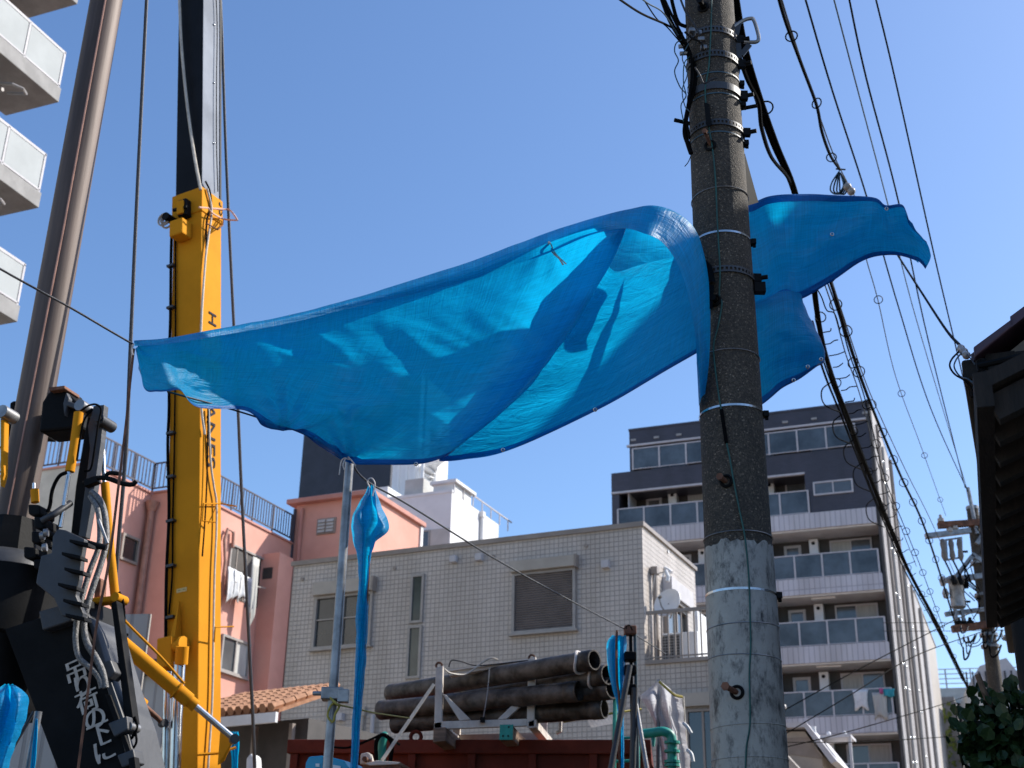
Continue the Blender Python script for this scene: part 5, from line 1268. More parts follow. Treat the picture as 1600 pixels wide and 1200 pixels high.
m = MB(); p = P(161, 659, 9.12); m.tube([p - EX * .06, p + EX * .12], .045, 14); m.tube([p - EX * .08, p - EX * .06], .028, 12); m.build('pivot_pin', M['grey_steel'], pm, w=True, smooth=True)
m = MB(); p = P(131, 637, 9.1); m.tube([p - EX * .06, p + EX * .1], .045, 14); m.build('pivot_pin', M['galv'], pm, w=True, smooth=True)
p = P(9, 646, 9.0); MB().tube([p - EX * .05, p + EX * .1], .05, 12).build('pivot_pin', M['galv'], pm, w=True, smooth=True)
tub([(123, 645, 9.05), (117, 690, 9.05), (109, 737, 9.05)], .035, 'ram_barrel', 'yellow')
tub([(108, 737, 9.05), (101, 780, 9.05), (94, 824, 9.05)], .017, 'ram_rod', 'chrome')
tub([(159, 665, 9.3), (161, 710, 9.3), (163, 755, 9.3)], .017, 'ram_rod', 'chrome')
tub([(164, 755, 9.3), (171, 845, 9.3), (180, 935, 9.3)], .032, 'ram_barrel', 'yellow')
tub([(54, 765, 9.2), (55, 785, 9.2)], .03, 'small_ram', 'yellow')
tub([(53, 755, 9.2), (53, 768, 9.2)], .012, 'small_ram', 'chrome')
# rib plate
poly([(82, 838), (90, 826), (102, 828), (132, 842), (127, 872), (124, 905), (118, 930), (130, 958), (128, 970), (96, 962), (84, 935), (56, 912), (57, 902), (64, 868), (80, 864)], 8.75, .05, 'rib_plate', 'grey_steel', .008)
for x, y in ((108, 842), (96, 862), (100, 886), (90, 910), (98, 935), (102, 958)):
    poly([(x, y), (x + 30, y + 6), (x + 30, y + 12), (x, y + 5)], 8.66, .09, 'rib', 'dark_steel', .004)
# motor and valve lumps behind
rnd = random.Random(3)
for x, y, w, h in ((52, 795, 18, 16), (60, 815, 16, 18), (56, 838, 16, 18), (68, 828, 7, 9), (46, 862, 20, 18), (70, 862, 8, 14), (58, 880, 14, 14)):
    poly([(x - w / 2, y - h / 2), (x + w / 2, y - h / 2 + rnd.uniform(0, 4)), (x + w / 2, y + h / 2), (x, y + h / 2 + 4), (x - w / 2, y + h / 2)], 9.0, .2, 'valve_block', 'dark_steel', .015)
for x, y in ((72, 833), (66, 838), (70, 856)): tub([(x - 3, y, 8.9), (x + 3, y - 1, 8.9)], .03, 'fitting', 'galv')
# hoses
for pts, r, m_ in (([(143, 768, 9.0), (156, 782, 8.98), (164, 806, 8.97), (166, 845, 8.95), (158, 880, 8.93), (146, 915, 8.9), (137, 945, 8.88), (131, 975, 8.86), (136, 1005, 8.85), (150, 1028, 8.84), (160, 1050, 8.84), (165, 1075, 8.85)], .023, 'hose'),
                   ([(141, 775, 9.0), (152, 795, 8.95), (156, 825, 8.93), (154, 855, 8.9), (141, 890, 8.88), (129, 930, 8.85), (121, 965, 8.83), (118, 1000, 8.82), (124, 1028, 8.82), (143, 1045, 8.82), (155, 1060, 8.83), (159, 1075, 8.84)], .020, 'hose'),
                   ([(104, 738, 9.0), (92, 745, 8.98), (82, 765, 8.98), (78, 790, 8.98), (74, 800, 8.98)], .014, 'black_cable'),
                   ([(126, 642, 9.0), (138, 634, 9.0), (150, 632, 9.0), (158, 640, 9.02), (154, 660, 9.02), (148, 700, 9.02), (142, 732, 9.04), (132, 736, 9.05)], .008, 'black_cable'),
                   ([(134, 645, 9.0), (144, 640, 9.0), (132, 655, 9.0), (126, 680, 9.0), (120, 720, 9.03)], .008, 'black_cable'),
                   ([(186, 925, 9.1), (192, 940, 9.1), (194, 970, 9.1), (190, 990, 9.1), (200, 992, 9.1)], .010, 'black_cable'),
                   ([(210, 1120, 9.0), (214, 1135, 9.0), (208, 1150, 9.0), (200, 1158, 9.0)], .010, 'black_cable'),
                   ([(212, 1145, 9.0), (213, 1160, 9.0), (206, 1172, 9.0), (202, 1178, 9.0)], .008, 'black_cable'),
                   ([(65, 814, 9.0), (85, 803, 9.0), (110, 786, 9.1)], .025, 'grey_steel')):
    tub(pts, r, 'hose' if 'cable' in m_ or m_ == 'hose' else 'strut', m_)
tub([(154, 812, 8.9), (168, 850, 8.88)], .012, 'hose_clamp', 'galv')
tub([(120, 841, 8.9), (142, 850, 8.85), (166, 856, 8.85)], .022, 'hose_bracket', 'dark_steel')
tub([(131, 755, 9.05), (146, 748, 9.0), (166, 747, 9.0), (190, 755, 9.0), (206, 757, 9.0), (213, 752, 9.0)], .018, 'hook_arm', 'dark_steel')
tub([(164, 744, 9.0), (172, 739, 9.0), (190, 741, 9.0)], .016, 'hook_arm', 'dark_steel')
poly([(131, 748), (150, 745), (152, 752), (131, 760)], 8.98, .06, 'hook_plate', 'dark_steel', .004)
# yellow link and black brace bar
poly([(142, 934), (186, 929), (187, 938), (143, 943)], 9.1, .10, 'link', 'yellow', .01)
poly([(150, 900), (158, 905), (156, 932), (146, 935)], 9.15, .08, 'lug', 'rusty', .008)
p = P(183, 934, 9.08); MB().tube([p - EX * .03, p + EX * .10], .034, 12).build('pivot_pin', M['yellow'], pm, w=True, smooth=True)
poly([(173, 942), (182, 938), (210, 1135), (197, 1142)], 9.0, .08, 'brace_bar', 'dark_steel', .008)
p = P(204, 1136, 8.98); MB().tube([p - EX * .03, p + EX * .08], .032, 12).build('pivot_pin', M['galv'], pm, w=True, smooth=True)
poly([(163, 1085), (172, 1085), (210, 1190), (204, 1196)], 8.95, .06, 'slide_rail', 'dark_steel', .005)
poly([(200, 1185), (210, 1182), (214, 1215), (204, 1215)], 8.9, .06, 'foot_plate', 'dark_steel', .005)

# ================================================================== pipe rack on the red tank
Kf = Fr(P(1012, 1155, 13.5), -7.0)
tz = Kf.f(1012, 1156)[1]; txl = Kf.f(452, 1168)[0]
tk = thing('red_tank', 'red brown steel tank with ribbed side carrying the pipe rack', 'tank', (Kf.o.x, Kf.o.y, 0), Kf.a)
MB().box(txl, 0, .06, 2.2, 0, tz - .02).build('side_wall', M['redbrown'], tk)
MB().box(txl - .02, .03, -.02, 2.22, tz - .14, tz).build('top_rim', M['redbrown'], tk, bevel=.01)
for i in range(12):
    x = -.55 - i * .62
    if x > txl: MB().box(x - .04, x + .04, .0, .06, 0, tz - .141).build('rib', M['redbrown'], tk, bevel=.006)
x, z = Kf.f(645, 1165); m = MB(); m.ring((x, .15, tz + .05), .055, .022, 16, (0, 1, 0)); m.build('lifting_eye', M['redbrown'], tk, smooth=True)
m = MB(); m.hexa([(.03, .3, tz - .2), (.35, .3, tz - .75), (.35, .3, 1), (.03, .3, 1)], [(.03, 1.4, tz - .2), (.35, 1.4, tz - .75), (.35, 1.4, 1), (.03, 1.4, 1)]); m.build('end_chute', M['redbrown'], tk)
# timber and green beams under the rack
RY = 13.25
def obj_poly(root, pts, Y, t, nm, m_, bevel=.006, ex=EX):
    a = [P(x, y, Y) for x, y in pts]; return MB().hexa(a, [p + ex * t for p in a]).build(nm, M[m_], root, w=True, bevel=bevel)
ED = Vector((.16, .985, 0)).normalized()
wbk = thing('timber_block', 'weathered timber block under the left end of the pipe rack', 'timber', Vector((P(687, 1158, RY).x, RY, tz)))
obj_poly(wbk, [(677, 1137), (697, 1136), (696, 1158), (676, 1160)], RY - .05, 1.2, 'block', 'wood', .01, ED)
gbk = thing('green_beam', 'timber beam with green painted end plate under the right end of the pipe rack', 'beam', Vector((P(790, 1155, RY).x, RY, tz)))
obj_poly(gbk, [(782, 1133), (801, 1133), (800, 1155), (780, 1156)], RY - .06, 1.25, 'beam', 'wood', .006, ED)
gpl = obj_poly(gbk, [(781, 1132), (802, 1132), (801, 1156), (780, 1156)], RY - .075, .013, 'end_plate', 'green_paint', .003, ED)
for x, y in ((786, 1150), (794, 1150), (795, 1136)):
    p = P(x, y, RY - .077); MB().tube([p, p - ED * .008], .009, 8).build('bolt', M['dark_steel'], gpl, w=True)
rk = thing('pipe_rack', 'pale weathered steel rack holding a stack of dark pipes on the red tank', 'rack', Vector((P(757, 1135, RY).x, RY, P(757, 1135, RY).z)))
def rack_side(dY, dx):
    q = lambda pts: [(x + dx, y) for x, y in pts]
    for nm, pts in (('post', [(681, 1043), (692, 1040), (690, 1138), (678, 1140)]), ('post', [(825, 1030), (837, 1026), (835, 1135), (823, 1136)]), ('bottom_rail', [(690, 1127), (823, 1123), (823, 1134), (690, 1139)]),
                    ('brace', [(691, 1084), (697, 1086), (735, 1124), (718, 1126)]), ('brace', [(823, 1080), (823, 1094), (792, 1123), (777, 1124)])):
        o = obj_poly(rk, pts, RY + dY, .055, nm, 'rack', .004, ED)
rack_side(0, 0)
for pts in ([(681, 1043), (692, 1040), (690, 1138), (678, 1140)], [(825, 1030), (837, 1026), (835, 1135), (823, 1136)]):
    a = [P(x, y, RY) + ED * .95 for x, y in pts]; MB().hexa(a, [p + ED * .055 for p in a]).build('post', M['rack'], rk, w=True)
a = P(690, 1132, RY) + ED * .95; b = P(830, 1128, RY) + ED * .95; MB().beam(a, b, .055, .08).build('bottom_rail', M['rack'], rk, w=True)
a = [P(x, y, RY) for x, y in ((829, 1122), (829, 1133))]
m = MB(); m.hexa([P(826, 1128, RY), P(838, 1124, RY), P(838, 1136, RY), P(826, 1138, RY)], [p + ED * 1.3 for p in (P(826, 1128, RY), P(838, 1124, RY), P(838, 1136, RY), P(826, 1138, RY))]); m.build('cross_rail', M['rack'], rk, w=True)
m = MB(); m.hexa([P(679, 1130, RY), P(690, 1128, RY), P(690, 1139, RY), P(678, 1140, RY)], [p + ED * 1.3 for p in (P(679, 1130, RY), P(690, 1128, RY), P(690, 1139, RY), P(678, 1140, RY))]); m.build('cross_rail', M['rack'], rk, w=True)
obj_poly(rk, [(702, 1048), (826, 1030), (826, 1035), (702, 1056)], RY + .25, .12, 'top_channel', 'rack', .004, ED)
obj_poly(rk, [(701, 1047), (827, 1029), (827, 1031), (701, 1049)], RY + .22, .18, 'top_flange', 'rack', .002, ED)
for x, y in ((686, 1040), (831, 1028)):
    MB().ring(P(x, y, RY + .02), .03, .012, 14, (0.1, 1, 0)).build('lifting_eye', M['rusty'], rk, w=True, smooth=True)
MB().tube(cr([P(765, 1042, RY - .02), P(762, 1080, RY - .02), P(757, 1112, RY - .02), P(755, 1122, RY - .02)], 4), .006, 6).build('tension_wire', M['galv'], rk, w=True)
m = MB(); p = P(754, 1124, RY - .03); m.box(p.x - .025, p.x + .025, p.y - .02, p.y + .02, p.z - .03, p.z + .02); m.build('turnbuckle', M['dark_steel'], rk, w=True)
# end channel at the right
obj_poly(rk, [(873, 1122), (878, 1120), (877, 1143), (869, 1147), (868, 1143), (873, 1140)], RY + .35, .05, 'end_channel', 'rack', .002, ED)
rp_ = thing('rigging_cable', 'looped dark wire rope lying along the top channel of the pipe rack', 'cable', P(720, 1045, RY + .2))
MB().tube(cr([P(701, 1042, RY + .1), P(706, 1032, RY + .1), P(722, 1034, RY + .12), P(745, 1040, RY + .15), P(790, 1036, RY + .15), P(826, 1032, RY + .1)], 6), .007, 6).build('loop', M['wire_rope'], rp_, w=True, smooth=True)
MB().tube(cr([P(694, 1045, RY - .02), P(704, 1052, RY), P(725, 1054, RY + .1), P(740, 1046, RY + .12), P(755, 1034, RY + .12), P(768, 1028, RY + .12), P(778, 1031, RY + .15)], 6), .010, 6).build('loop', M['cream_cable'], rp_, w=True, smooth=True)
st_ = thing('lashing_strap', 'pale strap slanting down from the pipe rack post to the winch bracket', 'strap', P(600, 1187, 13.0))
m = MB(); a = P(678, 1069, RY - .06); b = P(597, 1188, 12.9); m.beam(a, b, .032, .012, (0, 1, 0)); m.build('webbing', M['cream_cable'], st_, w=True)
wbr = thing('winch_bracket', 'pale winch bracket with a bar at the lower edge, left of the pipe rack', 'bracket', P(575, 1200, 12.9))
obj_poly(wbr, [(563, 1178), (574, 1175), (579, 1178), (582, 1190), (578, 1195), (562, 1194)], 12.9, .08, 'bracket', 'rack', .01, ED)
m = MB(); p = P(572, 1187, 12.88); m.tube([p, p - ED * .06], .025, 10); m.tube([p + Vector((.04, 0, -.02)), p + Vector((.04, -.06, -.02))], .02, 8); m.build('ratchet', M['rusty'], wbr, w=True)
obj_poly(wbr, [(570, 1193), (588, 1188), (626, 1191), (622, 1194), (578, 1196)], 12.8, .4, 'plate', 'rack', .004, ED)
obj_poly(wbr, [(562, 1197), (624, 1195), (640, 1300), (560, 1300)], 12.82, .3, 'stand', 'rusty', .004, ED)
# pipes
rnd = random.Random(11)
def pipe(label, xl_, yl_, xr_, yr_, zref, r, collarL=True, collarR=True, lashed=False):
    z = P(*zref).z; a = PZ(xl_, yl_, z); b = PZ(xr_, yr_, z)
    t = thing('steel_pipe', label, 'pipe', a, 0, 'pipes stacked in the rack')
    d = (b - a).normalized(); L = (b - a).length
    u = d.orthogonal().normalized(); v = d.cross(u); n = 24
    prof = [(0, r * .86), (0, r), (L, r), (L, r * .86), (L - .35, r * .84)]
    prof = [(.35, r * .84)] + prof
    vs = [a + d * s + (u * math.cos(2 * math.pi * k / n) + v * math.sin(2 * math.pi * k / n)) * q for s, q in prof for k in range(n)]
    MB().add(vs, [(j * n + k, j * n + (k + 1) % n, (j + 1) * n + (k + 1) % n, (j + 1) * n + k) for j in range(len(prof) - 1) for k in range(n)]).build('tube', M['pipe_steel'], t, w=True, smooth=True)
    m = MB(); m.tube([a + d * .345, a + d * .355], r * .85, n); m.tube([b - d * .345, b - d * .355], r * .85, n); m.build('bore', M['boom_black'], t, w=True)
    for on, s0, s1 in ((collarL, .0, .12), (collarR, L - .14, L - .02)):
        if on: MB().tube([a + d * s0, a + d * (s0 + .01), a + d * (s1 - .01), a + d * s1], [r * 1.0, r * 1.05, r * 1.05, r], n, caps=False).build('collar', M['pipe_steel'], t, w=True, smooth=True)
    if lashed:
        pts = [b - d * (.18 + .03 * math.sin(k)) + (u * math.cos(k * .5) + v * math.sin(k * .5)) * (r * 1.07) for k in range(14)]
        MB().tube(cr(pts, 3), .014, 6).build('lashing', M['white_string'], t, w=True, smooth=True)
    return t
pipe('uppermost steel pipe in the rack, its right end lashed with pale rope', 610, 1084, 929, 1031, (770, 1057, 13.55), .098, lashed=True)
pipe('long front steel pipe in the middle of the rack, reaching farthest left', 594, 1110, 905, 1080, (770, 1093, 13.42), .098)
pipe('lowest steel pipe in the rack, its open end at right near the tank', 616, 1131, 945, 1107, (770, 1119, 13.6), .098)
pipe('rear steel pipe whose lashed open end shows just below the uppermost pipe', 640, 1108, 950, 1054, (770, 1085, 13.9), .098, lashed=True)
pipe('rear steel pipe whose open end sticks out farthest right', 660, 1120, 957, 1075, (770, 1103, 13.95), .105)

# ================================================================== green pipework, ladder and grey sheet at the tank's right end
gl_ = thing('green_ladder', 'green painted steel ladder leaning at the right end of the red tank', 'ladder', (P(970, 1200, 12.9).x, 12.9, 0))
for x0, x1 in ((961, 958), (997, 996)):
    a = P(x0, 1090 if x0 < 970 else 1120, 12.9); b = P(x1, 1300, 12.8); MB().tube([a, b], .02, 8).build('stile', M['green_paint'], gl_, w=True, smooth=True)
for y in (1154, 1190, 1226, 1262): MB().tube([P(960, y, 12.88), P(996, y - 2, 12.88)], .014, 8).build('rung', M['green_paint'], gl_, w=True, smooth=True)
gp = thing('green_pipe', 'green painted pipe bend with bolted flanges beside the grey sheet', 'pipe', (P(1048, 1200, 12.8).x, 12.8, 0))
pts = cr([P(1002, 1147, 12.9), P(1020, 1145, 12.85), P(1036, 1143, 12.8), P(1047, 1148, 12.8), P(1050, 1160, 12.8), P(1050, 1180, 12.8), P(1050, 1300, 12.8)], 6)
MB().tube(pts, .045, 14).build('pipe', M['green_paint'], gp, w=True, smooth=True)
for y in (1160, 1174, 1190, 1196):
    p = P(1050, y, 12.8); MB().tube([p - Vector((0, 0, .012)), p + Vector((0, 0, .012))], .075, 14).build('flange', M['green_paint'], gp, w=True)
obj_poly(gp, [(1017, 1148), (1024, 1148), (1022, 1166), (1019, 1166)], 12.84, .03, 'bracket', 'green_paint', .002)
gp2 = thing('green_hose', 'upright green pipe with black cable coil behind the winch bracket', 'pipe', (P(598, 1200, 13.2).x, 13.2, 0))
MB().tube(cr([P(597, 1300, 13.2), P(596, 1200, 13.2), P(597, 1165, 13.2), P(599, 1152, 13.2), P(603, 1150, 13.22)], 5), .045, 12).build('pipe', M['green_paint'], gp2, w=True, smooth=True)
MB().tube(cr([P(588, 1190, 13.1), P(588, 1160, 13.1), P(598, 1148, 13.08), P(612, 1160, 13.1), P(610, 1190, 13.1)], 5), .02, 8).build('cable_coil', M['black_cable'], gp2, w=True, smooth=True)
MB().tube(cr([P(518, 1167, 13.1), P(545, 1168, 13.1), P(580, 1155, 13.08), P(600, 1148, 13.08), P(625, 1164, 13.1)], 6), .012, 6).build('cable', M['black_cable'], gp2, w=True, smooth=True)
gs = thing('grey_sheet', 'torn pale grey plastic sheet tied on poles beside the green pipe bend', 'sheet', (P(1040, 1200, 13.8).x, 13.8, 0))
rows = [[(1000, 1087, 13.6), (1016, 1074, 13.65), (1029, 1064, 13.7), (1040, 1070, 13.7), (1054, 1082, 13.75), (1066, 1090, 13.8)],
        [(1004, 1098, 13.65), (1018, 1094, 13.8), (1030, 1090, 13.7), (1042, 1094, 13.85), (1055, 1100, 13.7), (1067, 1106, 13.8)],
        [(1012, 1115, 13.65), (1022, 1115, 13.8), (1033, 1115, 13.65), (1045, 1118, 13.85), (1057, 1122, 13.7), (1069, 1126, 13.8)],
        [(1024, 1140, 13.7), (1032, 1140, 13.8), (1041, 1140, 13.65), (1051, 1142, 13.85), (1061, 1144, 13.7), (1072, 1148, 13.8)],
        [(1034, 1175, 13.7), (1041, 1175, 13.8), (1049, 1176, 13.65), (1057, 1178, 13.85), (1066, 1178, 13.7), (1076, 1180, 13.8)],
        [(1038, 1230, 13.7), (1046, 1230, 13.8), (1054, 1230, 13.65), (1062, 1230, 13.85), (1071, 1230, 13.7), (1081, 1230, 13.8)]]
g_ = patch(cols_of(rows), 5, 6, .03, 3, (6, 3)); mm = MB(); grid_mb(mm, g_); mm.build('sheet', M['grey_sheet'], gs, w=True, smooth='all')
MB().tube([P(1029, 1062, 13.75), P(1028, 1300, 13.75)], .02, 8).build('pole', M['galv'], gs, w=True, smooth=True)
MB().tube([P(1066, 1088, 13.85), P(1080, 1300, 13.85)], .02, 8).build('pole', M['cream_cable'], gs, w=True, smooth=True)
MB().tube([P(998, 1090, 13.6), P(1000, 1300, 13.6)], .02, 8).build('pole', M['galv'], gs, w=True, smooth=True)
MB().tube(cr([P(1030, 1065, 13.65), P(1042, 1076, 13.63), P(1054, 1086, 13.68), P(1066, 1089, 13.75)], 4), .015, 6).build('yellow_cord', bpy.data.materials['yellow_fibre'], gs, w=True, smooth=True)
for a in ([(1068, 1130, 13.7), (1074, 1136, 13.65), (1080, 1146, 13.65)], [(1074, 1172, 13.7), (1080, 1178, 13.65), (1083, 1190, 13.65)]):
    MB().tube(cr([P(*q) for q in a], 4), [.02] * 9, 5).build('tie_tail', M['cloth_white'], gs, w=True, smooth=True)
MB().tube([P(880, 1128, 13.3), P(960, 1114, 13.3), P(1002, 1108, 13.5)], .012, 6).build('lashing_line', bpy.data.materials['yellow_fibre'], gs, w=True)
fr2 = thing('striped_shade', 'small sagging striped shade sheet behind the green ladder', 'sheet', P(945, 1130, 13.9))
m = MB()
for i in range(9):
    x = 916 + i * 5.2; m.quad(P(x, 1122 - i * 1.0, 13.9), P(x + 4.2, 1121 - i * 1.0, 13.9), P(x + 13, 1136 - i * .9, 13.8), P(x + 8, 1137 - i * .9, 13.8))
m.build('strips', M['rack'], fr2, w=True, kind='stuff')

# ================================================================== low things along the lower edge
cy = thing('cyan_box', 'bright cyan plastic equipment case at the foot of the scaffold post', 'case', P(510, 1300, 9.0))
obj_poly(cy, [(477, 1192), (482, 1182), (505, 1180), (505, 1260), (472, 1260)], 9.0, .3, 'end', 'cyan', .01)
obj_poly(cy, [(505, 1180), (538, 1188), (544, 1198), (544, 1260), (505, 1260)], 9.02, .3, 'body', 'cyan', .01)
obj_poly(cy, [(520, 1195), (532, 1197), (532, 1205), (520, 1203)], 9.0, .004, 'paper_label', 'white_paint', 0)
obj_poly(cy, [(493, 1193), (499, 1193), (499, 1198), (493, 1198)], 8.99, .004, 'paper_label', 'white_paint', 0)
# corrugated shed behind the machine
Sf = Fr(P(268, 1036, 17), -16)
sh2 = thing('corrugated_shed', 'pale corrugated shed with dark gutter behind the black piling machine', 'shed', (Sf.o.x, Sf.o.y, 0), Sf.a)
zt = Sf.f(240, 1056)[1]
MB().box(-7, 0, 0, .9, 0, zt).build('wall', M['corrugated'], sh2)
MB().box(-7.05, .06, -.12, .9, zt, zt + .20).build('gutter', M['grey_steel'], sh2, bevel=.02)
fe = thing('corrugated_fence', 'pale corrugated site fence behind the bright blue tarp at lower left', 'fence', (P(60, 1200, 12.6).x, 12.6, 0), R(-8))
zf = P(40, 960, 12.6).z
MB().box(-3.5, .9, 0, .03, 0, zf).build('sheeting', M['corrugated'], fe)
MB().tube([P(60, 1112, 8.3), P(42, 1215, 8.3), P(30, 1300, 8.3)], .024, 10).build('stay', M['galv'], fe, w=True, smooth=True)
MB().tube([P(53, 1112, 8.35), P(5, 1195, 8.35), P(-40, 1280, 8.35)], .012, 8).build('stay', M['grey_steel'], fe, w=True, smooth=True)
bs = thing('blue_strap', 'thin strip of blue tarp hanging beside the stay at lower left', 'tarpaulin', P(55, 1130, 8.2))
g_ = patch(cols_of([fold(56, 59, 1122, 8.2, .006), fold(51, 58, 1160, 8.2, .008), fold(46, 54, 1205, 8.2, .008), fold(30, 38, 1300, 8.2, .008)]), 3, 6, .003, 4); mm = MB(); grid_mb(mm, g_); mm.build('sheet', M['tarp'], bs, w=True, smooth='all')
# orange tiled house between the crane and the tiled house
Of = Fr(P(338, 1117, 19), -32)
oh = thing('orange_roof_house', 'low house with orange clay tile roof and white fascia between crane and tiled house', 'house', (Of.o.x, Of.o.y, 0), Of.a)
ez = Of.f(338, 1117)[1]; ow = Of.f(437, 1098)[0]
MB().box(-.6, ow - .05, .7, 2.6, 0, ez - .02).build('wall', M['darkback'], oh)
MB().box(.15, ow, -.06, -.01, ez - .19, ez - .05).build('fascia', M['white_paint'], oh)
m = MB(); m.hexa([(-.8, 0, ez - .05), (ow, 0, ez - .05), (ow, 0, ez), (-.8, 0, ez)], [(-.8, 1.3, ez + .45), (ow, 1.3, ez + .45), (ow, 1.3, ez + .5), (-.8, 1.3, ez + .5)])
rf = m.build('roof', M['roof_orange'], oh)
m = MB()
for i in range(int((ow + .8) / .15)):
    for j in range(6):
        x = -.74 + i * .15; y0 = -.05 + j * .23; z0 = ez + .02 + (y0 + .05) * .385
        m.tube([(x, y0, z0), (x, y0 + .26, z0 + .10)], [.068, .055], 6)
m.build('roof_tile', M['roof_orange'], rf, kind='stuff')
for i in range(3): MB().box(-.5 + i * .7, -.44 + i * .7, .55, .62, 0, ez - .1).build('post', M['coping'], oh)
wt = thing('white_bundle', 'small white cloth bundle hanging under the orange roof', 'cloth', P(392, 1185, 18.5))
obj_poly(wt, [(384, 1185), (391, 1176), (399, 1182), (402, 1230), (382, 1230)], 18.5, .2, 'cloth', 'cloth_white', .03)
bt = thing('blue_bundle', 'dark blue tarp bundle tied to the foot of the crane boom', 'tarpaulin', P(370, 1180, 13))
g_ = patch(cols_of([fold(362, 372, 1142, 13, .01), fold(358, 375, 1160, 13, .016), fold(362, 372, 1190, 13, .014), fold(360, 372, 1240, 13, .014)]), 3, 5, .01, 5); mm = MB(); grid_mb(mm, g_); mm.build('sheet', M['tarp'], bt, w=True, smooth='all')
# little house roofs beyond the utility pole
Lf = Fr(P(1262, 1130, 34), -21.4)
lh = thing('small_house', 'small beige eaved house just right of the utility pole at the lower edge', 'house', (Lf.o.x, Lf.o.y, 0), Lf.a)
z = P(1262, 1130, 34).z
m = MB(); m.hexa([(-3, -.3, z), (0, -.3, z - .02), (.7, -.3, z - 1.0), (.55, -.3, z - 1.05), (-.05, -.3, z - .14), (-3, -.3, z - .12)], [(-3, 4, z), (0, 4, z - .02), (.7, 4, z - 1.0), (.55, 4, z - 1.05), (-.05, 4, z - .14), (-3, 4, z - .12)]); m.build('roof', M['alu_white'], lh)
MB().hexa([(-3, 0, 0), (.3, 0, 0), (.3, 0, z - .8), (-.1, 0, z - .2), (-3, 0, z - .15)], [(-3, 4, 0), (.3, 4, 0), (.3, 4, z - .8), (-.1, 4, z - .2), (-3, 4, z - .15)]).build('wall', M['beige'], lh)
MB().hexa([(-.55, -.02, z - .35), (.0, -.02, z - .35), (.3, -.02, z - .9), (-.55, -.02, z - .75)], [(-.55, 0, z - .35), (.0, 0, z - .35), (.3, 0, z - .9), (-.55, 0, z - .75)]).build('dark_soffit', M['coping'], lh)
an = thing('roof_aerials', 'small cluster of pale brackets and insulators on the small beige house roof', 'aerial', Wd(Lf, -1.0, -.2, z))
for dx, h in ((-.25, .35), (0, .5), (.2, .3), (.38, .42)):
    MB().tube([(dx, 0, 0), (dx + .05, 0, h)], .03, 6).build('mast', M['galv'], an); MB().sphere((dx + .06, -.02, h), .085, 6).build('insulator', M['porcelain'], an, smooth='all')
cpn = thing('white_carport', 'white framed carport roof with posts in front of the dark apartments', 'carport', Wd(Lf, 0, .6, 0), Lf.a)
zc = P(1300, 1158, 35).z
MB().box(.2, .98, 0, 1.0, zc, zc + .07).build('roof', M['alu_white'], cpn)
MB().box(.9, .97, .05, .13, 0, zc).build('post', M['alu_white'], cpn); MB().box(.04, .14, -.3, -.2, 0, P(1262, 1132, 34).z).build('post', M['white_paint'], cpn)
for dx in (.4, .8): MB().sphere((dx, .2, zc + .12), .06, 6).build('lamp_knob', M['white_paint'], cpn, smooth='all')
sr = thing('white_shed_roof', 'sloping white roof sheet beside the utility pole at the lower edge', 'roof', Wd(Lf, -.5, -1.5, 0), Lf.a)
zr = P(1258, 1178, 33).z
MB().hexa([(-.6, 0, zr - .05), (.1, 0, zr), (.75, 0, zr - .75), (.68, 0, zr - .9), (0, 0, zr - .25), (-.6, 0, zr - .25)], [(-.6, .9, zr - .05), (.1, .9, zr), (.75, .9, zr - .75), (.68, .9, zr - .9), (0, .9, zr - .25), (-.6, .9, zr - .25)]).build('roof_sheet', M['alu'], sr)
MB().box(-.6, .5, .1, .8, 0, zr - 1.0).build('wall', M['grey_wall'], sr)

# ================================================================== old house at the right, in its own shade
Hf = Fr(P(1562, 640, 7.2), -21.4)
oh2 = thing('old_house', 'dark old wooden house with deep eaves at the right edge', 'house', (Hf.o.x, Hf.o.y, 0), Hf.a)
ze = P(1545, 556, 7.2).z - .06
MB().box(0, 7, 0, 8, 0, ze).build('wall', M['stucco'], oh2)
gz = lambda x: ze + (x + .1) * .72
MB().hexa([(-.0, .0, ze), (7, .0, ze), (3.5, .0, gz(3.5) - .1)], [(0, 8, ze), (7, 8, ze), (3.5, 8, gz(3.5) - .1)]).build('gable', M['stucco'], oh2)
m = MB()
for x0, x1 in ((-.12, 3.5), (3.5, 7.3)):
    z0, z1 = (gz(x0), gz(x1)) if x0 < 3 else (gz(3.5), gz(-.3))
    m.hexa([(x0, -.12, z0), (x1, -.12, z1), (x1, -.12, z1 + .05), (x0, -.12, z0 + .05)], [(x0, 8.4, z0), (x1, 8.4, z1), (x1, 8.4, z1 + .05), (x0, 8.4, z0 + .05)])
rf = m.build('roof', M['roof_purple'], oh2)
tile = None
for i in range(16):
    x = -.10 + i * .23
    if tile is None:
        tile = MB().hexa([(0, -.15, -.05), (.25, -.15, .13), (.25, -.15, .18), (0, -.15, .02)], [(0, .2, -.05), (.25, .2, .13), (.25, .2, .18), (0, .2, .02)]).build('verge_tile', M['roof_purple'], rf, bevel=.01); tile.location = (x, 0, gz(x) + .05)
    else: child('verge_tile', tile, rf, (x, 0, gz(x) + .05))
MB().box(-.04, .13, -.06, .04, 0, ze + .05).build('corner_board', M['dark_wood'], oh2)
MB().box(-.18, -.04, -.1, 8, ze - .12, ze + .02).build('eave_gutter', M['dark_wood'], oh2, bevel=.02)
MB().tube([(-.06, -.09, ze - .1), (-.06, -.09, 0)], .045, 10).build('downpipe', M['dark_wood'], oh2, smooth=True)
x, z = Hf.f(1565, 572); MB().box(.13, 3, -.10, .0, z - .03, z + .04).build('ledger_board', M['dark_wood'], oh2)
MB().box(.13, 3, -.05, .0, z - .12, z - .031).build('pale_batten', M['alu'], oh2)
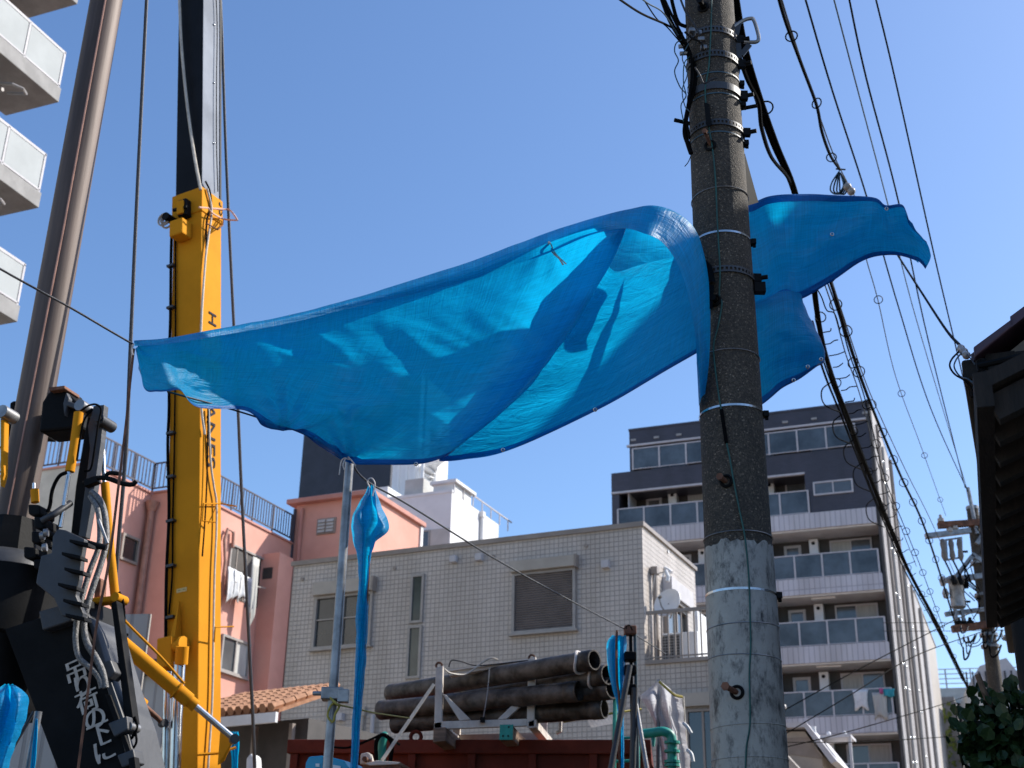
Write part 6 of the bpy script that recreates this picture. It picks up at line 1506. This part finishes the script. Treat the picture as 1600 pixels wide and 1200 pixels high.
MB().tube([P(1528, 572, 7.0), P(1600, 556, 6.9), P(1660, 540, 6.8)], .02, 8).build('bracket_arm', M['dark_steel'], oh2, w=True)
ins = MB()
for i in range(4): p = P(1528 + i * 4, 572 - i, 7.0); ins.tube([p - Vector((0, 0, .035)), p + Vector((0, 0, .035))], .009, 6)
ins.build('arm_pins', M['dark_steel'], oh2, w=True, kind='stuff')
# low front extension with an open rafter eave
A1 = PZ(1540, 712, 3.15); B1_ = PZ(1548, 963, 3.15); ee = Hf.e
m = MB(); up_ = Vector((0, 0, .62)); th_ = Vector((0, 0, .05))
A2 = A1 - (B1_ - A1) * .25
m.hexa([A2, B1_, B1_ + ee * 1.5 + up_, A2 + ee * 1.5 + up_], [q + th_ for q in (A2, B1_, B1_ + ee * 1.5 + up_, A2 + ee * 1.5 + up_)]); lr = m.build('lower_eave', M['dark_wood'], oh2, w=True)
m = MB(); m.beam(A2 + Vector((0, 0, .0)), B1_ + Vector((0, 0, .0)), .05, .11); m.build('fascia', M['dark_wood'], lr, w=True)
for i in range(15):
    p = A2.lerp(B1_, (i + .3) / 15) - Vector((0, 0, .05)); MB().beam(p + ee * .02, p + ee * 1.5 + up_, .05, .08).build('rafter', M['dark_wood'], lr, w=True)
for k_ in (.45, .95): MB().beam(A2 + ee * k_ + up_ * k_ / 1.5 - Vector((0, 0, .1)), B1_ + ee * k_ + up_ * k_ / 1.5 - Vector((0, 0, .1)), .07, .07).build('purlin', M['dark_wood'], lr, w=True)
a, b = A2 + ee * 1.45, B1_ + ee * 1.45 - (B1_ - A1) * .5
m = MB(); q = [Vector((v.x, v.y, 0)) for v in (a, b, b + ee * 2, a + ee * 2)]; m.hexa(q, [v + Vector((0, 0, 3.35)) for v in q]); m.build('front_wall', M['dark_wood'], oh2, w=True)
# added three-storey block, unseen off to the right, sized to shade pole and tarp
nb = thing('added_shade_block', 'plain grey block added out of view behind the old house to shade tarp and pole', 'building', (7.0, 3.0, 0), R(-2))
MB().box(0, 8, 0, 9.5, 0, 10.3).build('wall', M['grey_wall'], nb)
MB().box(-.05, 8.05, -.05, 9.55, 10.3, 10.4).build('coping', M['concrete_slab'], nb)
for k_ in range(3):
    for j_ in range(3):
        m = MB(); y_, z_ = 1.2 + j_ * 2.9, 1.0 + k_ * 3.3; m.box(-.05, 0, y_, y_ + 1.6, z_, z_ + 1.3); w_ = m.build('window', M['alu'], nb)
        MB().box(-.06, -.051, y_ + .06, y_ + 1.54, z_ + .06, z_ + 1.24).build('pane', M['glass_dark'], w_)
# climbing plant at the lower right corner
cpl = thing('climbing_plant', 'dark leafy climbing plant bulging in shade at the lower right corner', 'plant', (P(1560, 1200, 6.4).x, 6.4, 0))
lf = MB(); lf.add([(0, 0, 0), (.5, .35, .06), (.42, .8, .02), (0, 1.1, -.08), (-.42, .8, .02), (-.5, .35, .06), (0, .5, -.05)], [(0, 1, 6), (1, 2, 6), (2, 3, 6), (3, 4, 6), (4, 5, 6), (5, 0, 6)])
src = None; rnd = random.Random(5)
C0 = P(1572, 1165, 6.5); 
def plant_pt():
    while True:
        v = Vector((rnd.gauss(0, 1), rnd.gauss(0, 1), rnd.gauss(0, 1))).normalized()
        if v.y < .35: return v
for i in range(300):
    v = plant_pt(); rr = rnd.uniform(.8, 1.08)
    p = C0 + Vector((v.x * .26 * rr + (.05 if v.z < 0 else 0), v.y * .28 * rr, v.z * .30 * rr - .02)); 
    if i % 3 == 0: p = C0 + Vector((rnd.uniform(-.16, .30), -.26 * rnd.uniform(.7, 1), rnd.uniform(-.9, .2)))
    s = rnd.uniform(.035, .075)
    rot = (rnd.uniform(.6, 2.4), rnd.uniform(-.7, .7), rnd.uniform(-1.2, 1.2))
    if src is None: src = lf.build('leaf', M['leaf'], cpl); src.location = p - cpl.location; src.rotation_euler = rot; src.scale = (s, s, s)
    else: child('leaf', src, cpl, p - cpl.location, rot, (s, s, s))
m = MB()
for i in range(1500):
    v = plant_pt(); rr = rnd.uniform(.2, .92)
    p = C0 + Vector((v.x * .25 * rr, v.y * .27 * rr, v.z * .29 * rr - .02)) if i % 2 else C0 + Vector((rnd.uniform(-.12, .35), rnd.uniform(-.2, .3), rnd.uniform(-1.3, .15)))
    a = Vector((rnd.gauss(0, 1), rnd.gauss(0, 1), rnd.gauss(0, 1))).normalized() * .045; b = a.orthogonal().normalized() * .04
    m.quad(p - a, p + b, p + a, p - b)
m.build('inner_foliage', M['leaf'], cpl, w=True, kind='stuff')
MB().tube(cr([Vector((C0.x + .05, C0.y, 0)), C0 + Vector((.03, 0, -.6)), C0, C0 + Vector((-.1, -.1, .2)), C0 + Vector((-.14, -.12, .32))], 5), .014, 6).build('stem', M['wood'], cpl, w=True, smooth=True)

# ================================================================== second utility pole with transformer
P2 = P(1533, 900, 27); p2 = thing('utility_pole', 'distant utility pole with crossarms, cutouts and grey transformer down the street', 'utility pole', (P2.x, 27, 0))
zt = P(1513, 795, 27).z
MB().tube([(0, 0, 0), (0, 0, zt)], [.19, .125], 20).build('shaft', M['pole_concrete'], p2, smooth=True)
MB().tube([(0, 0, zt - .02), (0, 0, zt + .05)], .135, 16).build('cap', M['galv'], p2)
def Q(x, y, dY=0): return P(x, y, 27 + dY)
def p2b(nm, m_, *segs, w_=.09, par=None):
    m = MB()
    for a, b in segs: m.beam(Q(*a, -.16), Q(*b, -.16), w_, w_)
    return m.build(nm, M[m_], par or p2, w=True)
p2b('crossarm', 'rusty', ((1466, 821), (1552, 815)), w_=.13); p2b('crossarm', 'galv', ((1446, 838), (1516, 829)), w_=.11); p2b('crossarm', 'galv', ((1478, 907), (1550, 898)), w_=.11)
p2b('crossarm', 'galv', ((1477, 960), (1540, 952)), w_=.09); p2b('crossarm', 'rusty', ((1488, 983), (1590, 970)), w_=.14)
p2b('brace', 'galv', ((1494, 901), (1520, 868))); p2b('brace', 'galv', ((1518, 866), (1546, 884))); p2b('brace', 'galv', ((1526, 850), (1542, 824)))
p2b('brace', 'galv', ((1568, 995), (1600, 1012)))
m = MB(); m.tube([Q(1527, 834, -.15), Q(1520, 800, -.15), Q(1512, 762, -.15)], .045, 8); m.build('top_rod', M['galv'], p2, w=True)
def insul(x, y, h, r, par=p2, m_='porcelain'):
    p = Q(x, y, -.18); m = MB()
    m.tube([p + Vector((0, 0, -h / 2)), p + Vector((0, 0, -h * .2)), p + Vector((0, 0, -.19 * h)), p + Vector((0, 0, h * .1)), p + Vector((0, 0, h * .11)), p + Vector((0, 0, h / 2))], [r * .55, r * .55, r, r, r * .6, r * .4], 10); return m.build('insulator', M[m_], par, w=True, smooth=True)
for x, y in ((1470, 812), (1484, 828), (1492, 824), (1534, 808), (1535, 818)): insul(x, y, .22, .07)
for x in (1474, 1487, 1500):
    p = Q(x, 858, -.2); c_ = MB().tube([p + Vector((0, 0, .22)), p + Vector((0, 0, .12)), p, p + Vector((0, 0, -.15)), p + Vector((0, 0, -.25))], [.035, .062, .045, .062, .03], 10).build('fuse_cutout', M['fired_clay'], p2, w=True, smooth=True)
    MB().tube(cr([p + Vector((0, 0, -.25)), p + Vector((.08, -.02, -.5)), p + Vector((.15, 0, -.75))], 4), .018, 6).build('lead', M['black_cable'], c_, w=True)
p2b('cutout_frame', 'galv', ((1469, 845), (1503, 840)), ((1478, 875), (1502, 871)), ((1478, 845), (1480, 876)), ((1502, 842), (1503, 872)), w_=.035)
c = Q(1495, 926, -.25); tf_ = MB().tube([c + Vector((0, 0, -.33)), c + Vector((0, 0, -.31)), c + Vector((0, 0, .26)), c + Vector((0, 0, .28)), c + Vector((0, 0, .34))], [.125, .15, .15, .165, .155], 22).build('transformer', M['galv'], p2, w=True, smooth=True)
for dx, dy, dz in ((-.24, 0, -.02), (-.27, 0, .24), (.21, 0, .2), (-.1, -.2, .22), (.05, -.2, .22)):
    p = c + Vector((dx, dy, dz)); MB().tube([p + Vector((0, 0, -.1)), p, p + Vector((0, 0, .1))], [.05, .075, .04], 8).build('bushing', M['porcelain' if dx < -.2 else 'dark_steel'], tf_, w=True, smooth=True)
for dx in (-.08, .07): MB().beam(c + Vector((dx, 0, -.33)), c + Vector((dx, 0, -.6)), .06, .06).build('bracket', M['galv'], tf_, w=True)
for x, y in ((1498, 972), (1507, 973), (1516, 972), (1565, 968), (1578, 966)): insul(x, y, .2, .075, m_='dark_steel')
rnd = random.Random(9)
for i in range(22):
    x, y = rnd.uniform(1500, 1590), rnd.uniform(975, 1012); w_ = rnd.uniform(8, 26); h_ = rnd.uniform(6, 20)
    MB().tube(cr([Q(x, y, -.4), Q(x + w_ * .2, y + h_, -.45), Q(x + w_ * .7, y + h_ * .8, -.45), Q(x + w_, y + rnd.uniform(-6, 6), -.4)], 4), rnd.choice((.010, .014, .02)), 5).build('cable_loop', M[rnd.choice(('black_cable', 'black_cable', 'wire_rope', 'blue_cable'))], p2, w=True, smooth=True)
for x, y in ((1521, 880), (1524, 902), (1527, 930), (1531, 955), (1533, 992), (1537, 1010)):
    p = Q(x, y, 0); strip_ = MB().tube([Vector((P2.x, 27, p.z - .03)), Vector((P2.x, 27, p.z + .03))], .185, 16); strip_.build('pole_band', M['galv'], p2, w=True)
for x, y in ((1512, 862), (1532, 935), (1516, 940)): MB().tube([Q(x, y, -.1), Q(x - 7, y, -.1)], .025, 6).build('step_bolt', M['dark_steel'], p2, w=True)
for i in range(9):
    x, y = rnd.uniform(1500, 1540), rnd.uniform(840, 960); MB().tube(cr([Q(1505 + rnd.uniform(0, 20), y - 20, -.3), Q(x, y, -.35), Q(1525 + rnd.uniform(-6, 8), y + 22, -.3)], 4), .012, 5).build('lead', M['black_cable'], p2, w=True)

# ================================================================== overhead wires
def wire(label, pts, r, m_='black_cable', name='overhead_wire', rings=None, hooks=None, ring_r=.05):
    w = [P(*q) for q in pts]
    t = thing(name, label, 'wire', w[0])
    c_ = cr(w, 8); MB().tube(c_, r, 6).build('strand', M[m_], t, w=True, smooth=True)
    if rings:
        src_ = None; n_ = rings
        L = [0]
        for i in range(1, len(c_)): L.append(L[-1] + (c_[i] - c_[i - 1]).length)
        for k in range(n_):
            s = L[-1] * (k + .5) / n_; i = next(j for j in range(1, len(L)) if L[j] >= s)
            f = (s - L[i - 1]) / (L[i] - L[i - 1]); p = c_[i - 1].lerp(c_[i], f) - w[0]
            rr = ring_r
            if src_ is None: src_ = MB().ring((.012, 0, -rr * .7), rr, .006, 14, (.35, .94, .1), 5).build('hanger_ring', M[m_], t, smooth=True); src_.location = p
            else: child('hanger_ring', src_, t, p, (0, 0, rnd.uniform(-.5, .5)))
    return t
wire('rightmost single overhead wire, crossing clear sky to the old house', [(1364, -20, 9.0), (1400, 130, 10.0), (1460, 400, 12.6), (1500, 570, 15.5), (1539, 740, 20)], .008)
wire('second overhead wire from the right, running to the distant pole top', [(1323, -20, 9.0), (1353, 120, 10), (1405, 320, 12.5), (1450, 530, 17), (1508, 762, 27)], .009)
wire('third overhead wire from the right, meeting the distant pole top', [(1298, -20, 9.0), (1340, 140, 10.2), (1388, 322, 12.8), (1432, 500, 16.5), (1511, 764, 27)], .007, 'blue_cable')
wire('overhead wire passing above the tarp wing to the distant pole crossarm', [(1253, -20, 8.8), (1300, 140, 10), (1355, 310, 12.2), (1404, 480, 15.5), (1455, 640, 20), (1513, 770, 27)], .009)
wire('thin hooked line from the tarp wing towards the fuse cutouts', [(1340, 350, 12), (1355, 410, 13), (1372, 470, 14), (1400, 590, 17), (1440, 700, 21), (1478, 806, 27)], .006, 'wire_rope', rings=4)
b_ = wire('black cable sagging along a thin line above the tarp wing', [(1212, -20, 7.6), (1228, 35, 8.0), (1252, 100, 8.6), (1276, 165, 9.3), (1284, 205, 9.8), (1297, 242, 10.3), (1312, 265, 10.8)], .014, rings=3, ring_r=.045)
wire('thin messenger line just right of the sagging black cable', [(1216, -20, 7.6), (1234, 40, 8.1), (1270, 150, 9.3), (1296, 225, 10.2), (1312, 262, 10.8), (1335, 306, 11.5)], .006, 'wire_rope')
lp = thing('cable_coil', 'loose cable loops with two round insulators above the tarp wing', 'cable', P(1315, 280, 10.9))
for k in range(4): MB().tube(cr([P(1311, 268, 10.9), P(1300 + k * 4, 285 + k * 2, 10.9), P(1298 + k * 5, 298 + k, 10.9), P(1308 + k * 4, 303, 10.9), P(1318 + k * 2, 290, 10.9), P(1313, 270, 10.9)], 5), .008, 5).build('loop', M['black_cable' if k % 2 else 'blue_cable'], lp, w=True, smooth=True)
for x, y in ((1324, 292), (1330, 299)): MB().sphere(P(x, y, 10.85), .042, 6).build('insulator', M['porcelain'], lp, w=True, smooth='all')
MB().tube([P(1306, 264, 10.9), P(1321, 265, 10.9)], .008, 5).build('clip', M['dark_steel'], lp, w=True)
# the main black bundle
for k, (dx, r_, lb) in enumerate([(0, .011, 'thick black cable on the left of the bundle behind the utility pole'), (4, .012, 'slim black cable in the middle of the bundle behind the utility pole'), (8, .009, 'thin line on the right of the bundle behind the utility pole')]):
    pts = [(1144 + dx, -10, 6.6), (1158 + dx, 70, 6.9), (1178 + dx * 1.2, 145, 7.3), (1206 + dx * 1.2, 225, 7.9), (1238 + dx * .8, 298, 8.6), (1262 + dx * .8, 400, 9.8), (1284 + dx * .6, 540, 11.6), (1322 + dx * .6, 655, 14), (1365 + dx * .5, 765, 17), (1412 + dx * .5, 880, 21), (1470 + dx * .4, 990, 26), (1525 + dx * .3, 1105, 34), (1560, 1180, 44)]
    wire(lb, pts, r_, rings=22 if k == 2 else None, name='bundle_cable')
wire('heavy sagging cable swinging out left of the bundle beside the pole', [(1152, 80, 6.6), (1168, 125, 6.8), (1185, 160, 7.0), (1190, 200, 7.3), (1205, 245, 7.8), (1230, 276, 8.3), (1240, 300, 8.7)], .014, name='bundle_cable')
bt2 = thing('bundle_cable', 'thickest twisted part of the black bundle in front of the dark apartments', 'wire', P(1284, 560, 11.6))
for k in range(4):
    pts = [(1272 + k * 5 + 2 * math.sin(k * 2 + j), y, Y) if 0 else (x + (k - 1.5) * 4.6 * (1 - j / 11), y + 2 * math.sin(k * 2.1 + j * 1.7), Y) for j, (x, y, Y) in enumerate([(1272, 500, 11), (1292, 575, 12.2), (1322, 655, 14), (1362, 760, 17), (1392, 830, 19.2), (1420, 895, 21.6), (1462, 975, 25.2), (1505, 1062, 31)])]
    MB().tube(cr([P(*q) for q in pts], 8), (.012, .009, .008, .011)[k], 6).build('strand', M['black_cable'], bt2, w=True, smooth=True)
for j in range(26):
    f = j / 26; y = 520 + f * 470; x = 1276 + (y - 500) * (.345 if y < 760 else .40) - (0 if y < 760 else 14); Y = 11.3 + f * f * 14
    a = P(x, y, Y); MB().tube(cr([a, a + Vector((.05, 0, .01)), a + Vector((.09, 0, .02 + .02 * (j % 2))), a + Vector((.1 + .03 * (j % 3), 0, .05))], 4), .006, 5).build('tie_end', M['black_cable'], bt2, w=True)
for j, (x, y, Y) in enumerate([(1300, 610, 12.8), (1318, 660, 13.9), (1335, 700, 14.8), (1350, 735, 15.8), (1370, 790, 17.6)]):
    MB().tube(cr([P(x, y - 14, Y), P(x - 16, y, Y - .1), P(x - 12, y + 22, Y - .1), P(x + 12, y + 34, Y)], 5), .008, 5).build('slack_loop', M['black_cable'], bt2, w=True, smooth=True)
wire('thick ringed cable falling from behind the tarp, right of the dark apartments', [(1270, 370, 9.4), (1298, 440, 10.2), (1322, 520, 11.4), (1345, 590, 12.8), (1372, 660, 14.6), (1408, 745, 17.2), (1441, 815, 20), (1470, 900, 23.5), (1503, 1010, 29)], .017, rings=16, ring_r=.06)
wire('thin messenger line beside the thick ringed cable', [(1275, 380, 9.4), (1303, 450, 10.2), (1350, 590, 12.8), (1380, 660, 14.4), (1420, 745, 17), (1462, 830, 20.5), (1530, 985, 28)], .006, 'wire_rope')
wire('pair of fine ringed lines crossing the dark apartments flank', [(1285, 420, 10), (1310, 490, 11), (1328, 555, 12), (1352, 625, 13.5), (1382, 745, 16.5), (1412, 820, 19), (1440, 890, 22), (1475, 985, 27)], .007, rings=12, ring_r=.055)
wire('fine line just left of the pair of ringed lines', [(1280, 420, 10), (1304, 490, 11), (1322, 555, 12), (1347, 628, 13.5), (1380, 750, 16.5), (1432, 885, 22)], .006, 'wire_rope')
wire('service drop from the tarp wing down to the insulator by the old house', [(1395, 385, 12), (1406, 404, 11.6), (1440, 457, 10.3), (1478, 515, 8.8), (1502, 542, 7.6)], .011)
isl = thing('strain_insulator', 'pale strain insulator with hanging leads at the end of the service drop', 'insulator', P(1504, 546, 7.4))
m = MB(); d_ = (P(1512, 556, 7.25) - P(1498, 538, 7.6)); a = P(1499, 541, 7.55)
m.tube([a, a + d_ * .2, a + d_ * .25, a + d_ * .5, a + d_ * .55, a + d_ * .8, a + d_ * .85], [.012, .026, .014, .028, .014, .026, .01], 10); m.build('body', M['porcelain'], isl, w=True, smooth=True)
MB().tube(cr([P(1500, 548, 7.4), P(1488, 560, 7.3), P(1484, 572, 7.25), P(1492, 585, 7.2), P(1508, 595, 7.1), P(1522, 610, 7.05)], 5), .006, 6).build('lead', M['black_cable'], isl, w=True, smooth=True)
MB().tube(cr([P(1502, 552, 7.35), P(1494, 562, 7.3), P(1491, 574, 7.25), P(1500, 588, 7.2), P(1512, 592, 7.1), P(1524, 602, 7.05)], 5), .005, 6).build('lead', M['blue_cable'], isl, w=True, smooth=True)
MB().tube(cr([P(1524, 605, 7.05), P(1528, 599, 7.05), P(1534, 603, 7.05), P(1542, 608, 7.1)], 5), .005, 6).build('lead', M['black_cable'], isl, w=True, smooth=True)
for x, y in ((1522, 615), (1529, 612), (1527, 620)): p = P(x, y, 7.03); MB().box(p.x - .018, p.x + .018, p.y - .02, p.y + .02, p.z - .022, p.z + .022).build('connector_cap', M['black_cable'], isl, w=True, bevel=.005)
MB().hexa([P(1525, 630, 7.03), P(1531, 627, 7.03), P(1530, 640, 7.03), P(1527, 640, 7.03)], [P(1525, 630, 7.06), P(1531, 627, 7.06), P(1530, 640, 7.06), P(1527, 640, 7.06)]).build('connector_cap', M['black_cable'], isl, w=True)
MB().tube([P(1511, 553, 7.25), P(1524, 570, 7.05)], .004, 5).build('stay', M['wire_rope'], isl, w=True)
wire('loose curled line dangling below the tarp wing', [(1277, 452, 8.6), (1284, 465, 8.7), (1292, 485, 8.9), (1304, 490, 9.1), (1312, 515, 9.4)], .005)
# lines from the near pole's head to the upper left
wire('thin line leaving the utility pole head to the upper left, lowest one', [(955, -10, 5.0), (1000, 20, 5.4), (1040, 38, 5.7), (1066, 52, 5.85)], .006)
wire('thin line leaving the utility pole head to the upper left, upper one', [(985, -15, 5.2), (1012, 5, 5.4), (1036, 20, 5.6), (1060, 55, 5.83)], .004, 'blue_cable')
wire('fine line dropping steeply left of the utility pole head', [(1000, -10, 5.5), (1025, 28, 5.7), (1042, 42, 5.8), (1068, 72, 5.85)], .004)
# low service lines across the dark apartments
for lb, pts in (('upper slanting line crossing the lower dark apartments', [(1225, 1110, 22), (1330, 1052, 22.5), (1430, 1000, 23.5), (1500, 965, 25), (1545, 948, 27)]), ('lower slanting line crossing the lower dark apartments', [(1225, 1148, 22), (1330, 1085, 22.5), (1430, 1025, 24), (1540, 985, 27)]),
                ('long slack line above the small beige house', [(1225, 1168, 24), (1300, 1150, 24), (1400, 1122, 26), (1480, 1098, 29), (1560, 1070, 33)]), ('horizontal line across the beige block at street end', [(1380, 973, 40), (1480, 973, 42), (1600, 972, 44)]), ('second horizontal line across the beige block at street end', [(1380, 986, 40), (1480, 986, 42), (1600, 984, 44)]),
                ('level line over the carport', [(1230, 1160, 30), (1350, 1159, 31), (1500, 1150, 34)])):
    wire(lb, pts, .010)
